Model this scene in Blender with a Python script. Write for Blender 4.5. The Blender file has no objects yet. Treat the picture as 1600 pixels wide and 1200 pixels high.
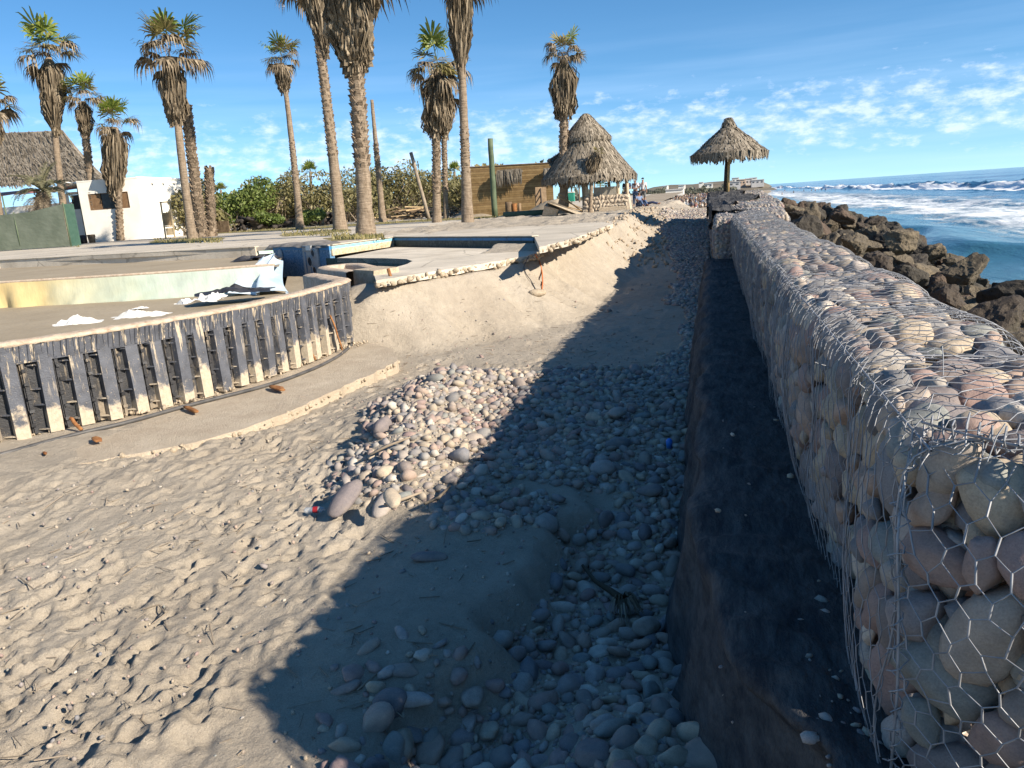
import bpy, bmesh, math, random
import numpy as np
from mathutils import Vector, Matrix, Euler

random.seed(7); rng = np.random.default_rng(7)
scene = bpy.context.scene
C = scene.collection
R = math.radians
PI = math.pi

# ------------------------------------------------------------------ camera
IW, IH, FPX = 1600., 1200., 1200.
CAMZ = 1.65
YAW, PITCH, ROLL = R(15.077), R(13.315), R(3.92)
_f = np.array([-math.sin(YAW)*math.cos(PITCH), math.cos(YAW)*math.cos(PITCH), -math.sin(PITCH)])
_r = np.array([math.cos(YAW), math.sin(YAW), 0.]); _u = np.cross(_r, _f)
_r2 = _r*math.cos(ROLL)-_u*math.sin(ROLL); _u2 = _u*math.cos(ROLL)+_r*math.sin(ROLL)
cam_data = bpy.data.cameras.new('camera'); cam = bpy.data.objects.new('camera', cam_data); C.objects.link(cam)
cam_data.sensor_width = 36; cam_data.lens = 36*FPX/IW; cam_data.clip_start = .05; cam_data.clip_end = 60000
M = Matrix(((_r2[0], _u2[0], -_f[0], 0), (_r2[1], _u2[1], -_f[1], 0), (_r2[2], _u2[2], -_f[2], CAMZ), (0, 0, 0, 1)))
cam.matrix_world = M
scene.camera = cam
scene.render.resolution_x, scene.render.resolution_y = 1024, 768

def ray(px, py): return _f+_r2*(px-IW/2)/FPX-_u2*(py-IH/2)/FPX
def atz(px, py, z):                       # point of a photo pixel on the level z
    d = ray(px, py); return np.array([0, 0, CAMZ])+d*((z-CAMZ)/d[2])
def aty(px, py, y):                       # point of a photo pixel at distance y along the wall
    d = ray(px, py); return np.array([0, 0, CAMZ])+d*(y/d[1])

# ------------------------------------------------------------------ light, sky, exposure
SUN_AZ, SUN_EL = R(110), R(29.3)            # clockwise from +y
sd = bpy.data.lights.new('sun', 'SUN'); so = bpy.data.objects.new('sun', sd); C.objects.link(so)
sd.energy = 5.0; sd.angle = R(.55); sd.color = (1, .895, .75)
so.rotation_euler = Vector((-math.sin(SUN_AZ)*math.cos(SUN_EL), -math.cos(SUN_AZ)*math.cos(SUN_EL), -math.sin(SUN_EL))).to_track_quat('-Z', 'Y').to_euler()
world = bpy.data.worlds.new('World'); scene.world = world; world.use_nodes = True
scene.view_settings.view_transform = 'Standard'; scene.view_settings.look = 'None'
scene.view_settings.exposure = 0.92; scene.view_settings.gamma = 1; scene.view_settings.use_curve_mapping = False
scene.cycles.max_bounces = 6; scene.cycles.transparent_max_bounces = 8
SKY_STRENGTH = .098
def build_world():
    nt = world.node_tree; N = nt.nodes; L = nt.links; N.clear()
    out = N.new('ShaderNodeOutputWorld'); bg = N.new('ShaderNodeBackground'); bg.inputs[1].default_value = SKY_STRENGTH
    sky = N.new('ShaderNodeTexSky'); sky.sky_type = 'NISHITA'; sky.sun_disc = False
    sky.sun_elevation = SUN_EL; sky.sun_rotation = SUN_AZ; sky.altitude = 0; sky.air_density = 1.0; sky.dust_density = .1; sky.ozone_density = 2.
    tc = N.new('ShaderNodeTexCoord'); sep = N.new('ShaderNodeSeparateXYZ'); L.new(tc.outputs['Generated'], sep.inputs[0])
    vcomb = N.new('ShaderNodeCombineXYZ')
    def math_(op, a, b=None, clamp=False):
        n = N.new('ShaderNodeMath'); n.operation = op; n.use_clamp = clamp
        for i, v in enumerate((a, b)):
            if v is None: continue
            if isinstance(v, (int, float)): n.inputs[i].default_value = v
            else: L.new(v, n.inputs[i])
        return n.outputs[0]
    zz = math_('MAXIMUM', sep.outputs[2], 0.)
    # clear sea air: the band of horizon glow is thinner than the model's
    L.new(sep.outputs[0], vcomb.inputs[0]); L.new(sep.outputs[1], vcomb.inputs[1]); L.new(math_('ADD', math_('MULTIPLY', sep.outputs[2], 1.35), .085), vcomb.inputs[2]); L.new(vcomb.outputs[0], sky.inputs[0])
    # cumulus seen from the side: azimuth and elevation stretched
    az = math_('ARCTAN2', sep.outputs[0], sep.outputs[1])
    comb = N.new('ShaderNodeCombineXYZ'); L.new(math_('MULTIPLY', az, 5.), comb.inputs[0]); L.new(math_('MULTIPLY', zz, 11.), comb.inputs[1])
    n1 = N.new('ShaderNodeTexNoise'); n1.inputs['Scale'].default_value = 6.5; n1.inputs['Detail'].default_value = 9; n1.inputs['Roughness'].default_value = .62
    L.new(comb.outputs[0], n1.inputs['Vector'])
    band = N.new('ShaderNodeValToRGB'); cr = band.color_ramp
    cr.elements[0].position = 0.0; cr.elements[0].color = (.25,)*3+(1,)
    cr.elements[1].position = .34; cr.elements[1].color = (0,)*3+(1,)
    for p, v in ((.02, .34), (.045, .52), (.075, .55), (.105, .46), (.135, .30), (.16, .16), (.24, .06)):
        e = cr.elements.new(p); e.color = (v,)*3+(1,)
    L.new(zz, band.inputs[0])
    dens = math_('ADD', n1.outputs[0], math_('SUBTRACT', band.outputs[0], .62+.335))
    mask = math_('MULTIPLY', dens, 5.2, True)
    # soft streaky veil near the horizon
    comb2 = N.new('ShaderNodeCombineXYZ'); L.new(math_('MULTIPLY', az, 2.2), comb2.inputs[0]); L.new(math_('MULTIPLY', zz, 34.), comb2.inputs[1])
    n2 = N.new('ShaderNodeTexNoise'); n2.inputs['Scale'].default_value = 1.6; n2.inputs['Detail'].default_value = 5
    L.new(comb2.outputs[0], n2.inputs['Vector'])
    veil = N.new('ShaderNodeValToRGB'); vr = veil.color_ramp
    vr.elements[0].position = 0; vr.elements[0].color = (.2,)*3+(1,); vr.elements[1].position = .2; vr.elements[1].color = (0,)*3+(1,)
    e = vr.elements.new(.08); e.color = (.22,)*3+(1,)
    L.new(zz, veil.inputs[0])
    vm = math_('MULTIPLY', math_('MULTIPLY', math_('SUBTRACT', n2.outputs[0], .36, True), 2.6, True), veil.outputs[0])
    hs = N.new('ShaderNodeHueSaturation'); hs.inputs['Saturation'].default_value = 1.2; tint = N.new('ShaderNodeMixRGB'); tint.blend_type = 'MULTIPLY'; tint.inputs[0].default_value = 1; tint.inputs[2].default_value = (.95, 1.04, 1.06, 1); L.new(sky.outputs[0], tint.inputs[1]); L.new(tint.outputs[0], hs.inputs['Color'])
    m1 = N.new('ShaderNodeMixRGB'); L.new(vm, m1.inputs[0]); L.new(hs.outputs[0], m1.inputs[1]); m1.inputs[2].default_value = (5.1, 6.5, 8.6, 1)
    ccol = N.new('ShaderNodeMixRGB'); ccol.inputs[1].default_value = (5.4, 6.2, 8.0, 1); ccol.inputs[2].default_value = (7.4, 7.6, 8.2, 1)
    L.new(math_('MULTIPLY', math_('SUBTRACT', dens, .06, True), 6., True), ccol.inputs[0])
    m2 = N.new('ShaderNodeMixRGB'); L.new(math_('MULTIPLY', mask, .45), m2.inputs[0]); L.new(m1.outputs[0], m2.inputs[1]); L.new(ccol.outputs[0], m2.inputs[2])
    L.new(m2.outputs[0], bg.inputs[0]); L.new(bg.outputs[0], out.inputs[0])
build_world()

# ------------------------------------------------------------------ helpers
def _hash(ix, iy, iz, seed):
    h = (ix.astype(np.int64)*374761393 + iy.astype(np.int64)*668265263 + iz.astype(np.int64)*2147483647 + seed*1274126177) & 0xffffffff
    h = ((h ^ (h >> 13))*1274126177) & 0xffffffff
    h = h ^ (h >> 16)
    return (h & 0xffff)/65535.*2-1
def noise(x, y, z=0., seed=0):
    x, y, z = np.broadcast_arrays(np.asarray(x, float), np.asarray(y, float), np.asarray(z, float))
    ix, iy, iz = np.floor(x), np.floor(y), np.floor(z)
    fx, fy, fz = x-ix, y-iy, z-iz
    fx, fy, fz = [t*t*t*(t*(t*6-15)+10) for t in (fx, fy, fz)]
    ix, iy, iz = ix.astype(int), iy.astype(int), iz.astype(int)
    r = 0
    for dx in (0, 1):
        for dy in (0, 1):
            for dz in (0, 1):
                w = (fx if dx else 1-fx)*(fy if dy else 1-fy)*(fz if dz else 1-fz)
                r = r+w*_hash(ix+dx, iy+dy, iz+dz, seed)
    return r
def fbm(x, y, z=0., oct=4, seed=0, gain=.5):
    a, s, r = 1., 1., 0
    for i in range(oct):
        r = r+a*noise(np.asarray(x)*s+i*17.3, np.asarray(y)*s-i*9.1, np.asarray(z)*s, seed+i); a *= gain; s *= 2.03
    return r
def sstep(a, b, x):
    t = np.clip((np.asarray(x, float)-a)/(b-a), 0, 1); return t*t*(3-2*t)

def mesh_data(name, verts, faces, mat=None, smooth=True):
    me = bpy.data.meshes.new(name)
    verts = np.asarray(verts, np.float32)
    if isinstance(faces, np.ndarray):
        n, k = faces.shape
        me.vertices.add(len(verts)); me.vertices.foreach_set('co', verts.ravel())
        me.loops.add(n*k); me.loops.foreach_set('vertex_index', faces.astype(np.int32).ravel())
        me.polygons.add(n); me.polygons.foreach_set('loop_start', np.arange(0, n*k, k, dtype=np.int32))
        me.update(calc_edges=True); me.validate()
    else:
        me.from_pydata([tuple(v) for v in verts.tolist()], [], faces); me.update()
    me.polygons.foreach_set('use_smooth', np.full(len(me.polygons), smooth))
    if mat is not None:
        for m in (mat if isinstance(mat, (list, tuple)) else [mat]): me.materials.append(m)
    return me
def link(name, me, parent=None, loc=(0, 0, 0), rot=(0, 0, 0), scale=(1, 1, 1)):
    o = bpy.data.objects.new(name, me); C.objects.link(o)
    o.location = loc; o.rotation_euler = rot
    o.scale = scale if hasattr(scale, '__len__') else (scale,)*3
    if parent is not None: o.parent = parent
    return o
def tag(o, label=None, cat=None, group=None, kind=None):
    if label: o['label'] = label
    if cat: o['category'] = cat
    if group: o['group'] = group
    if kind: o['kind'] = kind
    return o
def empty(name, loc=(0, 0, 0), rz=0):
    o = bpy.data.objects.new(name, None); C.objects.link(o); o.location = loc; o.rotation_euler = (0, 0, rz); o.empty_display_size = .2
    return o

class MB:                                   # collects pieces that make ONE part
    def __init__(s): s.v = []; s.f = []; s.n = 0
    def add(s, v, f):
        v = np.asarray(v, float)
        s.v.append(v); s.f += [tuple(int(i)+s.n for i in q) for q in f]; s.n += len(v)
        return s
    def box(s, c, size, rz=0, rx=0, ry=0, bevel=0, jit=0):
        h = np.array(size)/2
        v = np.array([(x, y, z) for x in (-1, 1) for y in (-1, 1) for z in (-1, 1)], float)*h
        if jit: v = v+rng.uniform(-jit, jit, v.shape)
        m = np.array(Euler((rx, ry, rz)).to_matrix()); v = v@m.T+np.array(c)
        return s.add(v, [(0, 1, 3, 2), (4, 6, 7, 5), (0, 4, 5, 1), (2, 3, 7, 6), (0, 2, 6, 4), (1, 5, 7, 3)])
    def tube(s, pts, rad, n=8, cap=True):
        pts = np.asarray(pts, float); k = len(pts)
        rad = np.full(k, rad) if np.isscalar(rad) else np.asarray(rad, float)
        t = np.gradient(pts, axis=0); t /= np.linalg.norm(t, axis=1)[:, None]+1e-9
        ref = np.array([0, 0, 1.]) if abs(t[0][2]) < .9 else np.array([1., 0, 0])
        a = np.cross(t, ref); a /= np.linalg.norm(a, axis=1)[:, None]+1e-9; b = np.cross(t, a)
        an = np.linspace(0, 2*PI, n, endpoint=False)
        v = pts[:, None]+rad[:, None, None]*(a[:, None]*np.cos(an)[None, :, None]+b[:, None]*np.sin(an)[None, :, None])
        f = [(i*n+j, i*n+(j+1) % n, (i+1)*n+(j+1) % n, (i+1)*n+j) for i in range(k-1) for j in range(n)]
        if cap: f += [tuple(range(n))[::-1], tuple((k-1)*n+j for j in range(n))]
        return s.add(v.reshape(-1, 3), f)
    def grid(s, X):                        # X (m,n,3)
        m, n = X.shape[:2]
        return s.add(X.reshape(-1, 3), [(i*n+j, (i+1)*n+j, (i+1)*n+j+1, i*n+j+1) for i in range(m-1) for j in range(n-1)])
    def prism(s, poly, z0, z1):
        n = len(poly); v = [(x, y, z0) for x, y in poly]+[(x, y, z1) for x, y in poly]
        return s.add(v, [tuple(range(n))[::-1], tuple(range(n, 2*n))]+[(i, (i+1) % n, n+(i+1) % n, n+i) for i in range(n)])
    def mesh(s, name, mat, smooth=False): return mesh_data(name, np.concatenate(s.v), s.f, mat, smooth)
    def build(s, name, mat, parent=None, smooth=False, **k): return link(name, s.mesh(name, mat, smooth), parent, **k)

def grid_faces(m, n):
    i, j = np.meshgrid(np.arange(m-1), np.arange(n-1), indexing='ij'); a = (i*n+j).ravel()
    return np.stack([a, a+n, a+n+1, a+1], 1)

_ico = {}
def ico(sub):
    if sub not in _ico:
        bm = bmesh.new(); bmesh.ops.create_icosphere(bm, subdivisions=sub, radius=1)
        bm.verts.ensure_lookup_table()
        _ico[sub] = (np.array([v.co[:] for v in bm.verts]), np.array([[v.index for v in f.verts] for f in bm.faces])); bm.free()
    return _ico[sub]
def stone_verts(sub, seed, rough=.16):
    v, f = ico(sub); v = v.copy()
    r = np.random.default_rng(seed)
    d = 1+rough*fbm(v[:, 0]*1.1+seed*3.1, v[:, 1]*1.1, v[:, 2]*1.1, 2, seed)
    for k in range(r.integers(2, 8)):       # worn flats and old breaks
        n = r.normal(size=3); n /= np.linalg.norm(n); h = r.uniform(.58, .95)
        p = (v*d[:, None])@n; ex = np.clip(p-h, 0, None); d = d-ex*.9
    v = v*d[:, None]*np.array([1, r.uniform(.62, .95), r.uniform(.42, .8)])
    return v, f

# ------------------------------------------------------------------ materials
class NT:
    def __init__(s, name):
        s.m = bpy.data.materials.new(name); s.m.use_nodes = True; s.nt = s.m.node_tree; s.N = s.nt.nodes; s.L = s.nt.links
        s.b = s.N['Principled BSDF']; s.tc = s.N.new('ShaderNodeTexCoord'); s.geo = s.N.new('ShaderNodeNewGeometry')
        s.pos = s.geo.outputs['Position']; s.obj = s.tc.outputs['Object']
    def set(s, i, v):
        (s.L.new(v, i) if hasattr(v, 'is_linked') else setattr(i, 'default_value', v))
    def noise(s, scale, detail=4, rough=.5, vec=None, dist=0):
        n = s.N.new('ShaderNodeTexNoise'); n.inputs['Scale'].default_value = scale; n.inputs['Detail'].default_value = detail
        n.inputs['Roughness'].default_value = rough; n.inputs['Distortion'].default_value = dist
        s.L.new(vec if vec is not None else s.pos, n.inputs['Vector']); return n.outputs[0]
    def vor(s, scale, vec=None, feature='F1', out=0):
        n = s.N.new('ShaderNodeTexVoronoi'); n.feature = feature; n.inputs['Scale'].default_value = scale
        s.L.new(vec if vec is not None else s.pos, n.inputs['Vector']); return n.outputs[out]
    def map(s, scale=(1, 1, 1), loc=(0, 0, 0), vec=None, rot=(0, 0, 0)):
        n = s.N.new('ShaderNodeMapping'); n.inputs['Scale'].default_value = scale; n.inputs['Location'].default_value = loc; n.inputs['Rotation'].default_value = rot
        s.L.new(vec if vec is not None else s.pos, n.inputs['Vector']); return n.outputs[0]
    def ramp(s, fac, stops, interp='LINEAR'):
        n = s.N.new('ShaderNodeValToRGB'); n.color_ramp.interpolation = interp; el = n.color_ramp.elements
        for i, (p, c) in enumerate(stops):
            c = (c,)*3 if isinstance(c, (int, float)) else c
            e = el[i] if i < 2 else el.new(p)
            e.position = p; e.color = tuple(c)+(1,)
        s.L.new(fac, n.inputs[0]); return n.outputs[0]
    def mix(s, fac, a, b, mode='MIX'):
        n = s.N.new('ShaderNodeMixRGB'); n.blend_type = mode
        for i, v in zip(n.inputs, (fac, a, b)):
            if isinstance(v, (tuple, list)): v = tuple(v)+(1,) if len(v) == 3 else v
            s.set(i, v)
        return n.outputs[0]
    def math(s, op, a, b=0, clamp=False):
        n = s.N.new('ShaderNodeMath'); n.operation = op; n.use_clamp = clamp
        s.set(n.inputs[0], a); s.set(n.inputs[1], b); return n.outputs[0]
    def sep(s, vec=None):
        n = s.N.new('ShaderNodeSeparateXYZ'); s.L.new(vec if vec is not None else s.pos, n.inputs[0]); return n.outputs
    def rand(s):                            # one value per object and per loose piece
        oi = s.N.new('ShaderNodeObjectInfo')
        return s.math('FRACT', s.math('ADD', s.math('MULTIPLY', oi.outputs['Random'], 7.31), s.geo.outputs['Random Per Island']))
    def bump(s, h, strength=.5, dist=.02, prev=None):
        n = s.N.new('ShaderNodeBump'); n.inputs['Strength'].default_value = strength; n.inputs['Distance'].default_value = dist
        s.L.new(h, n.inputs['Height'])
        if prev is not None: s.L.new(prev, n.inputs['Normal'])
        return n.outputs[0]
    def done(s, col, rough=.85, normal=None, spec=.3, metal=0, **k):
        if isinstance(col, (tuple, list)): col = tuple(col)+(1,)
        s.set(s.b.inputs['Base Color'], col); s.set(s.b.inputs['Roughness'], rough); s.b.inputs['Specular IOR Level'].default_value = spec
        s.b.inputs['Metallic'].default_value = metal
        if normal is not None: s.L.new(normal, s.b.inputs['Normal'])
        for kk, v in k.items(): s.set(s.b.inputs[kk.replace('_', ' ')], v)
        return s.m

def mottled(name, c1, c2, scale=3., rough=.85, bump=.3, bscale=None, dist=.01, rand=.0, coord='pos', spec=.3, c3=None):
    t = NT(name); vec = t.pos if coord == 'pos' else t.obj
    n = t.noise(scale, 6, .6, vec)
    st = [(.32, c1), (.68, c2)] if c3 is None else [(.3, c1), (.5, c2), (.7, c3)]
    col = t.ramp(n, st)
    if rand:
        r = t.rand(); col = t.mix(1., col, t.ramp(r, [(0, 1-rand), (1, 1+rand)]), 'MULTIPLY')
    nm = t.bump(t.noise(bscale or scale*8, 5, .65, vec), bump, dist)
    return t.done(col, rough, nm, spec)

MAT = {}
def sand_mat():
    t = NT('sand'); n = t.noise(.55, 5, .6); n2 = t.noise(6, 6, .7); n3 = t.noise(160, 3, .7)
    col = t.ramp(n, [(.3, (.365, .312, .244)), (.55, (.415, .36, .286)), (.75, (.46, .403, .328))])
    col = t.mix(.55, col, t.ramp(n2, [(.3, (.72,)*3), (.7, (1.1,)*3)]), 'MULTIPLY')
    col = t.mix(.5, col, t.ramp(n3, [(.35, (.6,)*3), (.62, (1.12,)*3)]), 'MULTIPLY')
    # scattered shell and grit
    v = t.vor(38); spk = t.ramp(v, [(.05, 1.), (.085, 0.)])
    gate = t.ramp(t.noise(24, 1), [(.62, 0.), (.66, 1.)])
    col = t.mix(t.math('MULTIPLY', spk, gate), col, (.55, .5, .43))
    b = t.bump(t.noise(9, 8, .72), .8, .06); b = t.bump(t.noise(60, 5, .7), .5, .012, b); b = t.bump(n3, .5, .004, b)
    return t.done(col, .95, b, .15)
MAT['sand'] = sand_mat()
def stone_mat(name='cobble', warm=0., dust=.5):
    t = NT(name); r = t.rand()
    pal = [(0.268, 0.226, 0.201), (0.378, 0.287, 0.238), (0.213, 0.213, 0.226), (0.427, 0.360, 0.275), (0.305, 0.226, 0.207), (0.171, 0.177, 0.189), (0.354, 0.305, 0.262), (0.512, 0.470, 0.409), (0.256, 0.232, 0.232), (.40, .34, .265), (0.329, 0.311, 0.287), (0.287, 0.207, 0.189), (0.232, 0.244, 0.232), (.40, .34, .265), (0.366, 0.329, 0.305), (0.195, 0.171, 0.171)]
    col = t.ramp(r, [(i/len(pal), tuple(c*k for c, k in zip(p, (1+.22*warm, 1+.14*warm, 1+.02*warm)))) for i, p in enumerate(pal)], 'CONSTANT')
    oi = t.N.new('ShaderNodeObjectInfo'); vm = t.N.new('ShaderNodeVectorMath'); vm.operation = 'ADD'
    t.L.new(t.pos, vm.inputs[0]); t.L.new(oi.outputs['Random'], vm.inputs[1])
    n = t.noise(22, 5, .65, vm.outputs[0]); n2 = t.noise(160, 3, .7, vm.outputs[0])
    col = t.mix(.75, col, t.ramp(n, [(.3, (.72, .74, .78)), (.7, (1.22, 1.17, 1.1))]), 'MULTIPLY')
    col = t.mix(.55, col, t.ramp(n2, [(.3, (.62,)*3), (.52, (1.,)*3), (.72, (1.28,)*3)]), 'MULTIPLY')
    col = t.mix(t.ramp(t.noise(3.5, 5, .65), [(.42, 0.), (.66, dust)]), col, (.33, .275, .21))
    pits = t.ramp(t.vor(60, vm.outputs[0]), [(.06, 0.), (.2, 1.)])
    pg = t.ramp(t.noise(7, 2, .5, vm.outputs[0]), [(.5, 1.), (.6, 0.)])
    hgt = t.math('MAXIMUM', pits, pg)
    b = t.bump(n, .25, .01); b = t.bump(n2, .35, .003, b); b = t.bump(hgt, .5, .004, b)
    return t.done(col, .82, b, .25)
MAT['cobble'] = stone_mat(); MAT['gabion_stone'] = stone_mat('gabion_stone', .25, .25)
MAT['boulder'] = None
def boulder_mat():
    t = NT('boulder'); r = t.rand()
    col = t.ramp(r, [(0, (.05, .044, .037)), (.2, (.11, .092, .068)), (.4, (.062, .05, .04)), (.6, (.145, .12, .086)), (.8, (.06, .054, .045)), (.92, (.09, .066, .051))], 'CONSTANT')
    n = t.noise(3.2, 8, .7); n2 = t.noise(26, 5, .7)
    col = t.mix(.85, col, t.ramp(n, [(.3, (.55, .55, .57)), (.7, (1.5, 1.42, 1.25))]), 'MULTIPLY')
    col = t.mix(t.ramp(t.noise(1.3, 4), [(.6, 0.), (.72, .3)]), col, (.085, .09, .045))
    b = t.bump(n, .7, .12); b = t.bump(n2, .7, .025, b); b = t.bump(t.ramp(t.vor(14), [(.1, 0.), (.3, 1.)]), .5, .02, b)
    return t.done(col, .85, b, .3)
MAT['boulder'] = boulder_mat()
def concrete(name, c, scale=1.2, grit=.3, stain=(.3, .24, .16), amount=.4):
    t = NT(name); n = t.noise(scale, 7, .65); n2 = t.noise(45, 5, .7)
    col = t.ramp(n, [(.3, tuple(k*.78 for k in c)), (.7, tuple(min(.9, k*1.15) for k in c))])
    col = t.mix(t.ramp(t.noise(.6, 6, .7), [(.5, 0.), (.72, amount)]), col, stain)
    col = t.mix(.5, col, t.ramp(n2, [(.3, .68), (.68, 1.15)]), 'MULTIPLY')
    cr = t.ramp(t.vor(.45, t.map((1, 1, 1), vec=t.mix(.12, t.pos, t.N.new('ShaderNodeTexNoise').outputs[1])), 'DISTANCE_TO_EDGE'), [(.004, .55), (.012, 1.)])
    col = t.mix(.7, col, cr, 'MULTIPLY')
    b = t.bump(n2, grit, .012); b = t.bump(t.noise(7, 6, .7), .3, .04, b)
    return t.done(col, .9, b, .2)
MAT['plaza'] = concrete('plaza_concrete', (.53, .47, .38), .5)
MAT['slab'] = concrete('slab_concrete', (.60, .53, .425), .8)
MAT['broken'] = mottled('broken_concrete', (.36, .29, .20), (.56, .46, .34), 14, .95, .9, 60, .03)
MAT['fabric'] = None
def fabric_mat():
    t = NT('geotextile'); n = t.noise(2.2, 7, .7); n2 = t.noise(1.1, 4, .6)
    dust = t.noise(5, 9, .75, t.map((2.2, .6, 1.4)))
    col = t.ramp(n, [(.3, (.019, .021, .026)), (.7, (.037, .039, .045))])
    col = t.mix(t.ramp(dust, [(.40, .02), (.66, .62)]), col, (.145, .138, .13))
    wv = t.noise(420, 2, .5)
    col = t.mix(.4, col, t.ramp(wv, [(.3, .6), (.7, 1.3)]), 'MULTIPLY')
    b = t.bump(t.noise(7, 6, .6, t.map((2.2, 1.1, .8))), .9, .06); b = t.bump(t.noise(40, 4, .6, t.map((1, 2.5, 1))), .35, .008, b); b = t.bump(wv, .4, .002, b)
    return t.done(col, .88, b, .25)
MAT['fabric'] = fabric_mat()
t = NT('galvanised_wire'); MAT['wire'] = t.done(t.ramp(t.noise(12, 3), [(.3, (.20, .205, .215)), (.7, (.33, .335, .35))]), .5, None, .5, .25)
t = NT('thatch'); _r = t.rand(); _c = t.ramp(_r, [(0, (.10, .083, .062)), (.3, (.17, .143, .108)), (.65, (.235, .2, .155)), (1, (.31, .265, .205))])
MAT['thatch'] = t.done(t.mix(.6, _c, t.ramp(t.noise(5, 4), [(.3, .65), (.7, 1.2)]), 'MULTIPLY'), .9, None, .15)
t = NT('dry_palm'); _r = t.rand(); _c = t.ramp(_r, [(0, (.075, .058, .038)), (.35, (.135, .105, .07)), (.7, (.20, .16, .11)), (1, (.29, .235, .165))])
MAT['dry'] = t.done(_c, .85, None, .2)
def leaf_mat(name, a, b, c, transl=.25):
    t = NT(name); r = t.rand(); col = t.ramp(r, [(0, a), (.5, b), (1, c)])
    m = t.done(col, .55, None, .35)
    tr = t.N.new('ShaderNodeBsdfTranslucent'); mx = t.N.new('ShaderNodeMixShader'); mx.inputs[0].default_value = transl
    t.L.new(col, tr.inputs[0]); o = t.N['Material Output']
    t.L.new(t.b.outputs[0], mx.inputs[1]); t.L.new(tr.outputs[0], mx.inputs[2]); t.L.new(mx.outputs[0], o.inputs[0]); return m
MAT['palm_green'] = leaf_mat('palm_green', (.085, .13, .02), (.16, .21, .033), (.25, .26, .06))
MAT['palm_olive'] = leaf_mat('palm_olive', (.14, .13, .04), (.21, .18, .065), (.28, .22, .10))
MAT['bush_green'] = leaf_mat('bush_green', (.065, .10, .02), (.115, .155, .035), (.175, .21, .055))
MAT['bush_olive'] = leaf_mat('bush_olive', (.11, .105, .04), (.19, .17, .07), (.27, .235, .115))
MAT['date_leaf'] = leaf_mat('date_leaf', (.15, .15, .08), (.22, .21, .12), (.29, .265, .165))
t = NT('palm_bark'); _v = t.sep(t.pos)
_n = t.noise(3, 6, .7, t.map((3, 3, 1))); _c = t.ramp(_n, [(.3, (.155, .115, .078)), (.7, (.31, .245, .18))])
_ring = t.noise(9, 2, .5, t.map((.3, .3, 2.2)))
_c = t.mix(.6, _c, t.ramp(_ring, [(.35, .62), (.6, 1.15)]), 'MULTIPLY')
MAT['bark'] = t.done(_c, .9, t.bump(_ring, .7, .05, t.bump(t.noise(14, 5, .7), .5, .04)), .15)
MAT['white'] = mottled('white_plaster', (.66, .63, .56), (.78, .75, .68), .6, .9, .2, 20)
MAT['wood'] = mottled('weathered_wood', (.20, .13, .06), (.33, .22, .11), 2.2, .85, .4, 30, .01, .22)
MAT['greywood'] = mottled('grey_wood', (.17, .135, .10), (.29, .24, .18), 3, .9, .4, 30, .01, .3)
MAT['darklog'] = mottled('dark_log', (.022, .018, .016), (.05, .042, .036), 4, .85, .6, 18, .03, .3)
MAT['brownlog'] = mottled('brown_log', (.12, .082, .05), (.24, .17, .105), 2.5, .9, .6, 18, .03, .25)
MAT['greenpole'] = mottled('green_paint', (.06, .085, .05), (.115, .145, .085), 2, .7, .2)
MAT['rust'] = mottled('rusty_steel', (.16, .06, .022), (.36, .17, .06), 14, .9, .6, 60, .008)
MAT['rubber'] = mottled('black_hose', (.045, .045, .047), (.10, .095, .09), 5, .5, .1)
MAT['black'] = mottled('black_plastic', (.018, .018, .02), (.045, .045, .05), 6, .5, .2)
# ------------------------------------------------------------------ terrain heights
ZP, ZF = .72, .42                          # plaza paving, shallow-pool floor
WALL_X0, WALL_X1, WALL_T = .47, 1.06, 1.03 # gabion course on the ledge
def floor_z(y): return np.interp(y, [0, 3, 6, 11, 16, 22, 28, 36, 45, 60, 90], [-.86, -.84, -.84, -.92, -.86, -.66, -.36, .2, .5, .3, -1.2])
def edge_x(y): return np.interp(y, [0, 12.2, 13, 14.5, 16, 17.5, 19.6, 22.5, 25.5, 28, 33, 40, 50, 70], [-7.6, -7.3, -6.2, -5.4, -4.65, -4.05, -3.95, -3.65, -3.3, -3.15, -3.2, -3.6, -3.2, -3.])
PILE = [(-2.55, 5.9, .28, .58), (-2.95, 6.9, .32, .58), (-3.35, 8.1, .36, .62), (-3.4, 9.3, .34, .6), (-2.8, 10.1, .14, .7), (-2.1, 7.4, .08, 1.0), (-1.5, 6.4, .10, .8),
        (-1.3, 9.3, .11, 1.2), (-.8, 7.9, .10, .9), (-1.7, 5.3, .10, .5), (-2.1, 9, .06, 1.0)]
def pile_h(x, y):
    h = 0
    for px, py, a, r in PILE:
        h = h+a*np.exp(-((x-px)**2+(y-py)**2)/(r*r))
    return h
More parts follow.
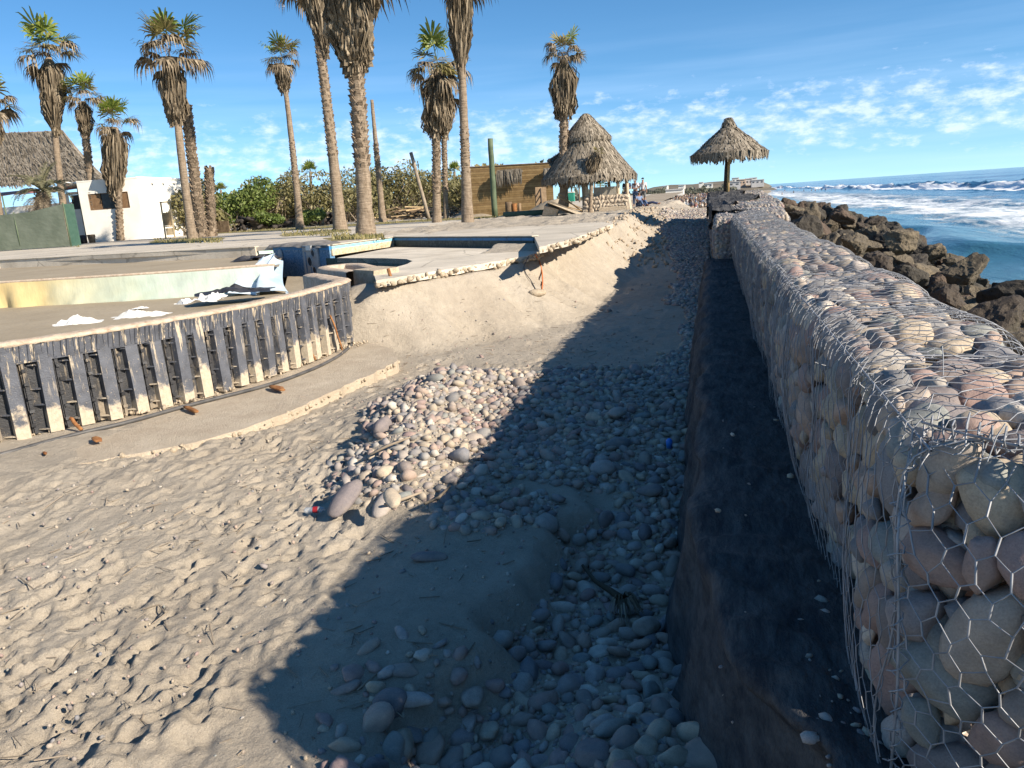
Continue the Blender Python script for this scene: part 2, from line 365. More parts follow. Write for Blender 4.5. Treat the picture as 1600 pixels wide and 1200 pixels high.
def base_z(x, y):
    x = np.asarray(x, float); y = np.asarray(y, float)
    z0 = floor_z(y)+sstep(-1., -5.5, x)*.10*(1-sstep(10, 14, y))
    z0 = z0+.05*fbm(x*.5, y*.35, 0, 3, 3)+.085*sstep(-4.7, -6.3, x)*(1-sstep(7.2, 9.2, y))
    # eroded bank below the plaza edge
    E = edge_x(y)+.22*fbm(y*.9, x*.0, 0, 3, 11); act = sstep(12.0, 13.6, y)
    zt = np.interp(y, [12, 18, 20, 26, 30, 60], [ZF-.16, ZF-.12, ZP-.16, ZP-.14, ZP+.02, ZP+.02])
    wdt = np.interp(y, [12, 16, 20, 27, 35, 60], [2.1, 1.9, 1.6, 1.3, 1.5, 2.])
    t = np.clip((x-E)/wdt, 0, 1)
    gull = .12*fbm(y*2.2+x*.6, x*.5, 0, 3, 21)*np.sin(PI*t)
    k = np.clip(1-t, 0, 1)
    prof = np.where(t < .22, 1-t*1.6, (1-.352)*np.clip((1-t)/.78, 0, 1)**1.55)
    zb = z0+(zt-z0)*prof+gull
    z = z0*(1-act)+np.where(x < E+wdt, zb, z0)*act
    # dug out below the pool and under the slabs
    cut = np.interp(y, [0, 5, 7, 8.2, 9.5, 11, 13.2, 14.2, 17, 19.5, 23, 26], [-12, -9.6, -8.3, -7.45, -7.0, -6.75, -6.9, -6.75, -6.2, -5.6, -6, -6])
    z = np.where((x < cut) & (y < 26), np.minimum(z, -.62), z)
    # rubble lip where the paving has gone
    z = z+.10*np.abs(fbm(x*1.3, y*1.3, 0, 3, 31))*sstep(23, 27, y)*sstep(E+2.4, E+.3, x)
    # washed-out gutter along the wall and the smooth sheet of sand beside it
    g = sstep(6.3, 4.9, y+.5*noise(x*2, y*1.4, 0, 8))*sstep(-1.28, -.98, x+.17*fbm(y*1.7, x*.8, 0, 3, 9)+.30*sstep(4.0, 2.4, y)+.15*np.sin(y*2.1))
    z = z-.20*g*(1-.9*sstep(3.9, 3.0, y)*sstep(-1.0, -.3, x))+.10*sstep(3.6, 2.8, y)*sstep(-.9, -.1, x)
    z = z+.07*sstep(-2.6, -2.0, x)*sstep(-.9, -1.25, x)*sstep(5.6, 5.0, y)*sstep(3.0, 3.5, y)
    g2 = np.exp(-((x+1.25)/.32)**2-((y-3.0)/.5)**2); z = z-.10*g2
    return z
def ground_z(x, y): return base_z(x, y)+pile_h(x, y)*1.

def build_sand():
    ys = [1.2]
    while ys[-1] < 75: ys.append(ys[-1]+max(.02, .0055*ys[-1]))
    ys = np.array(ys)
    xs = np.concatenate([np.linspace(-13, -6.6, 40, endpoint=False), np.arange(-6.6, -2.2, .021), np.arange(-2.2, .05, .027), np.linspace(.1, 3, 10)])
    X, Y = np.meshgrid(xs, ys, indexing='xy')
    Z = ground_z(X, Y)
    tramp = sstep(-1.9, -2.9, X)*(1-sstep(9.5, 13, Y))*(1-sstep(.06, .18, pile_h(X, Y)))*(.35+.95*sstep(-.35, .35, fbm(X*.7, Y*.45, 0, 2, 39)))
    ridged = 1-np.abs(noise(X*3.2+.5*noise(X*2, Y*2, 0, 5), Y*1.05+X*.5, 0, 41))
    Z = Z+tramp*(.024*(ridged-.6)+.016*fbm(X*3.1, Y*1.5, 0, 4, 43, .6)+.016*(1-np.abs(noise(X*8.5+Y*1.2, Y*2.6, 0, 47))-.6)+.010*(1-np.abs(noise(X*15+Y*2, Y*5, 0, 49))-.6))
    Z = Z+.008*fbm(X*7, Y*7, 0, 3, 51)*(.4+tramp)
    crust = sstep(-.15, .5, fbm(X*1.1, Y*.9, 0, 2, 53)+.25*sstep(5.5, 3.5, Y))*tramp
    Z = Z+crust*(.020*(1-np.abs(fbm(X*9+.8*noise(X*5, Y*5, 0, 3), Y*6, 0, 3, 55))*1.6)-.012)+.006*crust*fbm(X*22, Y*20, 0, 2, 57)
    # footprints
    fr = np.random.default_rng(5)
    def dent(fx, fy, a, L, Wd, dep, shoe=True):
        j0, j1 = np.searchsorted(ys, [fy-.42, fy+.42]); i0, i1 = np.searchsorted(xs, [fx-.42, fx+.42])
        if j1-j0 < 2 or i1-i0 < 2: return
        sx, sy = X[j0:j1, i0:i1]-fx, Y[j0:j1, i0:i1]-fy
        u = (sx*math.sin(a)+sy*math.cos(a))/L; v = (sx*math.cos(a)-sy*math.sin(a))/Wd
        if shoe: d = np.minimum(np.sqrt(((u-.36)/.68)**2+(v/1.1)**2), np.sqrt(((u+.62)/.42)**2+(v/.85)**2))
        else: d = np.sqrt(u*u+v*v)
        Z[j0:j1, i0:i1] += -dep*sstep(1.12, .78, d)+dep*.45*np.exp(-((d-1.35)/.25)**2)*(.6+.8*noise(sx*30, sy*30, 0, 3))
    okp = lambda x, y: float(pile_h(x, y)) < .07 and x < -2.6 and x > -6.4 and 2.1 < y < 12
    for w in range(26):                     # people walking along the wall
        x, y = fr.uniform(-6.4, -2.4), fr.uniform(1.6, 7); a = fr.normal(.05, .22)+(PI if fr.random() < .5 else 0); side = 1
        for st in range(18):
            x += math.sin(a)*.33; y += math.cos(a)*.33; side = -side; a += fr.normal(0, .06)
            if okp(x, y): dent(x+side*.09*math.cos(a), y-side*.09*math.sin(a), a+side*.12, fr.uniform(.125, .15), fr.uniform(.046, .056), fr.uniform(.014, .034))
    for i in range(420):                    # older, blown-in marks
        x, y = fr.uniform(-6.4, -2.6), fr.uniform(2.2, 11.5)
        if okp(x, y): dent(x, y, fr.normal(.25, .5), fr.uniform(.07, .13), fr.uniform(.035, .06), fr.uniform(.01, .032), False)
    # churned ridge along the edge of the wet sheet
    rg = np.exp(-((X+2.75+.25*np.sin(Y*1.3))/.16)**2)*sstep(5.6, 5.0, Y)
    Z = Z+rg*(.03+.03*fbm(X*9, Y*9, 0, 3, 61))
    # small dents down the bank
    Z = Z+.03*np.minimum(0, fbm(X*2.6, Y*2.6, 0, 3, 71))*sstep(11, 14, Y)
    v = np.stack([X, Y, Z], -1).reshape(-1, 3)
    o = link('sand', mesh_data('sand', v, grid_faces(*X.shape), MAT['sand'])); tag(o, kind='structure')
build_sand()

def build_land():
    # sand sheet behind and under everything on land, then the far beach
    t = NT('far_sand'); col = t.ramp(t.noise(.03, 6, .6), [(.35, (.27, .225, .165)), (.65, (.36, .30, .225))])
    fs = t.done(col, .95, t.bump(t.noise(2, 5), .4, .1), .1); MAT['far_sand'] = fs
    v = [(-600, -200, -1.3), (-.2, -200, -1.3), (-.2, 60, -1.3), (-600, 60, -1.3)]
    o = link('ground', mesh_data('ground', v, [(0, 1, 2, 3)], fs)); tag(o, kind='structure')
    pts = []
    ys = [58, 70, 90, 130, 200, 300, 450, 650, 900]
    for y in ys:
        z = np.interp(y, [58, 75, 100, 1000], [.25, -.6, -1.9, -2.2]); xr = np.interp(y, [58, 75, 130, 300, 600, 900], [3, 4, 7, 19, 42, 70])
        pts.append([(-.14*y-3, y, z+.6), (-.02*y, y, z), (xr-2, y, z-.15), (xr+6, y, -3.2)])
    mb = MB(); mb.grid(np.array(pts)); tag(mb.build('far_beach', fs, smooth=True), kind='structure')
build_land()

# ------------------------------------------------------------------ plaza paving with its eroded edge
def plaza_edge():
    P = [atz(-260, 425, ZP), atz(0, 407, ZP), atz(200, 397, ZP), atz(400, 386.5, ZP), atz(428, 385, ZP), atz(516, 384, ZP), atz(615, 371, ZP), atz(835, 370, ZP)]
    return [p[:2] for p in P]
PE = plaza_edge()
def jag(poly, step=.25, amp=.06, seed=1):
    out = []; r = np.random.default_rng(seed)
    for a, b in zip(poly[:-1], poly[1:]):
        a, b = np.array(a), np.array(b); n = max(1, int(np.linalg.norm(b-a)/step)); d = (b-a)/(np.linalg.norm(b-a)+1e-9)
        for i in range(n): out.append(a+(b-a)*i/n+np.array([-d[1], d[0]])*r.uniform(-amp, amp)+d*r.uniform(-amp, amp)*.5)
    out.append(np.array(poly[-1])); return out
def build_plaza():
    right = [atz(842, 386, ZP)[:2]+0, atz(880, 377, ZP)[:2], atz(915, 366, ZP)[:2], atz(950, 352.5, ZP)[:2]]
    bk = [atz(958, 350, ZP)[:2], (-4.2, 34), (-4.6, 46), (-4., 62)]
    front = PE+[]
    edge = [tuple(p) for p in front]+[tuple(p) for p in jag(right, .22, .07)]+[tuple(p) for p in bk]
    poly = edge+[(-10, 90), (-30, 420), (-900, 420), (-900, 10)]
    mb = MB(); mb.prism(poly, ZP-.13, ZP)
    o = mb.build('plaza', MAT['plaza']); tag(o, kind='structure')
    # rough broken rim of the paving, laid as lumps along the eroded edge
    rb = MB(); r = np.random.default_rng(3); E = jag(right, .07, .03, 9)
    for i, p in enumerate(E):
        s = r.uniform(.03, .10); v, f = stone_verts(1, i % 23+40, .45)
        m = np.array(Euler(r.uniform(0, 6, 3)).to_matrix()); rb.add(v@m.T*s*np.array([1, 1, .75])+np.array([p[0]+r.normal(0, .03), p[1]+r.normal(0, .03), ZP-.075+r.normal(0, .022)]), f)
    b = rb.build('broken_rim', MAT['broken'], o, True); b['kind'] = 'stuff'
    # dry grass strips, a dirt verge and a second brown strip on the paving
    t = NT('dry_grass_soil'); MAT['soil'] = t.done(t.ramp(t.noise(2.5, 6, .7), [(.3, (.14, .125, .05)), (.5, (.22, .19, .09)), (.7, (.30, .235, .15))]), .95, t.bump(t.noise(18, 5), .8, .06), .1)
    def patch(name, px, seed):
        pts = [atz(x, y, ZP)[:2] for x, y in px]; pts = jag(pts+[pts[0]], .5, .18, seed)[:-1]
        m = MB(); n = len(pts); m.add([(p[0], p[1], ZP+.006) for p in pts], [tuple(range(n))]); q = m.build(name, MAT['soil']); tag(q, kind='structure')
    patch('grass_strip', [(505, 372), (560, 369), (598, 367.5), (600, 370), (560, 374), (515, 377)], 1)
    patch('grass_strip', [(440, 366), (500, 360), (548, 358), (545, 361), (490, 367), (440, 370)], 2)
    patch('grass_strip', [(235, 377), (300, 372), (350, 371), (345, 375), (290, 379), (235, 381)], 3)
    patch('grass_strip', [(40, 384), (110, 380), (130, 380), (120, 383), (60, 387)], 4)
    patch('brown_strip', [(300, 364), (470, 355.5), (620, 345.5), (760, 337), (850, 333.5), (850, 337), (760, 341), (620, 349), (470, 359), (300, 367)], 5)
    patch('brown_strip', [(660, 357), (720, 351), (835, 343), (930, 334), (940, 341), (830, 349), (730, 355)], 6)  # flat brown strip, darker than the paving it crosses
build_plaza()

# ------------------------------------------------------------------ cobbles on the ground
VAR2 = [mesh_data('cobble_mesh', *stone_verts(2, 100+i, .2), MAT['cobble']) for i in range(10)]
VAR3 = [mesh_data('stone_mesh', *stone_verts(3, 200+i, .2), MAT['cobble']) for i in range(14)]
GAB2 = [mesh_data('gabion_stone_mesh', *stone_verts(2, 100+i, .2), MAT['gabion_stone']) for i in range(10)]
GAB3 = [mesh_data('gabion_stone_mesh', *stone_verts(3, 200+i, .2), MAT['gabion_stone']) for i in range(14)]
RAW1 = [stone_verts(1, 300+i, .24) for i in range(16)]
RAW0 = [(stone_verts(1, 300+i, .22)) for i in range(4)]
def pool_of(fn, n=60000, seed=1):
    """candidate points: fn(rng, n) -> (x, y, keep mask), made once and handed out in turn"""
    g = np.random.default_rng(seed); x, y, m = fn(g, n); P = list(zip(x[m].tolist(), y[m].tolist())); k = [0]
    def nxt():
        k[0] = (k[0]+1) % len(P); return P[k[0]]
    return nxt
def scatter(sample, radii, tries, grid=.12, keep=.82):
    cells = {}; out = []; rmax = max(radii)
    for r in radii:
        for _ in range(tries):
            x, y = sample()
            reach = (r+rmax)*keep; i0, i1, j0, j1 = int((x-reach)//grid), int((x+reach)//grid), int((y-reach)//grid), int((y+reach)//grid); ok = True
            for i in range(i0, i1+1):
                for j in range(j0, j1+1):
                    for (a, b, c) in cells.get((i, j), ()):
                        if (a-x)**2+(b-y)**2 < ((c+r)*keep)**2: ok = False; break
                    if not ok: break
                if not ok: break
            if ok:
                cells.setdefault((int(x//grid), int(y//grid)), []).append((x, y, r)); out.append((x, y, r)); break
    return out
def joined_stones(name, items, raws, mat, parent=None, smooth=True):
    V, Fc, n = [], [], 0
    for k, (p, e, s) in enumerate(items):
        v, f = raws[k % len(raws)]; m = np.array(Euler(e).to_matrix())
        V.append((v*np.asarray(s))@m.T+np.asarray(p)); Fc.append(f+n); n += len(v)
    return link(name, mesh_data(name, np.concatenate(V), np.concatenate(Fc), mat, smooth), parent)
def ledge_dx(y): return np.interp(y, [0, 2.2, 2.72, 2.95, 3.3, 4.1], [.52, .5, .36, .22, .13, 0])
def build_cobbles():
    r = random.Random(4)
    def f_pile(g, n):
        x = g.uniform(-4.6, -.16, n); y = g.uniform(4.0, 12.2, n); h = pile_h(x, y)+.05*noise(x*3, y*3, 0, 77)
        return x, y, (h > .085) | ((x > -.8) & (y > 5.6) & (y < 11.8)) | ((x > -2.3) & (y > 6.2+.5*noise(x*2, y*2, 0, 79)) & (y < 11.2))
    def f_gut(g, n):
        y = g.uniform(2.2, 5.9, n); x = g.uniform(-1.6, .36, n); return x, y, ((base_z(x, y)-floor_z(y) < -.07) | ((y < 3.9) & (x > -.95+.15*noise(y*3, x*3, 0, 5)))) & (x < -.14+ledge_dx(y))
    def f_low(g, n):
        x = g.normal(-1.5, .22, n); y = g.normal(3.02, .26, n); return x, y, (y > 2.4) & (x > -1.9)
    sp, gut, lowleft = pool_of(f_pile, 120000, 1), pool_of(f_gut, 60000, 2), pool_of(f_low, 4000, 3)
    def skew(lo, hi, n, p=2.4): return sorted([lo+(hi-lo)*r.random()**p for _ in range(n)], reverse=True)
    S = [(x, y, q, 0) for x, y, q in scatter(sp, [.115-.0007*i for i in range(70)]+skew(.011, .068, 10500, 2.8), 9)]
    S += [(x, y, q, 1) for x, y, q in scatter(gut, skew(.014, .075, 1800, 3.2), 8)]
    S += [(x, y, q, 2) for x, y, q in scatter(lowleft, [.1, .09, .085]+skew(.02, .075, 100, 1.6), 6)]
    # strays on the sand
    for _ in range(70):
        x, y = r.uniform(-5.5, -.6), r.uniform(3, 22)
        S.append((x, y, r.uniform(.012, .035) if r.random() < .9 else .06, 3))
    # second, smaller layer fills the joints
    for _ in range(2600):
        x, y = sp(); S.append((x, y, r.uniform(.016, .032), 4))
    for _ in range(900):
        x, y = gut(); S.append((x, y, r.uniform(.012, .03), 4))
    xs = np.array([s[0] for s in S]); ys = np.array([s[1] for s in S]); zs = ground_z(xs, ys)
    dist = np.hypot(np.hypot(xs, ys), 2.4); app = np.array([s[2] for s in S])/dist
    order = np.argsort(-app); big = set(order[:300].tolist()); rest = []
    for i, (x, y, q, k) in enumerate(S):
        z = zs[i]+q*(r.uniform(-.35, .42) if k in (0, 1) else .08 if k == 2 else .15)-(.012 if k == 4 else 0)
        e = (r.gauss(0, .35), r.gauss(0, .35), r.uniform(0, 6.28)); s = q*r.uniform(.95, 1.3)
        if i in big:
            o = link('cobble', VAR2[i % 10] if dist[i] > 4.6 else VAR3[i % 14], None, (x, y, z), e, (s*r.uniform(.95, 1.35), s*r.uniform(.8, 1.1), s*r.uniform(.8, 1.15)))
            far_ = 'back end' if y > 5 else 'middle' if y > 3.9 else 'front end'; side = 'against the black fabric' if x > -.5 else 'along its sandy left edge' if x < -.9 else 'down its centre'
            big_ = 'large' if q > .06 else 'fist-sized' if q > .042 else 'small'
            if k == 1: tag(o, '%s cobble at the %s of the shaded gutter, %s' % (big_, far_, side), 'stone', 'cobbles in the gutter')
            elif k == 2: tag(o, '%s half-buried cobble in the small front patch, on its %s side' % (big_, 'left' if x < -1.6 else 'right'), 'stone', 'half-buried cobbles at the front')
            elif k == 3: tag(o, 'lone cobble lying on open sand away from the heap', 'stone', 'stray cobbles')
            else:
                lit = x < -2.0-.05*(y-6); dep = 'front foot' if y < 6 else 'middle' if y < 8 else 'back'
                tag(o, '%s rounded cobble in the %s of the heap, at its %s' % (big_, 'sunlit flank' if lit else 'shaded part', dep), 'stone', 'cobbles of the heap')
        else: rest.append(((x, y, z), e, (s*r.uniform(.95, 1.4), s*r.uniform(.85, 1.1), s*r.uniform(.8, 1.2))))
    tag(joined_stones('pebbles', rest, RAW1, MAT['cobble']), 'smaller mixed pebbles filling the heap and gutter', 'pebbles', kind='stuff')
    # named, easily found stones
    def named(px, py, z, s, e, lab, mat=None):
        p = atz(px, py, z); g = float(ground_z(p[0], p[1])); p[2] = max(g, z)+s[2]*.25
        o = link('cobble', VAR3[(px*7) % 14] if mat is None else mat, None, p, e, s); tag(o, lab, 'stone')
    named(541, 782, -.62, (.20, .105, .11), (.15, -.5, 1.2), 'large smooth tan oval stone leaning at the left foot of the heap')
    named(673, 874, -.72, (.13, .06, .06), (0, .05, .2), 'long flat pinkish-grey stone at the front foot of the heap')
    named(613, 782, -.5, (.12, .065, .06), (.2, .3, -1.0), 'elongated pink stone on the sunlit flank of the heap')
    named(686, 581, -.78, (.085, .08, .09), (0, 0, 0), 'single round pink stone on the sand behind the heap')
    named(965, 648, -.66, (.115, .10, .10), (0, 0, 1), 'big pale round stone in the shaded half of the heap')
    named(1010, 985, -1.0, (.085, .075, .11), (.2, .1, .5), 'smooth dark blue-grey stone in the gutter by the fabric')
    named(640, 1100, -.82, (.12, .06, .07), (0, 0, .1), 'wide reddish stone in the half-buried patch at front')
    # shingle strip by the wall and the long shingle slope behind
    def f_strip(g, n):
        y = 10+35*g.random(n)**1.6; x = g.uniform(-2.6, -.1, n)
        w = np.interp(y, [10, 13, 16, 18, 22, 26, 34, 45], [.7, .5, .6, 1.0, .9, 1.3, 2.1, 2.6])
        return x, y, x > -w+.25*noise(y*1.2, x, 0, 91)
    strip = pool_of(f_strip, 30000, 4)
    it = []
    for _ in range(9000):
        x, y = strip(); q = r.uniform(.028, .06)*(1+.018*y); it.append((x, y, q))
    z = ground_z(np.array([a[0] for a in it]), np.array([a[1] for a in it]))
    it = [((a[0], a[1], zz+a[2]*.25), (r.gauss(0, .4), r.gauss(0, .4), r.uniform(0, 6.3)), (a[2]*1.2, a[2], a[2])) for a, zz in zip(it, z)]
    tag(joined_stones('shingle', it, RAW0, MAT['cobble']), 'grey shingle banked against the wall further along', 'shingle', kind='stuff')
    # rubble clods on the far lip of the bank
    it = []
    for _ in range(900):
        y = r.uniform(24, 46); x = float(edge_x(y))+r.uniform(-.4, 2.1); q = r.uniform(.03, .13)*r.random()**.6
        it.append((x, y, q))
    z = ground_z(np.array([a[0] for a in it]), np.array([a[1] for a in it]))
    it = [((a[0], a[1], zz+a[2]*.2), (r.uniform(0, 6), r.uniform(0, 6), r.uniform(0, 6)), (a[2]*1.2, a[2], a[2])) for a, zz in zip(it, z)]
    tag(joined_stones('rubble', it, RAW0, mottled('clod', (.3, .24, .17), (.42, .34, .25), 5, .95, .6, 40)), 'sandy rubble and stones along the far lip of the bank', 'rubble', kind='stuff')
build_cobbles()

# ------------------------------------------------------------------ ledge wrapped in black fabric
def build_ledge():
    ys = np.concatenate([np.arange(-.6, 6, .03), np.arange(6, 19.3, .06)])
    prof = np.array([(-.34, -1.35), (-.30, -1.1), (-.26, -.85), (-.23, -.6), (-.19, -.36), (-.15, -.17), (-.11, -.06), (-.05, -.012), (.03, 0), (.15, .0), (.3, -.01), (.42, -.01), (.56, -.005), (.8, -.02)])
    d = np.concatenate([[0], np.cumsum(np.linalg.norm(np.diff(prof, axis=0), axis=1))]); s = np.linspace(0, d[-1], 84)
    px = np.interp(s, d, prof[:, 0]); pz = np.interp(s, d, prof[:, 1])
    S, Y = np.meshgrid(s, ys, indexing='ij'); X = np.interp(S, d, prof[:, 0]); Z = np.interp(S, d, prof[:, 1])
    face = sstep(1.38, 1.15, S); top = 1-face; edge = np.exp(-((S-1.36)/.16)**2)
    # sagging bays between the baskets underneath: cusps where the cloth is pinned
    bay = np.abs(np.sin(PI*(Y*.78+.32*noise(Y*.7, 0, 0, 5)+.35*S)))
    fold = 1-np.abs(noise(Y*2.3+.4*S, S*.8, 0, 15)); fold2 = 1-np.abs(noise(Y*5.5+S*1.6, S*1.2, 0, 16))
    X = X-face*(.07*(bay-.5)+.08*(fold-.6)+.035*(fold2-.6))-edge*.09*(bay-.5)-face*.08*np.exp(-((Y-3.2)/.8)**2)
    Z = Z+edge*(.08*(fold-.6)-.07*(bay-.6))+top*(.03*fbm(X*1.5, Y*2.2, 0, 4, 25)+.035*(1-np.abs(noise(Y*3.4+X*1.2, X*1.2, 0, 26))-.6))
    Z = Z+top*.05*np.maximum(0, noise(Y*.8, X, 0, 27))
    X = X+.06*face*sstep(9, 6, Y)
    X = X+(np.interp(Y, [0, 2.2, 2.4, 2.5, 3.0, 3.4], [.38, .36, .3, .2, .06, 0])*(1-face)+ledge_dx(Y)*face)*sstep(.5, .1, X)
    v = np.stack([X, Y, Z], -1).reshape(-1, 3)
    o = link('fabric_ledge', mesh_data('fabric_ledge', v, grid_faces(*X.shape), MAT['fabric']))
    tag(o, 'black filter fabric draped over the low stone step at the foot of the gabions', 'fabric')
    # pebbles and sand that fell on the step
    r = random.Random(12); it = []
    for i in range(130):
        y = 1.6+abs(r.gauss(0, .55)); x = r.uniform(.30, .52)
        if r.random() < .12: y = r.uniform(2, 6); x = r.uniform(0, .45)
        q = r.uniform(.007, .028)*r.random()**.5; it.append(((x, y, .0+q*.3), (r.uniform(0, 6), 0, r.uniform(0, 6)), (q*1.2, q, q)))
    tag(joined_stones('step_pebbles', it, RAW1, MAT['cobble']), 'small pebbles scattered on the fabric step below the gabion', 'pebbles', kind='stuff')
build_ledge()

# ------------------------------------------------------------------ gabion baskets
def wall_x1(y): return np.interp(y, [1.9, 3, 6, 10, 20], [1.16, 1.17, 1.2, 1.22, 1.22])
RC = .13
def wall_surf(s, y, off=0., x0=WALL_X0, zt=WALL_T, x1=None, unit=1.0, y0=1.95, bul=1.0, zb=-.02):
    """cross-section walk: s=0 at the foot of the left face, over the top, down the sea side"""
    s = np.asarray(s, float); y = np.asarray(y, float)
    x1 = wall_x1(y) if x1 is None else np.full_like(y, x1)
    H = zt-zb; hz = H-RC; wt = (x1-x0)-2*RC; q = RC*PI/2
    a1 = hz; a2 = a1+q; a3 = a2+wt; a4 = a3+q
    ang = np.where(s < a1, 0, np.where(s < a2, (s-a1)/RC, np.where(s < a3, PI/2, np.where(s < a4, PI/2+(s-a3)/RC, PI))))
    x = np.where(s < a1, x0, np.where(s < a2, x0+RC-RC*np.cos(ang), np.where(s < a3, x0+RC+(s-a2), np.where(s < a4, x1-RC-RC*np.cos(ang), x1))))
    z = np.where(s < a1, zb+s, np.where(s < a2, zb+hz+RC*np.sin(ang), np.where(s < a3, zt, np.where(s < a4, zb+hz+RC*np.sin(ang), zb+hz-(s-a4)))))
    nx, nz = -np.cos(ang), np.sin(ang)
    u = np.abs(np.sin(PI*(y-y0)/unit))**.6
    h = np.clip(np.where(s < a2, s/a2, 1.), 0, 1)
    b = bul*(.075*u*np.where(s < a2, np.sin(PI*np.clip(h*.92+.06, 0, 1)), .45)+.030*fbm(s*1.6, y*1.6, 0, 2, 33))-.03
    drop = inn = 0.
    return np.stack([x+nx*(off+b)+inn, y, (z+nz*(off+b))-drop*np.clip(z, 0, 1)], -1), np.stack([nx, 0*nx, nz], -1)
def end_surf(a, b, off=0., y0=1.95):
    """near end of the wall, a across (0..w), b up"""
    a = np.asarray(a, float); b = np.asarray(b, float); w = .76
    bul = .15*np.sin(PI*np.clip(a/w*.9+.05, 0, 1))**.7*np.sin(PI*np.clip(b/1.0*.85+.1, 0, 1))**.7+.02*fbm(a*3, b*3, 0, 2, 37)
    edge = .06*(np.clip((a/w-.5)*2, -1, 1)**4)
    q = off+bul-edge-.10*sstep(.75, 1., b)
    return np.stack([.47+a*.898-.44*q, 2.02-a*.44-.898*q, b*.99], -1), np.stack([0*a-.44, 0*a-.898, 0*a], -1)
def hexnet(s0, s1, y0, y1, wc=.072, lc=.098, jit=.006, seed=0):
    """honeycomb of wires on a strip: returns (segments Nx2x2, twisted flag); long edges run along s"""
    r = np.random.default_rng(seed); segs = []; tw = []
    tl = lc*.36; zl = lc*.32
    nrow = int((s1-s0)/(tl+zl)); ncol = int(round((y1-y0)/wc)); wc = (y1-y0)/ncol
    node = {}
    def nd(i, j, k):
        if (i, j, k) not in node:
            base = s0+i*(tl+zl); yy = y0+(j+(.5 if i % 2 else 0))*wc; ss = base+(0 if k == 0 else tl)
            node[(i, j, k)] = (ss+r.normal(0, jit), min(max(yy+r.normal(0, jit), y0), y1))
        return node[(i, j, k)]
    for i in range(nrow):
        for j in range(ncol+(0 if i % 2 else 1)):
            segs.append((nd(i, j, 0), nd(i, j, 1))); tw.append(True)
            if i < nrow-1:
                for dj in ((0, -1) if i % 2 == 0 else (0, 1)):
                    jj = j+dj
                    if 0 <= jj < ncol+(0 if (i+1) % 2 else 1): segs.append((nd(i, j, 1), nd(i+1, jj, 0))); tw.append(False)
    return np.array(segs), np.array(tw)
def tube_segments(A, B, ra, mid=None, sides=4):
    """many straight wires at once"""
    A, B = np.asarray(A), np.asarray(B); n = len(A); d = B-A; d = d/(np.linalg.norm(d, axis=1)[:, None]+1e-9)
    ref = np.where(np.abs(d[:, 2:3]) < .9, np.array([[0, 0, 1.]]), np.array([[1., 0, 0]]))
    u = np.cross(d, ref); u /= np.linalg.norm(u, axis=1)[:, None]+1e-9; w = np.cross(d, u)
    an = np.linspace(0, 2*PI, sides, endpoint=False); ra = np.broadcast_to(np.asarray(ra, float), (n,))[:, None, None]
    ring = ra*(u[:, None]*np.cos(an)[None, :, None]+w[:, None]*np.sin(an)[None, :, None])
    ext = d*ra[:, 0]*.6
    v = np.stack([A[:, None]-ext[:, None]+ring, B[:, None]+ext[:, None]+ring], 1).reshape(-1, 3)
    j = np.arange(sides); q = np.stack([j, (j+1) % sides, sides+(j+1) % sides, sides+j], 1)
    f = (q[None]+(np.arange(n)*2*sides)[:, None, None]).reshape(-1, 4)
    return v, f
def wires(surf, segs, tw, off=.012, r0=.0019, r1=.0031, sides=4, sub=2):
    V, Fc, n = [], [], 0
    a = segs[:, 0]; b = segs[:, 1]
    for k in range(sub):
        p = a+(b-a)*k/sub; q = a+(b-a)*(k+1)/sub
        A, _ = surf(p[:, 0], p[:, 1], off); B, _ = surf(q[:, 0], q[:, 1], off)
        v, f = tube_segments(A, B, np.where(tw, r1, r0), sides=sides); V.append(v); Fc.append(f+n); n += len(v)
    return V, Fc, n
def join_wire(parts):
    V, Fc, n = [], [], 0
    for v, f in parts: V.append(v); Fc.append(f+n); n += len(v)
    return np.concatenate(V), np.concatenate(Fc)
def polyline_wire(pts, r, sides=5):
    pts = np.asarray(pts); return tube_segments(pts[:-1], pts[1:], r, sides=sides)
def lacing(pts, rad=.012, turns=22, r=.0019, seed=0):
    """tie wire spiralling round a selvedge"""
    pts = np.asarray(pts); k = np.linspace(0, len(pts)-1, turns*7); i = np.minimum(k.astype(int), len(pts)-2); f = (k-i)[:, None]
    c = pts[i]*(1-f)+pts[i+1]*f; an = np.linspace(0, 2*PI*turns, len(k)); rr = np.random.default_rng(seed)
    t = pts[-1]-pts[0]; t = t/np.linalg.norm(t); u = np.cross(t, [.3, .5, .8]); u /= np.linalg.norm(u); w = np.cross(t, u)
    rad = rad*(1+.5*rr.normal(size=len(k)))
    return polyline_wire(c+u*(rad*np.cos(an))[:, None]+w*(rad*np.sin(an))[:, None], r, 4)

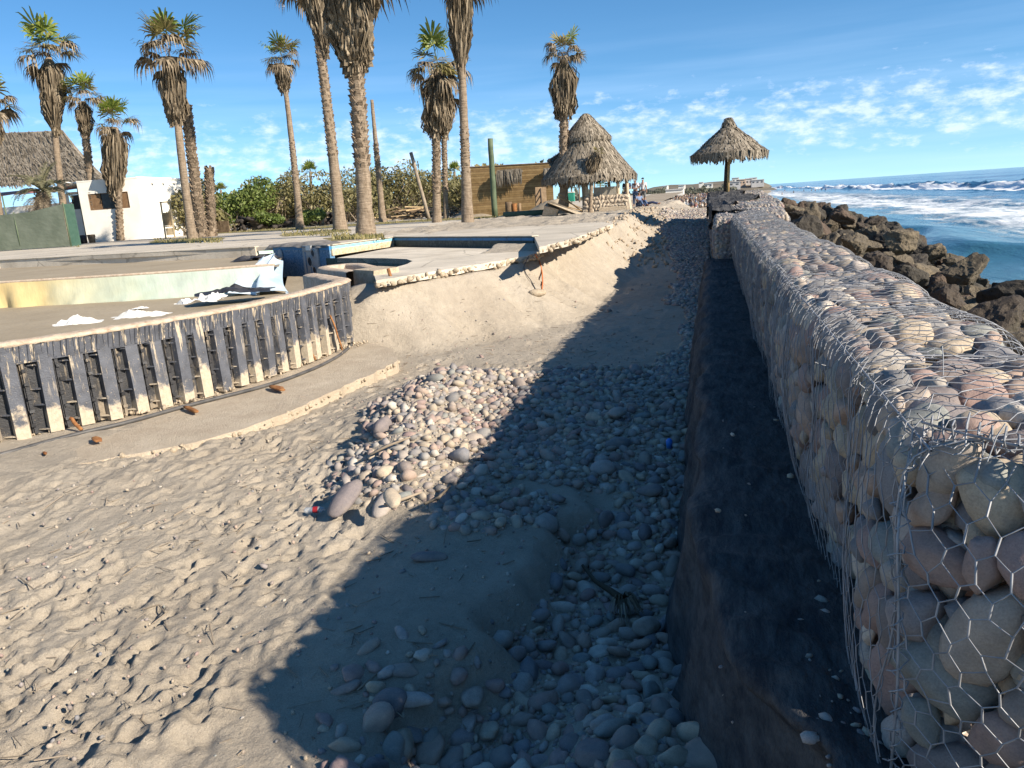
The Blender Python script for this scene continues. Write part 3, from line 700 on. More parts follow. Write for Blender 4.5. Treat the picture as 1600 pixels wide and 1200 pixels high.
ORD = ['nearest', 'second', 'third', 'fourth', 'fifth', 'sixth', 'seventh', 'eighth', 'ninth']
def build_gabions():
    r = random.Random(21)
    STOP = 1.03+.02-RC+RC*PI/2
    y = 1.6
    inside = lambda p: p[..., 0] > .47+(2.02-p[..., 1])*2.04   # behind the slanting near end
    for bi in range(9):
        L = 2.25 if bi == 0 else 1.9; y0, y1 = y, y+L; y = y1
        root = empty('gabion_basket', (.75, (y0+y1)/2, 0))
        def loc(p): return np.asarray(p, float)-np.array([.75, (y0+y1)/2, 0])
        tag(root, ORD[bi]+' basket from the camera in the row of stone-filled wire gabions', 'gabion', 'gabion baskets along the top of the wall')
        stot = 1.03+.02-RC+2*(RC*PI/2)+float(wall_x1((y0+y1)/2))-WALL_X0-2*RC+.35
        near = bi < 5
        # --- stones against the mesh, large first
        def sample(): return r.uniform(0.02, stot), r.uniform(y0+.03, y1-.03)
        if bi == 0: rad = [.115, .115, .11, .11, .105, .105, .1, .1, .1]+sorted([.042+.06*r.random()**1.4 for _ in range(460)], reverse=True)
        elif bi < 3: rad = sorted([.042+.075*r.random()**1.7 for _ in range(420)], reverse=True)
        else: rad = sorted([.045+.05*r.random()**1.5 for _ in range(430)], reverse=True)
        pts = scatter(sample, rad, 14, .15, .80)
        st = np.array(pts); pos, nor = wall_surf(st[:, 0], st[:, 1], 0.)
        items = []
        for k in range(len(st)):
            q = st[k, 2]; p = pos[k]-nor[k]*(q*.80+.012)
            if bi == 0 and not inside(p-np.array([.02, .09, 0])): continue
            items.append((p, nor[k], q))
        if bi == 0:                       # near end of the row
            ep = scatter(lambda: (r.uniform(.04, .71), r.uniform(.03, .93)), [.125, .115, .11, .105, .10, .10, .1]+sorted([.042+.05*r.random() for _ in range(190)], reverse=True), 16, .15, .80)
            e = np.array(ep); pos, nor = end_surf(e[:, 0], e[:, 1], 0.)
            items += [(pos[k]-nor[k]*(e[k, 2]*.85+.04), nor[k], e[k, 2]) for k in range(len(e))]
        # --- filling behind the first layer
        fill = []
        nf = 420 if bi < 4 else 260; FP, FN = wall_surf(rng.uniform(0, stot, nf), rng.uniform(y0, y1, nf), 0.)
        for p, n in zip(FP, FN):
            q = r.uniform(.04, .075)
            if bi == 0 and not inside(p-n*.12-np.array([.05, .16, 0])): continue
            fill.append((tuple(loc(p-n*r.uniform(.14, .23))), (r.uniform(0, 6), r.uniform(0, 6), r.uniform(0, 6)), (q*1.25, q*1.1, q)))
        if bi == 0:
            FP, FN = end_surf(rng.uniform(0, .76, 220), rng.uniform(0, .96, 220))
            for p, n in zip(FP, FN):
                q = r.uniform(.04, .075)
                fill.append((tuple(loc(p-n*r.uniform(.14, .22))), (r.uniform(0, 6), r.uniform(0, 6), r.uniform(0, 6)), (q*1.25, q*1.1, q)))
        items.sort(key=lambda it: -it[2])
        for k, (p, n, q) in enumerate(items):
            zq = Vector(n).to_track_quat('Z', 'Y'); e = (zq.to_matrix().to_4x4() @ Matrix.Rotation(r.uniform(0, 6.28), 4, 'Z') @ Matrix.Rotation(r.gauss(0, .35), 4, 'X')).to_euler()
            sc = (q*r.uniform(1.1, 1.4), q*r.uniform(1.0, 1.25), q*r.uniform(1.05, 1.35))
            if near and k < 298: link('stone', (GAB3 if bi < 2 else GAB2)[r.randrange(10)], root, loc(p), e, sc)
            else: fill.append((tuple(loc(p)), tuple(e), sc))
        f = joined_stones('stone_fill', fill, RAW1, MAT['gabion_stone'], root); f['kind'] = 'stuff'
        core = MB(); core.box(loc(((WALL_X0+float(wall_x1((y0+y1)/2)))/2, (y0+y1)/2+(.36 if bi == 0 else 0), .38)), (float(wall_x1((y0+y1)/2))-WALL_X0-.34, L-(.78 if bi == 0 else .0)-.004*bi, .98))
        c = core.build('stone_core', MAT['gabion_stone'], root); c['kind'] = 'stuff'
        # --- wire
        parts = []
        sub = 2 if bi < 3 else 1; sides = 4 if bi < 2 else 3; rr = 1. if bi < 3 else 1.15
        segs, tw = hexnet(0, stot, y0, y1, .08, .112, .006, bi)
        if bi == 0:
            mp, _ = wall_surf(segs[:, :, 0].mean(1), segs[:, :, 1].mean(1), .014); kp = inside(mp); segs, tw = segs[kp], tw[kp]
        V, Fc, n = wires(wall_surf, segs, tw, .014, .0014*rr, .0022*rr, sides, sub); parts.append((np.concatenate(V), np.concatenate(Fc)))
        ss = np.linspace(0, stot, 40)
        for k in range(3):
            yy = y0+L*k/2 if bi else (2.05, 2.9, 3.85)[k]
            e, _ = wall_surf(ss, np.full(40, yy)+.012*np.sin(ss*9+k), .02); parts.append(polyline_wire(e, .003))
            parts.append(lacing(e, .014, 16 if bi < 3 else 10, .0017, k))
        yy = np.linspace(y0 if bi else 2.03, y1, 30); se = 1.03+.02-RC+RC*.8
        e, _ = wall_surf(np.full(30, se), yy, .022); parts.append(polyline_wire(e, .004)); parts.append(lacing(e, .018, 18 if bi < 3 else 12, .0016, 7+bi))
        # loose second skin of mesh where the lid overlaps the top edge
        s2, t2 = hexnet(1.03, 1.16, y0 if bi else 2.05, y1, .08, .1, .014, 50+bi)
        V, Fc, n = wires(wall_surf, s2, t2, .034, .0014*rr, .002*rr, 3, 1); parts.append((np.concatenate(V), np.concatenate(Fc)))
        if bi > 4:
            s3, t3 = hexnet(1.3, stot, y0, y1, .09, .11, .012, 90+bi)
            V, Fc, n = wires(wall_surf, s3, t3, .026, .0013*rr, .002*rr, 3, 1); parts.append((np.concatenate(V), np.concatenate(Fc)))
        if bi == 0:
            seg, tw = hexnet(0, 1.02, 0, .76, .075, .098, .006, 77)
            V, Fc, n = wires(lambda s, q, o=0.: end_surf(q, s, o), seg, tw, .022, .0019, .003, 4, 2); parts.append((np.concatenate(V), np.concatenate(Fc)))
            b = np.linspace(0, 1.0, 20)
            for a, rd in ((0.0, .02), (.42, .022), (.75, .02)):
                e, _ = end_surf(np.full(20, a)+.02*np.sin(b*5), b, .03); parts.append(polyline_wire(e, .0042)); parts.append(lacing(e, rd*.8, 16, .0022, int(a*9)))
            a = np.linspace(0, .76, 14); e, _ = end_surf(a, np.full(14, 1.02), .02); parts.append(polyline_wire(e, .004)); parts.append(lacing(e, .03, 26, .0024, 3))
            # sprung ends of tie wire
            for k in range(9):
                p0, n0 = wall_surf(r.uniform(.85, 1.3), r.uniform(y0, y1+3), .02); q = p0+n0*r.uniform(.02, .06)+np.array([r.gauss(0, .03), r.gauss(0, .03), r.uniform(0, .03)])
                parts.append(polyline_wire([p0, (p0+q)/2+n0*.015, q], .0018, 3))
        v, f = join_wire(parts)
        link('wire_mesh', mesh_data('wire_mesh', v-np.array([.75, (y0+y1)/2, 0]), f, MAT['wire']), root)
build_gabions()

def build_far_wall():
    """where the upper course steps out over the ledge and is wrapped in fabric"""
    r = random.Random(31)
    def block(name, label, x0, x1, y0, y1, zb, zts, nst, fab=None):
        root = empty(name, ((x0+x1)/2, (y0+y1)/2, 0)); O = np.array([(x0+x1)/2, (y0+y1)/2, 0])
        tag(root, label, 'gabion', 'gabion blocks at the far end of the wall')
        ztf = lambda y: np.interp(y, [y0, y1], zts)+.05*np.sin(np.asarray(y)*2.2)
        surf = lambda s, y, off=0.: wall_surf(s, y, off, x0, ztf(y), x1, 1.2, y0, .8, zb)
        zt = max(zts); stot = (zt-zb-RC)+RC*PI+(x1-x0-2*RC)+.35; it = []
        FP, FN = surf(rng.uniform(0, stot, nst), rng.uniform(y0, y1, nst))
        for p, n in zip(FP, FN):
            q = r.uniform(.05, .1)
            it.append((tuple(p-n*q*.6-O), tuple(r.uniform(0, 6) for _ in range(3)), (q*1.2, q*1.05, q)))
        for _ in range(int(nst*.2)):      # end that faces the camera
            x, z = r.uniform(x0+.05, x1-.05), r.uniform(zb, zts[0]-.08); q = r.uniform(.055, .10)
            it.append((tuple(np.array([x, y0+q*.3+.06*((x-(x0+x1)/2)/(x1-x0)*2)**4, z])-O), tuple(r.uniform(0, 6) for _ in range(3)), (q*1.2, q, q*1.1)))
        j = joined_stones('stone_fill', it, RAW1, MAT['cobble'], root); j['kind'] = 'stuff'
        core = MB(); zc = zts[0]-.14; core.box(np.array([(x0+x1)/2, (y0+y1)/2+.1, (zb+zc)/2])-O, (x1-x0-.24, y1-y0-.2, zc-zb)); k = core.build('stone_core', MAT['cobble'], root); k['kind'] = 'stuff'
        seg, tw = hexnet(0, stot, y0, y1, .085, .115, .01, int(y0)); V, Fc, n = wires(surf, seg, tw, .016, .0034, .0045, 3, 1)
        link('wire_mesh', mesh_data('wire_mesh', np.concatenate(V)-O, np.concatenate(Fc), MAT['wire']), root)
        if fab:
            fx0, fx1, fy0, fy1 = fab; ys = np.arange(fy0, fy1, .07); wl = .42; s = np.linspace(-wl, fx1-fx0, 64)
            S, Y = np.meshgrid(s, ys, indexing='ij'); Y0 = Y; Y = Y+.35*noise(S*1.6, 0*Y, 0, 13)*np.where((Y < fy0+.4) | (Y > fy1-.4), 1, 0)
            X = np.where(S < 0, fx0-.05, fx0-.05+S); Z = ztf(Y)+.035+np.minimum(S, 0)
            ragg = .45*noise(Y*.9, 0, 0, 3); fold = 1-np.abs(noise(Y*1.7+X*.5, X*1.1, 0, 6)); fold2 = 1-np.abs(noise(Y*4.2+X, X*2.2, 0, 16))
            X = X+np.where(S < 0, -.10*(1-np.abs(noise(Y*2.2, S, 0, 4))), ragg*sstep(.3, fx1-fx0, S)); Z = Z+np.where(S > -.12, .20*(fold-.55)+.08*(fold2-.55)+.03*fbm(X*4, Y*4, 0, 3, 7), 0)
            v = np.stack([X, Y, Z], -1).reshape(-1, 3)-O
            link('fabric_wrap', mesh_data('fabric_wrap', v, grid_faces(*X.shape), MAT['fabric']), root)
    block('gabion_block', 'gabion block stepping out over the fabric ledge, stone end facing the camera', .06, .62, 19.0, 25.0, -.05, (.96, 1.12), 1700, (.06, .62, 20.2, 25.))
    block('gabion_block', 'farthest gabion block rising to the thatched parasol, half covered by torn black fabric', -.02, 2.1, 25.0, 37.0, -.4, (1.10, 1.43), 5200, (-.02, 1.15, 25.1, 36.6))
    block('gabion_block', 'seaward gabion block beside the far fabric wrap', .62, 1.75, 19.05, 25.0, -.05, (1.0, 1.12), 1500)
    # white stones weighing the cloth down
    for i, (px, py, y) in enumerate([(1146, 304, 34.5), (1128, 316, 30), (1134, 328, 25), (1142, 329, 25), (1157, 328, 25), (1186, 352, 18.5)]):
        p = aty(px, py, y); s = .10
        o = link('weight_stone', VAR2[i], None, p, (0, 0, i), (s*1.2, s, s*.9)); tag(o, 'pale stone weighing down the torn fabric on the far wall', 'stone', 'stones on the far fabric')
build_far_wall()

# ------------------------------------------------------------------ breakwater boulders
def boulder_mesh(seed):
    v, f = ico(4); v = v.copy(); r = np.random.default_rng(seed)
    d = np.ones(len(v))
    for k in range(11):
        n = r.normal(size=3); n /= np.linalg.norm(n); h = r.uniform(.5, .84); p = v@n
        d = np.minimum(d, np.where(p > 1e-3, h/np.maximum(p, 1e-3), 9))
    d = d*(1+.13*fbm(v[:, 0]*1.7+seed, v[:, 1]*1.7, v[:, 2]*1.7, 5, seed, .55)+.03*fbm(v[:, 0]*9, v[:, 1]*9, v[:, 2]*9+seed, 2, seed+5))
    v = v*d[:, None]*np.array([1.15, r.uniform(.8, 1), r.uniform(.7, .92)])
    return mesh_data('boulder_mesh', v, f, MAT['boulder'], False)
def build_boulders():
    BM = [boulder_mesh(500+i) for i in range(12)]; r = random.Random(8)
    hero = [(1485, 484, 10.5, .50, 'smooth grey oval boulder beside the gabion edge, shaded face to the camera'), (1255, 362, 15.5, .75, 'big dark boulder close behind the gabions, with a shaded undercut face'),
            (1560, 510, 8.5, .62, 'large dark boulder at right edge with a sunlit top'), (1405, 375, 17.5, .62, 'dark pointed boulder standing out on the crest against the surf'),
            (1318, 340, 22, .55, 'pale-capped flat boulder on the crest of the breakwater'), (1372, 412, 14, .5, 'light brown boulder in the middle of the breakwater'),
            (1505, 425, 16.5, .72, 'olive weed-stained boulder low on the sea side'), (1420, 432, 12.5, .45, 'tan squarish boulder just above the gabion edge'), (1580, 470, 13, .8, 'long dark flat boulder low at the right edge by the water'),
            (1335, 380, 15, .55, 'dark brown cracked boulder at the centre of the rocks'), (1590, 560, 6.2, .5, 'brown boulder at the right edge just over the wire lid')]
    k = 0; spots = []
    for px, py, y, s, lab in hero:
        p = aty(px, py, y); o = link('boulder', BM[k % 12], None, p, (r.gauss(0, .3), r.gauss(0, .3), r.uniform(0, 6.3)), s*.56); k += 1
        tag(o, lab, 'boulder', 'breakwater boulders'); spots.append((p[0], p[1], s*.56))
    for p, e in (((1.72, 1.4, .18), .72), ((1.9, .3, .1), .7)):  # out of view, added to keep the sun off the near fabric ledge
        o = link('boulder', BM[3], None, p, (.3, .2, e*5), e); tag(o, 'unseen boulder added beside the near end of the gabion row to shade the ledge', 'boulder', 'breakwater boulders')
    def crest(y): return np.interp(y, [0, 5, 10, 13, 16, 18, 20, 24, 28, 40], [-.35, -.28, -.2, -.3, -.24, -.1, .12, .38, .48, .5])
    def halfw(y): return np.interp(y, [0, 10, 18, 24, 30, 40], [5.2, 5.2, 4.8, 4.3, 4., 3.8])
    n = 0; tries = 0; rows_ = []
    while n < 300 and tries < 20000:
        tries += 1
        y = r.uniform(1, 41); x0 = float(wall_x1(y))+.35+(1.1 if y > 24 else .7 if y > 19 else 0); w = float(halfw(y)); u = r.random()**.9; x = x0+u*w
        s = r.uniform(.2, .4)*(1 if y < 26 else 1.1)
        if any((x-a)**2+(y-b)**2 < (.78*(s+c))**2 for a, b, c in spots): continue
        z = float(crest(y))+(.22 if u < .3 else 0)-1.8*max(0, u-.55)**1.1/.45*1.0+r.uniform(-.18, .12)-s*.45
        o = link('boulder', BM[r.randrange(12)], None, (x, y, z), (r.gauss(0, .5), r.gauss(0, .5), r.uniform(0, 6.3)), (s*r.uniform(.9, 1.25), s, s*r.uniform(.8, 1.05)))
        spots.append((x, y, s)); n += 1
        rows_.append((u, y, s, o))
    ordw = ['first', 'second', 'third', 'fourth', 'fifth', 'sixth', 'seventh', 'eighth', 'ninth', 'tenth', 'eleventh', 'twelfth']
    for lo, hi, nm in ((0, .2, 'row beside the gabions'), (.2, .45, 'inner row of the breakwater'), (.45, .7, 'crest row of the breakwater'), (.7, 2, 'waterline row of the breakwater')):
        row = sorted([q for q in rows_ if lo <= q[0] < hi], key=lambda q: q[1])
        for i, (u, y, s, o) in enumerate(row):
            sz = 'large' if s > .34 else 'middling' if s > .27 else 'small'
            tag(o, ('%s boulder, %s from the camera in the %s' % (sz, ordw[i], nm)) if i < 12 else ('%s brown boulder in the %s part of the %s' % (sz, 'far' if y > 28 else 'distant middle' if y > 20 else 'middle', nm)), 'boulder', 'breakwater boulders')
    # under-layer of broken rock
    it = []
    for _ in range(1100):
        y = r.uniform(0, 42); x0 = float(wall_x1(y))+.15; u = r.random(); w = float(halfw(y)); q = r.uniform(.14, .36)
        it.append(((x0+u*w, y, float(crest(y))-.35-1.9*max(0, u-.5)-r.uniform(0, .25)), tuple(r.uniform(0, 6) for _ in range(3)), (q*1.3, q, q*.9)))
    raws = [(np.array([v.co[:] for v in BM[0].vertices])[:0], None)]
    rw = []
    for i in range(6):
        v, f = ico(2); rr = np.random.default_rng(i+900); d = np.ones(len(v))
        for k in range(7):
            nn = rr.normal(size=3); nn /= np.linalg.norm(nn); p = v@nn; d = np.minimum(d, np.where(p > 1e-3, rr.uniform(.5, .85)/np.maximum(p, 1e-3), 9))
        rw.append((v*d[:, None], f))
    tag(joined_stones('rubble_rock', it, rw, MAT['boulder'], None, False), 'smaller broken rock wedged between the breakwater boulders', 'rubble', kind='stuff')
    mb = MB(); ys = np.linspace(-4, 44, 60); P = []
    for y in ys:
        x0 = float(wall_x1(y))-.25; w = float(halfw(y)); c = float(crest(y))
        P.append([(x0, y, c-.55), (x0+w*.5, y, c-.75), (x0+w*.8, y, c-1.6), (x0+w*1.15, y, -3.1)])
    mb.grid(np.array(P)); tag(mb.build('rock_bed', MAT['boulder'], smooth=True), kind='structure')
build_boulders()

# ------------------------------------------------------------------ sea
ZS = -2.5
def build_sea():
    def h(x, y):
        z = 0
        def crest(x0, a, wf, wb, sd, amp):
            c = x0+amp*fbm(y*.012, 0*y, 0, 3, sd)+2*fbm(y*.08, 0*y, 0, 2, sd+1); d = x-c
            k = a*(.75+.5*noise(y*.02, 0*y, 0, sd+2))
            return k*np.where(d < 0, np.exp(-(d/wf)**2), np.exp(-(d/wb)**2))
        lump = np.abs(fbm(x*.55, y*.4, 0, 4, 81, .6))
        br = crest(56, 1.7, 2.2, 6, 1, 5)
        z = br*(.75+.55*lump)+.35*lump*np.exp(-((x-52.5)/4.)**2)
        z = z+crest(33, .32, 1.5, 4, 11, 5)+crest(22, .28, 1.2, 3.5, 21, 3)+crest(13.5, .55, 1.2, 3., 31, 1.5)+crest(96, .7, 9, 9, 41, 12)+crest(150, .7, 13, 13, 51, 16)+crest(230, .8, 16, 16, 61, 16)
        return z+.10*fbm(x*.25, y*.12, 0, 4, 71)
    xs = np.concatenate([np.arange(3, 70, .45), np.geomspace(70, 700, 120)[1:], [1500, 4000, 12000, 40000]])
    ys = np.concatenate([np.arange(-12, 130, .9), np.geomspace(130, 1500, 150)[1:], [3000, 8000, 40000]])
    X, Y = np.meshgrid(xs, ys, indexing='ij'); Z = ZS+h(X, Y)*np.clip((xs[:, None] < 1000)*1., 0, 1)*(Y < 2500)
    t = NT('sea_water'); p = t.sep(); X_ = p[0]
    deep = t.ramp(t.math('DIVIDE', X_, 120.), [(0, (.05, .14, .14)), (.12, (.04, .135, .185)), (.35, (.025, .105, .19)), (1, (.018, .08, .165))])
    # white water: amount by distance from the shore, torn by stretched noise
    w = t.noise(.16, 4, .6, t.map((1, .35, 1))); 
    xw = t.math('ADD', X_, t.math('MULTIPLY', t.math('SUBTRACT', t.noise(.05, 4, .55, t.map((.25, 1, 1))), .5), 16.))
    amt = t.ramp(t.math('DIVIDE', xw, 100.), [(0, .55), (.10, .50), (.135, .10), (.17, .36), (.24, .58), (.32, .51), (.40, .44), (.48, .28), (.525, .40)])
    el = amt.node.color_ramp.elements
    for q, v in ((.545, .95), (.572, .9), (.60, .22), (.66, .0)):
        e = el.new(q); e.color = (v, v, v, 1)
    f1 = t.noise(.42, 9, .72, t.map((1.0, .42, 1)), .6); f2 = t.noise(2.3, 6, .7, t.map((1, .5, 1)), .8)
    fm = t.math('ADD', t.math('MULTIPLY', f1, .7), t.math('MULTIPLY', f2, .3))
    foam = t.math('MULTIPLY', t.math('SUBTRACT', t.math('ADD', fm, amt), .92), 5., True)
    col = t.mix(foam, deep, (.80, .82, .83)); rgh = t.ramp(foam, [(0, .12), (.5, .8)])
    b = t.bump(t.noise(.9, 6, .6, t.map((1, .45, 1))), .5, .35); b = t.bump(t.noise(.16, 4, .55, t.map((1, .25, 1))), .5, 1.6, b); b = t.bump(fm, .35, .3, b)
    m = t.done(col, rgh, b, .5, 0, IOR=1.33)
    o = link('sea', mesh_data('sea', np.stack([X, Y, Z], -1).reshape(-1, 3), grid_faces(*X.shape)[:, ::-1], m)); tag(o, kind='structure')
build_sea()
# ------------------------------------------------------------------ the broken swimming pool
def stained(name, base, splash, level, soft=.12):
    """dark moulded plastic with dried cement splashed on its lower part and down its face"""
    t = NT(name); z = t.sep(t.obj)[2]; w = t.noise(5, 6, .7); oi = t.N.new('ShaderNodeObjectInfo')
    low = t.math('MULTIPLY', t.math('SUBTRACT', t.math('ADD', t.math('MULTIPLY', w, .9), t.math('ADD', t.math('MULTIPLY', oi.outputs['Random'], .42), level-.16)), z), 9., True)
    run = t.ramp(t.noise(9, 5, .65, t.map((2.2, 2.2, .22))), [(.56, 0.), (.60, 1.)])
    top = t.ramp(z, [(.35, 0.), (.8, 1.)])
    spk = t.ramp(t.noise(34, 4, .7), [(.63, 0.), (.68, .8)])
    m = t.math('MAXIMUM', t.math('MAXIMUM', low, t.math('MULTIPLY', run, top)), spk)
    col = t.mix(m, t.ramp(t.noise(7, 4), [(.3, tuple(c*.75 for c in base)), (.7, tuple(c*1.25 for c in base))]), t.ramp(t.noise(25, 4), [(.3, tuple(c*.75 for c in splash)), (.7, splash)]))
    return t.done(col, t.ramp(m, [(0, .5), (1, .95)]), t.bump(t.math('ADD', m, t.noise(60, 4)), .5, .012), .35)
MAT['stave'] = stained('grey_plastic_stave', (.085, .09, .105), (.50, .42, .315), -.18)
MAT['bay'] = stained('black_plastic_bay', (.035, .035, .037), (.26, .215, .16), -.40)
t = NT('cement_coping'); MAT['coping'] = t.done(t.ramp(t.noise(9, 7, .7), [(.28, (.32, .2, .135)), (.42, (.44, .34, .25)), (.7, (.58, .49, .38))]), .95, t.bump(t.noise(40, 6, .7), .8, .02), .15)
def tile_mat(name, a, b, c, stripe=None, scale=10.):
    t = NT(name); n = t.noise(scale, 7, .75); v = t.vor(26); n2 = t.noise(2.2, 4)
    col = t.ramp(n, [(.36, a), (.5, b), (.62, c)]); col = t.mix(.35, col, t.ramp(v, [(.1, .55), (.5, 1.15)]), 'MULTIPLY')
    col = t.mix(t.ramp(n2, [(.45, 0.), (.62, .6)]), col, b)
    if stripe:
        z0, z1, sc = stripe; z = t.sep()[2]
        k = t.math('MULTIPLY', t.math('GREATER_THAN', z, z0), t.math('LESS_THAN', z, z1)); wear = t.ramp(t.noise(6, 5, .7), [(.3, .35), (.5, 1.)])
        col = t.mix(t.math('MULTIPLY', k, wear), col, sc)
    return t.done(col, .6, t.bump(n, .4, .01), .4)
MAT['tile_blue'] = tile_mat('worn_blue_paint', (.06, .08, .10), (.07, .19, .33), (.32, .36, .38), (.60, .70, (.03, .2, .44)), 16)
MAT['tile_shaded'] = tile_mat('shade_dark_tile', (.012, .016, .014), (.03, .045, .04), (.10, .10, .085), (.625, .70, (.03, .16, .34)))  # shaded stretch beside the cream wall: shade put into tile and stripe colours
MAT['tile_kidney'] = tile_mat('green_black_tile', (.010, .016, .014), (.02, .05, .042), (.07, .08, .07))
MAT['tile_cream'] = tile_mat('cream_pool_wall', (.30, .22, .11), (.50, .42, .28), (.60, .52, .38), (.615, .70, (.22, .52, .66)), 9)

def build_pool():
    rb = [(38, 677), (90, 665), (140, 656), (181, 647), (217, 640), (257, 630), (294, 620), (324, 610), (353, 604), (379, 595), (404, 589), (425, 580), (447, 572), (466, 565), (481, 560), (495, 554), (507, 551), (520, 546), (539, 535), (547, 528)]
    P = [atz(*p, -.6)[:2] for p in rb]
    xs = np.array(P); tt = np.linspace(0, 1, len(xs)); cx = np.polyfit(tt, xs[:, 0], 3); cy = np.polyfit(tt, xs[:, 1], 3)
    ex = [np.array([np.polyval(cx, t), np.polyval(cy, t)]) for t in np.linspace(0, .98, 20)]
    d = ex[0]-ex[1]; path = [ex[0]+d*k*1.0+np.array([-.06, .0])*k*k*.5 for k in (6, 5, 4, 3, 2, 1)]+ex
    last = path[-1]; path += [last+np.array([-.10, .33]), last+np.array([-.32, .62])]
    path = np.array(path); Z0, Z1 = -.64, .44; H = Z1-Z0
    root = empty('pool_wall', (path[12][0], path[12][1], Z0)); O = np.array([path[12][0], path[12][1], Z0])
    tag(root, 'curved outer wall of the exposed pool, grey ribbed plastic panels caked with cement', 'pool wall')
    N = len(path)
    for i in range(N):
        a = path[max(0, i-1)]; b = path[min(N-1, i+1)]; t = (b-a)/np.linalg.norm(b-a); nrm = np.array([t[1], -t[0]])   # outwards
        rz = math.atan2(t[1], t[0]); w = .175 if i < N-6 else .12
        c = path[i]
        loc = (c[0]-O[0], c[1]-O[1], 0)
        # stave: tapering proud rib, front narrower than back
        mb = MB(); h = H; w2 = w/2
        pr = [(-w2, 0), (-w2*.82, .11), (w2*.82, .11), (w2, 0)]
        mb.add([(x, -y, 0) for x, y in pr]+[(x*1.04, -y*.92, h) for x, y in pr], [(0, 1, 5, 4), (1, 2, 6, 5), (2, 3, 7, 6), (4, 5, 6, 7)])
        st = mb.build('stave', MAT['stave'], root, loc=(loc[0]+rng.normal(0, .008), loc[1]+rng.normal(0, .008), rng.uniform(-.015, .008)), rot=(rng.normal(0, .012), rng.normal(0, .014), rz+rng.normal(0, .03)))
        if i < N-1:
            nx = path[i+1]; m = (c+nx)/2; L = np.linalg.norm(nx-c); rz2 = math.atan2(*(nx-c)[::-1]); loc2 = (m[0]-O[0], m[1]-O[1], 0)
            p = MB(); p.box((0, .02, h/2), (L*1.02, .03, h)); pan = p.build('panel', MAT['bay'], root, loc=loc2, rot=(0, 0, rz2))
            gap = L-w
            for q in range(4):                      # stiffening shelves
                s = MB(); z = h*(.06+.23*q)+.02*rng.normal(); e = gap/2
                s.add([(-e*.1, -.004, z), (e*1.05, -.004, z), (e*1.05, -.095, z+.002), (-e*.1, -.004, z+.014), (e*1.05, -.004, z+.014), (e*1.05, -.095, z+.016)], [(0, 2, 1), (3, 4, 5), (0, 3, 5, 2), (1, 2, 5, 4)])
                s.build('shelf', MAT['stave'], pan)
            s = MB(); s.box((-gap*.26, -.045, h*.42), (.035, .05, h*.80)); s.box((-gap*.40, -.03, h*.42), (.02, .03, h*.8))
            for q in range(5): s.box((-gap*.26+.012*rng.normal(), -.078, h*(.12+.15*q)), (.05, .03, .035), 0, rng.uniform(-.3, .3))
            s.build('joint_strut', MAT['bay'], pan)
            s = MB(); g = L*.5; zc = h*.80
            s.add([(-g, 0, zc), (g, 0, zc), (g, 0, h), (-g, 0, h), (-g, -.085, zc), (g, -.085, zc), (g, -.115, h), (-g, -.115, h)], [(4, 5, 6, 7), (0, 4, 7, 3), (1, 2, 6, 5), (0, 1, 5, 4), (3, 7, 6, 2)])
            for q in (-.30, -.12, .12, .30): s.add([(q*L-.018, -.10, zc+.02), (q*L+.018, -.10, zc+.02), (q*L, -.135, h-.01), (q*L-.012, -.11, h), (q*L+.012, -.11, h)], [(0, 1, 2), (0, 2, 3), (1, 4, 2)])
            s.build('head_rail', MAT['stave'], pan)
    # cement coping
    pp = np.concatenate([path, [path[-1]+np.array([-.35, .30]), path[-1]+np.array([-.75, .75]), path[-1]+np.array([-1.3, 1.35])]])
    cu = np.interp(np.linspace(0, len(pp)-1, 160), np.arange(len(pp)), pp[:, 0]), np.interp(np.linspace(0, len(pp)-1, 160), np.arange(len(pp)), pp[:, 1])
    c = np.stack(cu, 1); t = np.gradient(c, axis=0); t /= np.linalg.norm(t, axis=1)[:, None]; n = np.stack([t[:, 1], -t[:, 0]], 1)
    rows = []
    for off, z in ((.10, .425), (.135, .445), (.12, .475), (.02, .49), (-.10, .485), (-.19, .47), (-.22, .44), (-.22, -.3)):
        q = c+n*(off+.018*fbm(np.arange(160)*.7, np.full(160, off*20), 0, 3, 5))[:, None]; zz = z+.008*fbm(np.arange(160)*.9, np.full(160, z*30), 0, 2, 6)
        rows.append(np.concatenate([q, zz[:, None]], 1))
    mb = MB(); mb.grid(np.array(rows).transpose(1, 0, 2)-O); mb.build('coping', MAT['coping'], root, True)
    # hooked return of the coping at the end of the pool
    hk = np.array([(-7.05, 14.4), (-7.5, 14.9), (-8.1, 15.4), (-8.55, 15.95), (-8.62, 16.4), (-8.3, 16.7), (-7.85, 16.45), (-7.35, 15.75), (-7.0, 15.3)])
    k = np.linspace(0, len(hk)-1, 50); c = np.stack([np.interp(k, np.arange(len(hk)), hk[:, 0]), np.interp(k, np.arange(len(hk)), hk[:, 1])], 1)
    for _ in range(2): c[1:-1] = (c[:-2]+2*c[1:-1]+c[2:])/4
    t = np.gradient(c, axis=0); t /= np.linalg.norm(t, axis=1)[:, None]; n = np.stack([t[:, 1], -t[:, 0]], 1)
    rows = [np.concatenate([c+n*o, np.full((50, 1), z)], 1) for o, z in ((.15, -.2), (.15, .47), (.1, .50), (-.1, .50), (-.15, .47), (-.15, -.2))]
    mb = MB(); mb.grid(np.array(rows).transpose(1, 0, 2)-O); mb.build('hooked_coping', MAT['coping'], root, True)
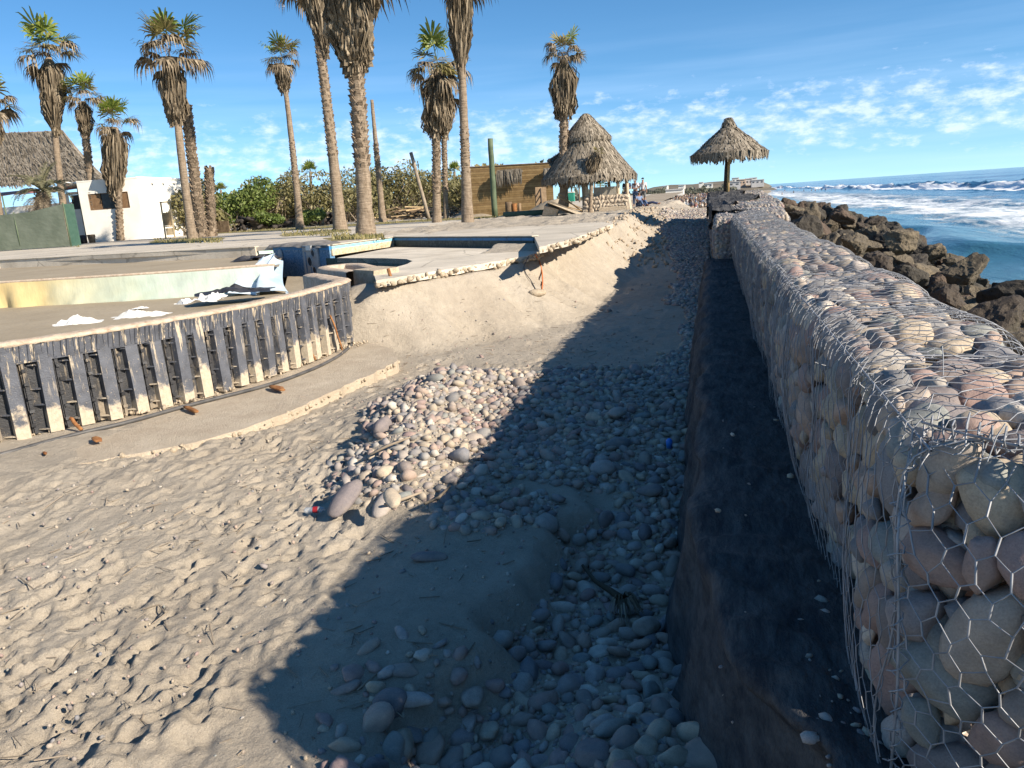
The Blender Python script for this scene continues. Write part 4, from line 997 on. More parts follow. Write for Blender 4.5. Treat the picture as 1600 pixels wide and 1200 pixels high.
    # rusty rods that stick out between the staves
    rods = [((98, 577), (152, 628), .02, 'leaning rusty rod across the third bay of the pool wall'), ((108, 652), (127, 672), .03, 'short rusty pipe stub at the foot of the pool wall'),
            ((228, 620), (250, 632), .022, 'bent rusty rod lying at the foot of the middle bays'), ((463, 510), (494, 562), .02, 'rusty rod leaning on the narrow bays of the pool wall'), ((517, 493), (535, 547), .02, 'rusty rod leaning near the right end of the pool wall'),
            ((549, 509), (568, 527), .02, 'thin rusty bar by the last stave of the pool wall'), ((256, 548), (261, 566), .014, 'small rusty bolt hanging in a middle bay')]
    for a, b, rd, lab in rods:
        B = atz(b[0], b[1], -.62); A = aty(a[0], a[1], B[1]+.02); d = np.array([-.03, .02, 0])
        mb = MB(); pts = [A+(B-A)*s+rng.normal(0, .006, 3) for s in np.linspace(0, 1, 6)]; O2 = np.array(pts[-1]); mb.tube(np.array(pts)-O2, rd*.75, 7)
        tag(mb.build('rusty_rod', MAT['rust'], None, True, loc=O2), lab, 'rod')
build_pool()

def build_apron():
    e = [(-160, 790), (0, 748), (80, 733), (150, 718), (230, 704), (300, 690), (360, 675), (430, 650), (500, 620), (560, 592), (600, 574), (622, 560)]
    out = [atz(x, y, -.655)[:2] for x, y in e]; out = jag(out, .16, .035, 4)
    inn = [(-6.55, 13.2), (-6.75, 11), (-7.0, 9.3), (-7.6, 7.8), (-8.4, 6.7), (-9.6, 5.4), (-10.5, 4.2)]
    poly = [tuple(p) for p in out]+[(-5.3, 12.0)]+inn
    mb = MB(); mb.prism(poly, -.86, -.668)
    t = NT('apron_concrete'); n = t.noise(1.6, 7, .7); n2 = t.noise(48, 5, .7)
    col = t.ramp(n, [(.3, (.38, .31, .23)), (.55, (.47, .395, .30)), (.75, (.55, .47, .36))]); col = t.mix(.5, col, t.ramp(n2, [(.3, .7), (.68, 1.12)]), 'MULTIPLY')
    col = t.mix(t.ramp(t.noise(2.4, 5, .7), [(.66, 0.), (.74, .55)]), col, (.38, .20, .075))
    o = mb.build('apron', t.done(col, .95, t.bump(n2, .6, .02, t.bump(t.noise(6, 6, .7), .5, .05)), .15)); tag(o, kind='structure')
    rb = MB(); r = np.random.default_rng(13)
    for i, p in enumerate(jag([tuple(q) for q in out], .05, .02, 8)):
        if r.random() < .45: continue
        s = r.uniform(.012, .05); v, f = stone_verts(1, i % 7+60, .3); m = np.array(Euler(r.uniform(0, 6, 3)).to_matrix())
        rb.add(v@m.T*s+np.array([p[0], p[1], -.71+r.normal(0, .015)]), f)
    b = rb.build('broken_rim', MAT['broken'], o, True); b['kind'] = 'stuff'
    # crumbs of cement below the staves
    it = []
    for _ in range(420):
        t_ = r.random(); x = np.interp(t_, [0, .5, 1], [-8.6, -6.85, -6.35])+r.normal(.16, .11); y = np.interp(t_, [0, .5, 1], [6.1, 8.6, 12.6]); s = r.uniform(.008, .04)*r.random()**.5
        it.append(((x, y, -.632+s*.3), tuple(r.uniform(0, 6, 3)), (s*1.3, s, s)))
    tag(joined_stones('cement_crumbs', it, RAW0, MAT['broken']), 'pale cement crumbs fallen below the pool wall', 'rubble', kind='stuff')
    # sand drifted against the staves
    # black hose along the apron
    hp = [(-200, 742), (-60, 722), (0, 711), (60, 694), (120, 678), (200, 660), (280, 637), (340, 622), (400, 607), (450, 592), (500, 572), (530, 556), (548, 541), (556, 528), (556, 518)]
    P = np.array([atz(x, y, -.64) for x, y in hp]); k = np.linspace(0, len(P)-1, 70); P = np.stack([np.interp(k, np.arange(len(P)), P[:, q]) for q in range(3)], 1)
    for _ in range(3): P[1:-1] = (P[:-2]+2*P[1:-1]+P[2:])/4
    mb = MB(); mb.tube(P-P[35], .026, 8); tag(mb.build('hose', MAT['rubber'], None, True, loc=P[35]), 'long black hose lying on the concrete apron before the pool wall', 'hose')
    for i, (px, py, L, lab) in enumerate([(150, 686, .16, 'flat rusty flake on the apron near the left end'), (300, 640, .22, 'rust-brown flake on the apron under the hose'), (432, 606, .24, 'rusty flake on the apron right of the middle'), (70, 708, .08, 'tiny rusty chip on the apron beside the hose')]):
        p = atz(px, py, -.62); v, f = stone_verts(2, 80+i, .4); mb = MB(); mb.add(v*np.array([L, L*.35, .035]), f); tag(mb.build('rust_flake', MAT['rust'], None, True, loc=p, rot=(0, 0, -.6)), lab, 'scrap')
build_apron()

def build_pool_inside():
    def sheet(name, poly, z, mat): mb = MB(); n = len(poly); mb.add([(p[0], p[1], z) for p in poly], [tuple(range(n))]); o = mb.build(name, mat); return tag(o, kind='structure')
    t = NT('silted_floor'); col = t.ramp(t.noise(.5, 6, .6), [(.3, (.285, .235, .165)), (.7, (.37, .31, .225))]); fl = t.done(t.mix(.4, col, t.ramp(t.noise(30, 4), [(.3, .75), (.7, 1.1)]), 'MULTIPLY'), .95, t.bump(t.noise(5, 6), .5, .05), .1)
    sheet('pool_floor', [(-40, 3), (-9.8, 3.5), (-8.3, 6.9), (-7.2, 8.6), (-6.75, 11), (-6.9, 13.4), (-8.2, 15.2), (-10.2, 20.2), (-13.4, 22.6), (-11, 18.3), (-18.4, 16.7), (-40, 13)], -.2, fl)
    sheet('upper_deck', [(-60, 9.5), (-40, 13.1), (-18.4, 16.75), (-11.04, 18.25), (-13.35, 22.3), (-15.3, 24.2), (-28, 25.7), (-60, 30)], .40, fl)
    # shallow basin floor slab with its undercut, crumbling front
    fr = jag([(-5.95, 13.0), (-5.4, 14.2), (-4.75, 15.7), (-4.1, 17.3), (-3.98, 18.4), (-4.45, 19.9)], .2, .06, 3)
    poly = [tuple(p) for p in fr]+[(-10.45, 24.7), (-10.42, 20.35), (-9.65, 19.9), (-8.4, 19.15), (-7.5, 18.4), (-7.02, 17.6), (-6.8, 16.7), (-6.75, 15.6), (-6.6, 14.4)]
    mb = MB(); mb.prism(poly, ZF-.13, ZF); o = mb.build('basin_floor', MAT['slab']); tag(o, kind='structure')
    rb = MB(); r = np.random.default_rng(5)
    for i, p in enumerate(jag([tuple(q) for q in fr], .06, .03, 6)):
        s = r.uniform(.03, .10); v, f = stone_verts(1, i % 23+40, .45); m = np.array(Euler(r.uniform(0, 6, 3)).to_matrix()); rb.add(v@m.T*s*np.array([1, 1, .75])+np.array([p[0]+r.normal(0, .03), p[1]+r.normal(0, .03), ZF-.07+r.normal(0, .022)]), f)
    b = rb.build('broken_rim', MAT['broken'], o, True); b['kind'] = 'stuff'
    # sunk round basin: dark tiled side and floor
    kd = np.array([(-10.9, 20.6), (-10.42, 20.35), (-9.65, 19.9), (-8.4, 19.15), (-7.5, 18.4), (-7.02, 17.6), (-6.8, 16.7), (-6.75, 15.6)])
    X = np.stack([np.concatenate([kd, np.full((8, 1), z)], 1) for z in (ZF-.004, ZF-.4)], 0)
    mb = MB(); mb.grid(X[::-1]); tag(mb.build('sunken_basin', MAT['tile_kidney'], None, True), 'dark green slimy tiled side of the sunken round basin', 'basin')
    sheet('basin_bottom', [(-10.9, 20.7), (-9.65, 20), (-7.02, 17.7), (-6.7, 15.5), (-7.2, 15.4), (-8.9, 16.8), (-10, 19)], .03, MAT['tile_blue'])
    # faces of the plaza edge
    def wall(name, a, b, z0, z1, mat, lab, th=.16, cap=None):
        a, b = np.array(a), np.array(b); d = (b-a)/np.linalg.norm(b-a); n = np.array([d[1], -d[0]])
        m = (a+b)/2; L = np.linalg.norm(b-a); rt = empty(name, (m[0], m[1], z0), math.atan2(d[1], d[0])); tag(rt, lab, 'wall')
        mb = MB(); mb.box((0, th/2-.05, (z1-z0)/2), (L, th, z1-z0)); mb.build('face', mat, rt)
        k = MB(); k.box((0, th/2-.06, z1-z0+.012), (L+.02, th+.06, .024)); k.build('rim', cap or MAT['slab'], rt)
        return rt
    wall('basin_wall', PE[6], PE[7], ZF, ZP+.012, MAT['tile_shaded'], 'long basin wall with a blue stripe below the plaza, its shade painted into the tile colour')
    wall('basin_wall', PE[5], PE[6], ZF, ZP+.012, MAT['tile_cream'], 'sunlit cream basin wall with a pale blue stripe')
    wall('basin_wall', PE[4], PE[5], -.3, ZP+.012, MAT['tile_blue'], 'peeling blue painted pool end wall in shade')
    for a, b, lab in ((PE[0], PE[1], 'low pale kerb wall at the left end of the upper deck'), (PE[1], PE[3], 'low pale kerb wall behind the upper deck')):
        wall('kerb_wall', a, b, .38, ZP+.012, MAT['slab'], lab)
    # grey board with round pump sockets on the blue wall
    a, b = PE[4], PE[5]; d = (b-a)/np.linalg.norm(b-a); n = np.array([d[1], -d[0]]); c = a+(b-a)*.70+n*.08
    rt = empty('socket_board', (c[0], c[1], -.2), math.atan2(d[1], d[0])); tag(rt, 'grey pump socket board with three round holes on the blue wall', 'board')
    gm = mottled('grey_board', (.30, .30, .30), (.42, .42, .41), 5, .7, .2)
    mb = MB(); mb.box((0, 0, .44), (.95, .05, .85)); mb.build('board', gm, rt)
    for i, (x, z, rr) in enumerate([(.2, .70, .12), (-.05, .44, .155), (.18, .18, .12)]):
        an = np.linspace(0, 2*PI, 21); ring = np.stack([x+rr*np.cos(an), np.full(21, -.035), z+rr*np.sin(an)], 1)
        mb = MB(); mb.tube(ring, .022, 6, False); s = mb.build('socket_ring', gm, rt, True)
        v = [(x, -.031, z)]+[(x+rr*math.cos(q), -.031, z+rr*math.sin(q)) for q in an[:-1]]
        mb = MB(); mb.add(v, [(0, k+1, (k+1) % 20+1) for k in range(20)]); mb.build('socket_hole', MAT['black'], s)
    for x, z, h in ((-.30, .42, .66), (-.02, .12, .3)): mb = MB(); mb.box((x, -.03, z), (.05, .012, h)); mb.build('blue_slot', MAT['tile_blue'], rt)
    mb = MB(); mb.box((-.12, -.035, .86), (.55, .06, .16)); fr_ = mb.build('skimmer_frame', gm, rt)
    mb = MB(); mb.box((-.02, -.07, .86), (.26, .012, .13)); mb.build('white_plate', mottled('white_plate', (.72, .70, .64), (.8, .78, .72), 4, .6, .1), fr_)
    q = a+(b-a)*.15+n*.09; rt2 = empty('wall_lamp', (q[0], q[1], .42), math.atan2(d[1], d[0])); tag(rt2, 'round pale underwater lamp on the blue pool wall', 'lamp')
    an = np.linspace(0, 2*PI, 25)[:-1]; mb = MB(); mb.add([(0, -.05, 0)]+[(.13*math.cos(x), -.02, .2*math.sin(x)) for x in an]+[(.15*math.cos(x), 0.01, .22*math.sin(x)) for x in an], [(0, k+1, (k+1) % 24+1) for k in range(24)]+[(k+1, k+25, (k+1) % 24+25, (k+1) % 24+1) for k in range(24)]); mb.build('lens', gm, rt2, True)
    # torn felt along the top of the blue wall
    U, Vv = np.meshgrid(np.linspace(0, 1, 40), np.linspace(0, 1, 8), indexing='ij'); L = np.linalg.norm(b-a)
    B = a[None, None]+(b-a)[None, None]*(U[..., None]*1.02-.05)+n[None, None]*(.16-.75*Vv[..., None]+.12*noise(U*9, Vv, 0, 3)[..., None])
    Zf = ZP+.05+.05*np.abs(noise(U*6, Vv*3, 0, 8))+.06*np.exp(-((U-.6)/.15)**2)*Vv-.10*(Vv < .08)
    mb = MB(); mb.grid(np.concatenate([B, Zf[..., None]], -1)); tag(mb.build('roofing_felt', mottled('grey_felt', (.13, .12, .11), (.24, .22, .2), 4, .9, .4), None, True), 'torn grey felt lying over the top of the blue wall', 'felt')
    # hanging liner
    pts = np.array([(-32, 13.9), (-18.37, 16.55), (-14.72, 17.03), (-12.64, 17.55), (-11.04, 18.05)]); k = np.linspace(0, 4, 240)
    C2 = np.stack([np.interp(k, np.arange(5), pts[:, 0]), np.interp(k, np.arange(5), pts[:, 1])], 1)
    v = np.linspace(0, 1, 16); U, Vv = np.meshgrid(k, v, indexing='ij')
    wav = .10*np.sin(C2[:, 0]*3.1+2*noise(C2[:, 0]*.8, C2[:, 0]*0, 0, 4))[:, None]*Vv*(.5+.8*noise(C2[:, 0]*.5, 0*C2[:, 0], 0, 6))[:, None]+.05*noise(C2[:, 0][:, None]*2.5+Vv*1.5, Vv*2, 0, 7)*Vv
    X = np.stack([C2[:, 0][:, None]+.25*Vv*noise(C2[:, 0]*.9, 0*C2[:, 0], 0, 9)[:, None], C2[:, 1][:, None]-.03-wav-.10*Vv, .47-.68*Vv], -1)
    t = NT('pool_liner'); x = t.sep()[0]; xs_ = t.math('ADD', t.math('DIVIDE', t.math('ADD', x, 22.), 12.), t.math('MULTIPLY', t.math('SUBTRACT', t.noise(.7, 4), .5), .25))
    col = t.ramp(xs_, [(.1, (.60, .38, .14)), (.40, (.62, .50, .25)), (.50, (.58, .56, .38)), (.62, (.50, .57, .46)), (1, (.52, .58, .55))])
    col = t.mix(.5, col, t.ramp(t.noise(2.5, 5), [(.3, .82), (.7, 1.08)]), 'MULTIPLY')
    lm = t.done(col, .5, t.bump(t.noise(2.2, 5, .6, t.map((1, 1, .35))), .35, .08), .35); MAT['liner'] = lm
    mb = MB(); mb.grid(X); tag(mb.build('pool_liner', lm, None, True), 'loose pool liner hanging on the far side, yellow fading into pale green', 'liner')
    mb = MB(); P = np.concatenate([C2, np.full((240, 1), .465)], 1); mb.tube(P, .045, 6); tag(mb.build('liner_kerb', MAT['coping'], None, True), 'thin pale rim along the far side of the pool above the liner', 'rim')
    # pale blue tarpaulin pulled over the corner
    U, Vv = np.meshgrid(np.linspace(0, 1, 40), np.linspace(0, 1, 26), indexing='ij')
    T0 = np.array([-12.1, 19.6, .70]); T1 = np.array([-11.0, 17.0, -.15])
    px_ = T0[0]+(T1[0]-T0[0])*Vv+(U-.5)*(.9+1.3*Vv)*.8+.12*np.sin(U*14+Vv*2)*Vv; py_ = T0[1]+(T1[1]-T0[1])*Vv-.35*np.sin(PI*Vv)+.16*np.sin(U*13+Vv*3); pz = T0[2]+(T1[2]-T0[2])*(Vv**.8)+.06*np.sin(U*11)-.35*np.abs(U-.5)*(1-Vv)
    t = NT('blue_tarp'); col = t.ramp(t.noise(1.6, 4), [(.35, (.36, .47, .56)), (.65, (.60, .66, .68))]); mb = MB(); mb.grid(np.stack([px_, py_, pz], -1)); tag(mb.build('tarpaulin', t.done(col, .5, None, .4), None, True), 'crumpled pale blue tarpaulin slumped against the blue wall', 'tarpaulin')
    # concrete beam end and its post, left hanging over the wash-out
    mb = MB(); mb.box((0, 0, .15), (.72, .62, .34), 0, 0, 0, 0, .02); o = mb.build('beam_end', MAT['broken'], loc=(-6.62, 14.55, .2), rot=(0, 0, -.55)); tag(o, 'broken concrete beam end overhanging beside the pool coping', 'concrete beam')
    mb = MB(); mb.box((0, 0, .42), (.21, .2, .96), 0, 0, 0, 0, .02); o = mb.build('support_post', MAT['broken'], loc=(-6.28, 13.72, -.66), rot=(0, 0, -.4)); tag(o, 'cracked concrete post under the overhanging beam end', 'post')
    for px, py, L, rx, lab in ((551, 468, .55, .5, 'rusty reinforcing bar behind the concrete post'), (612, 473, .26, .7, 'orange rusty pipe end poking out of the sand bank')):
        p = atz(px, py, -.1); p[2] = float(ground_z(p[0], p[1]))+.1; mb = MB(); mb.tube([(0, 0, .18), (.05, -.05, .05), (.14, -.12, -.16)], .035, 8); tag(mb.build('rusty_bar', MAT['rust'], None, True, loc=p), lab, 'bar')
    # rubbish: white sheets, black bag
    wm = mottled('white_sheet', (.62, .6, .54), (.75, .73, .68), 4, .8, .3)
    def crump(name, px, py, z, sx, sy, sz, mat, lab, cat, seed):
        U, Vv = np.meshgrid(np.linspace(-1, 1, 18), np.linspace(-1, 1, 14), indexing='ij'); h = np.abs(fbm(U*1.6, Vv*1.6, 0, 3, seed))*np.clip(1.1-U*U*.9-Vv*Vv*.7, 0, 1)
        p = atz(px, py, z); mb = MB(); mb.grid(np.stack([U*sx*(1+.2*noise(Vv*2, U, 0, seed)), Vv*sy*(1+.25*noise(U*2, Vv, 0, seed+1)), h*sz*.8], -1)); tag(mb.build(name, mat, None, False, loc=p, rot=(0, 0, .4)), lab, cat)
    crump('white_sheet', 122, 505, .30, .32, .2, .16, wm, 'crumpled white sheet sticking up behind the pool coping, left one', 'sheet', 3)
    crump('white_sheet', 218, 494, .34, .38, .2, .10, wm, 'flat pale sheet behind the pool coping, middle one', 'sheet', 5)
    crump('white_sheet', 312, 471, .2, .38, .3, .2, wm, 'white torn plastic heap on the pool floor', 'plastic', 8)
    crump('white_sheet', 336, 464, .2, .22, .2, .2, wm, 'small white plastic scrap beside the torn heap', 'plastic', 11)
    crump('white_sheet', 219, 482, -.18, .18, .1, .06, wm, 'small white scrap alone on the pool floor', 'plastic', 15)
    crump('black_bag', 405, 405, .42, .75, .4, .28, MAT['black'], 'black rubbish bag slumped on the deck beside the tarpaulin', 'bag', 9)
    crump('black_sheeting', 370, 456, .05, .8, .5, .22, MAT['black'], 'dark plastic sheeting heaped on the pool floor by the tarpaulin', 'sheeting', 12)
build_pool_inside()

# cables out of the broken bank
def cable(name, pts, r, col, lab):
    P = np.array(pts); k = np.linspace(0, len(P)-1, 30); P = np.stack([np.interp(k, np.arange(len(P)), P[:, q]) for q in range(3)], 1)
    for _ in range(3): P[1:-1] = (P[:-2]+2*P[1:-1]+P[2:])/4
    mb = MB(); mb.tube(P-P[-1], r, 6); tag(mb.build(name, col, None, True, loc=P[-1]), lab, 'cable')
def on_bank(px, py, lift=.03):
    best = None
    for y in np.linspace(11, 24, 260):
        p = aty(px, py, y); g = float(ground_z(p[0], p[1]))
        if p[2] <= g+lift: return np.array([p[0], p[1], g+lift])
    return p
def build_cables():
    t = NT('orange_cable'); oc = t.done((.52, .16, .055), .6, None, .3)
    top = np.array([-4.0, 18.3, ZF-.05])
    a = aty(836, 397, 17.6); cable('orange_cable', [a]+[on_bank(x, y) for x, y in ((843, 408), (847, 425), (848, 440), (847, 456))], .016, oc, 'orange cable hanging down the sand bank below the slab')
    b = aty(826, 400, 17.3); cable('dark_cable', [b]+[on_bank(x, y) for x, y in ((818, 418), (822, 430), (830, 440), (837, 455))], .010, MAT['rubber'], 'thin dark cable looping down the sand bank left of the orange one')
    p = on_bank(840, 463, 0); o = link('clod', VAR2[3], None, p+np.array([0, 0, .06]), (0, 0, .4), (.2, .16, .14)); o.data = o.data.copy(); o.data.materials[0] = MAT['broken']; tag(o, 'sandy clod at the foot of the hanging cables', 'clod')
    # dry palm leaf stalk lying on the heap
    P = [atz(x, y, z) for x, y, z in ((905, 775, -.42), (925, 800, -.45), (950, 822, -.5), (968, 850, -.58))]
    for q in P: q[2] = float(ground_z(q[0], q[1]))+.07
    mb = MB(); mb.tube(np.array(P)-P[0], [.012, .016, .022, .03], 6); rt = mb.build('dead_palm_leaf', MAT['dry'], None, True, loc=P[0]); tag(rt, 'dry palm leaf stalk with frayed end lying on the shaded cobbles', 'palm leaf')
    mb = MB(); E = np.array(P[-1])-P[0]
    for i in range(46):
        a = rng.normal(-1.0, .45); L = rng.uniform(.15, .4); d = np.array([math.cos(a)*.6, math.sin(a), 0]); p0 = E; p1 = E+d*L*.5+np.array([0, 0, .04+rng.uniform(0, .05)]); p2 = E+d*L+np.array([0, 0, rng.uniform(-.03, .04)]); w = np.array([.006, .003, 0])
        mb.add([p0-w, p0+w, p1+w, p1-w, p2], [(0, 1, 2, 3), (3, 2, 4)])
    mb.build('frayed_end', MAT['dry'], rt)
    # sticks on the heap
    for i, (a, b, lab) in enumerate([((596, 748), (655, 730), 'short driftwood stick on the sunlit flank of the heap'), ((660, 752), (700, 722), 'pale thin stick stuck in the heap near the shadow edge'), ((575, 690), (640, 672), 'dry stick lying high on the left of the heap')]):
        A = atz(*a, -.4); B = atz(*b, -.35); 
        for q in (A, B): q[2] = float(ground_z(q[0], q[1]))+.09
        mb = MB(); m = (A+B)/2+rng.normal(0, .02, 3); mb.tube(np.array([A, m, B])-A, [.012, .014, .008], 6); tag(mb.build('stick', MAT['greywood'], None, True, loc=A), lab, 'stick')
    # crushed soft drink bottle by the heap
    p = atz(492, 796, -.7); p[2] = float(ground_z(p[0], p[1]))+.045
    rt = empty('plastic_bottle', p, .25); rt.scale = (.75,)*3; tag(rt, 'crushed clear plastic bottle with a red label beside the tan oval stone', 'bottle')
    t = NT('clear_plastic'); cp = t.done((.4, .45, .5), .15, None, .5, 0, Alpha=.4)
    mb = MB(); mb.tube([(-.12, 0, 0), (-.1, 0, 0), (-.03, 0, .004), (.04, 0, 0), (.08, 0, 0), (.11, 0, 0)], [.02, .036, .03, .036, .03, .012], 10); mb.build('body', cp, rt, True)
    t = NT('red_label'); mb = MB(); mb.tube([(-.02, 0, .004), (.035, 0, 0)], [.0335, .0375], 10, False); mb.build('label_band', t.done((.25, .015, .02), .45), rt, True)
    t = NT('blue_cap'); p = atz(1078, 714, -.5); p[0] = -.22; mb = MB(); mb.tube([(0, 0, -.04), (0, 0, .03), (0, 0, .05)], [.026, .028, .012], 10); tag(mb.build('plastic_cup', t.done((.02, .16, .55), .4), None, True, loc=(-.36, 6.3, -.42), rot=(.4, 0, 0)), 'small bright blue plastic cup caught beside the fabric', 'cup')
build_cables()

def build_litter():
    """dry twigs, reed bits and grit strewn over the sand"""
    r = np.random.default_rng(77); n = 900; x = r.uniform(-6.2, -1.0, n); y = 2.4+15*r.random(n)**1.3; m = (x > edge_x(y)+.2) & (pile_h(x, y) < .12); x, y = x[m], y[m]; z = ground_z(x, y)+.006; n = len(x)
    a = r.uniform(0, 2*PI, n); L = r.uniform(.02, .13, n)*(.4+.6*r.random(n)); d = np.stack([np.cos(a)*L, np.sin(a)*L, r.normal(0, .15, n)*L], 1); c = np.stack([x, y, z+.004], 1)
    v, f = tube_segments(c-d, c+d, r.uniform(.0015, .005, n), sides=4)
    tag(link('twigs', mesh_data('twigs', v, f, MAT['greywood'])), 'dry twigs and reed bits strewn over the sand', 'twigs', kind='stuff')
    it = [((xx, yy, zz+.002), tuple(r.uniform(0, 6, 3)), (s*1.3, s, s)) for xx, yy, zz, s in zip(r.permutation(x)[:0], y, z, y)]
    n = 1500; x = r.uniform(-6, -1, n); y = 2.3+12*r.random(n)**1.4; m = pile_h(x, y) < .15; x, y = x[m], y[m]; z = ground_z(x, y); s = r.uniform(.004, .016, len(x))
    it = [((a_, b_, c_+.004), tuple(r.uniform(0, 6, 3)), (q*1.3, q, q*.8)) for a_, b_, c_, q in zip(x, y, z, s)]
    v0, f0 = ico(1); tag(joined_stones('grit', it, [(v0[:, :], f0)], MAT['cobble']), 'small grit and shell bits scattered on the sand', 'grit', kind='stuff')
build_litter()
# ------------------------------------------------------------------ palms
def fan_frond(seed, pitch, dead=False):
    """one fan leaf: stalk, pleated blade cut into segments whose tips hang"""
    r = np.random.default_rng(seed); V = []; F = []
    ux = np.array([math.cos(pitch), 0, math.sin(pitch)]); uy = np.array([0, 1., 0]); uz = np.cross(ux, uy)
    Lp = .85; hub = ux*Lp-np.array([0, 0, .10])
    def quad(*p):
        n = len(V); V.extend(p); F.append(tuple(range(n, n+len(p))))
    w = uy*.02; quad(-w, w, hub+w*.7, hub-w*.7)
    n = 17; spread = 1.9 if not dead else 1.25
    for i in range(n):
        a = (i/(n-1)*2-1)*spread; R_ = (1.0-.22*abs(a)/spread)*r.uniform(.88, 1.08)*(.95 if dead else 1.)
        fold = (.10 if i % 2 else -.10)
        d = ux*math.cos(a)+uy*math.sin(a)+uz*fold; d = d/np.linalg.norm(d); sd_ = np.cross(d, uz); sd_ = sd_/np.linalg.norm(sd_)
        b0 = hub+d*.04; b1 = hub+d*R_*.5+np.array([0, 0, -.03]); droop = r.uniform(.06, .22) if not dead else r.uniform(.25, .5)
        b2 = hub+d*R_*(.80 if not dead else .68)+np.array([0, 0, -droop*.45]); b3 = hub+d*R_*(.98 if not dead else .75)+np.array([0, 0, -droop*1.5])
        w0, w1, w2 = .012, .06, .03
        quad(b0-sd_*w0, b0+sd_*w0, b1+sd_*w1, b1-sd_*w1); quad(b1-sd_*w1, b1+sd_*w1, b2+sd_*w2, b2-sd_*w2); quad(b2-sd_*w2, b2+sd_*w2, b3)
    return np.array(V), F
PITCHES = [80, 58, 36, 14, -10, -34]
FR = {}
for kind, mt in (('green', 'palm_green'), ('olive', 'palm_olive'), ('dead', 'dry')):
    for p in PITCHES:
        for k in range(2):
            V, F = fan_frond(int(p+100)*10+k+(5 if kind == 'dead' else 0), R(p), kind == 'dead'); FR[(kind, p, k)] = mesh_data('fan_leaf', V, F, MAT[mt], False)

def trunk_mesh(path, rad, boots=None, n=12, seed=0):
    path = np.asarray(path); k = len(path); an = np.linspace(0, 2*PI, n, endpoint=False); mb = MB()
    A, H_ = np.meshgrid(an, np.arange(k), indexing='xy')
    rr = rad[:, None]*(1+.07*fbm(np.cos(A)*2+seed, np.sin(A)*2, H_*.8, 3, seed)+.03*(np.arange(k) % 2)[:, None])
    v = path[:, None]+np.stack([rr*np.cos(A), rr*np.sin(A), np.zeros_like(rr)], -1)
    f = [(i*n+j, i*n+(j+1) % n, (i+1)*n+(j+1) % n, (i+1)*n+j) for i in range(k-1) for j in range(n)]+[tuple((k-1)*n+j for j in range(n))]
    return v.reshape(-1, 3), f
def boots_mesh(path, rad, f0, f1, step, size, seed):
    """cut leaf bases, spiralling up the trunk"""
    r = np.random.default_rng(seed); path = np.asarray(path); L = np.linalg.norm(path[-1]-path[0]); mb = MB(); k = len(path)-1
    m = int((f1-f0)*L/step); per = 7
    for i in range(m):
        for j in range(per):
            f = f0+(f1-f0)*(i+.5*(j % 2)+r.uniform(-.15, .15))/m
            if f > 1 or f < 0: continue
            c = np.array([np.interp(f*k, np.arange(k+1), path[:, q]) for q in range(3)]); R_ = np.interp(f*k, np.arange(k+1), rad)
            a = 2*PI*(j/per+.13*i)+r.normal(0, .06); o = np.array([math.cos(a), math.sin(a), 0]); s = np.array([-o[1], o[0], 0]); w = size*r.uniform(.7, 1.2); l = size*r.uniform(.8, 1.6)
            b = c+o*R_*.92; tip = c+o*(R_+w*.55)+np.array([0, 0, l*.8]); tl = s*w*.35
            mb.add([b-s*w*.6, b+s*w*.6, tip+tl, tip-tl, c+o*R_*.95+np.array([0, 0, l*.9])], [(0, 1, 2, 3), (0, 3, 4), (1, 4, 2), (3, 2, 4)])
    return mb
def skirt_mesh(top, bot, wid, n, seed, prof=None, slen=.42):
    """thatch of dead leaves hanging round the stem from top to bot"""
    r = np.random.default_rng(seed); mb = MB(); L = np.linalg.norm(np.array(top)-np.array(bot)); ax = (np.array(bot)-np.array(top))
    prof = prof or [(0, .35), (.15, .75), (.4, 1.), (.7, .85), (.9, .55), (1., .4)]
    pt, pw = zip(*prof); lump = r.uniform(0, 9)
    for i in range(n):
        f = r.random()**.9; a = r.uniform(0, 2*PI); o = np.array([math.cos(a), math.sin(a), 0]); s = np.array([-o[1], o[0], 0])
        k = 1+.22*float(np.sin(a*3+lump)*np.sin(f*9+lump*2))
        R0 = wid*np.interp(f, pt, pw)*k*r.uniform(.72, 1.05); l = L*slen*r.uniform(.6, 1.3); f1 = f+l/L; R1 = wid*np.interp(min(f1, 1), pt, pw)*k*r.uniform(.75, 1.12)
        p0 = np.array(top)+ax*f+o*R0*.8; p1 = np.array(top)+ax*(f+l/L*.5)+o*max(R0, R1)*1.0; p2 = np.array(top)+ax*min(f1, 1.12)+o*R1*.95
        w = s*wid*r.uniform(.02, .055); tw = o*wid*r.normal(0, .05)
        mb.add([p0-w*.6, p0+w*.6, p1+w+tw, p1-w-tw, p2+w*.25, p2-w*.25], [(0, 1, 2, 3), (3, 2, 4, 5)])
    core = np.linspace(0, 1, 7); mb.tube([np.array(top)+ax*c for c in core], [max(.03, wid*np.interp(c, pt, pw)*.66) for c in core], 9)
    return mb
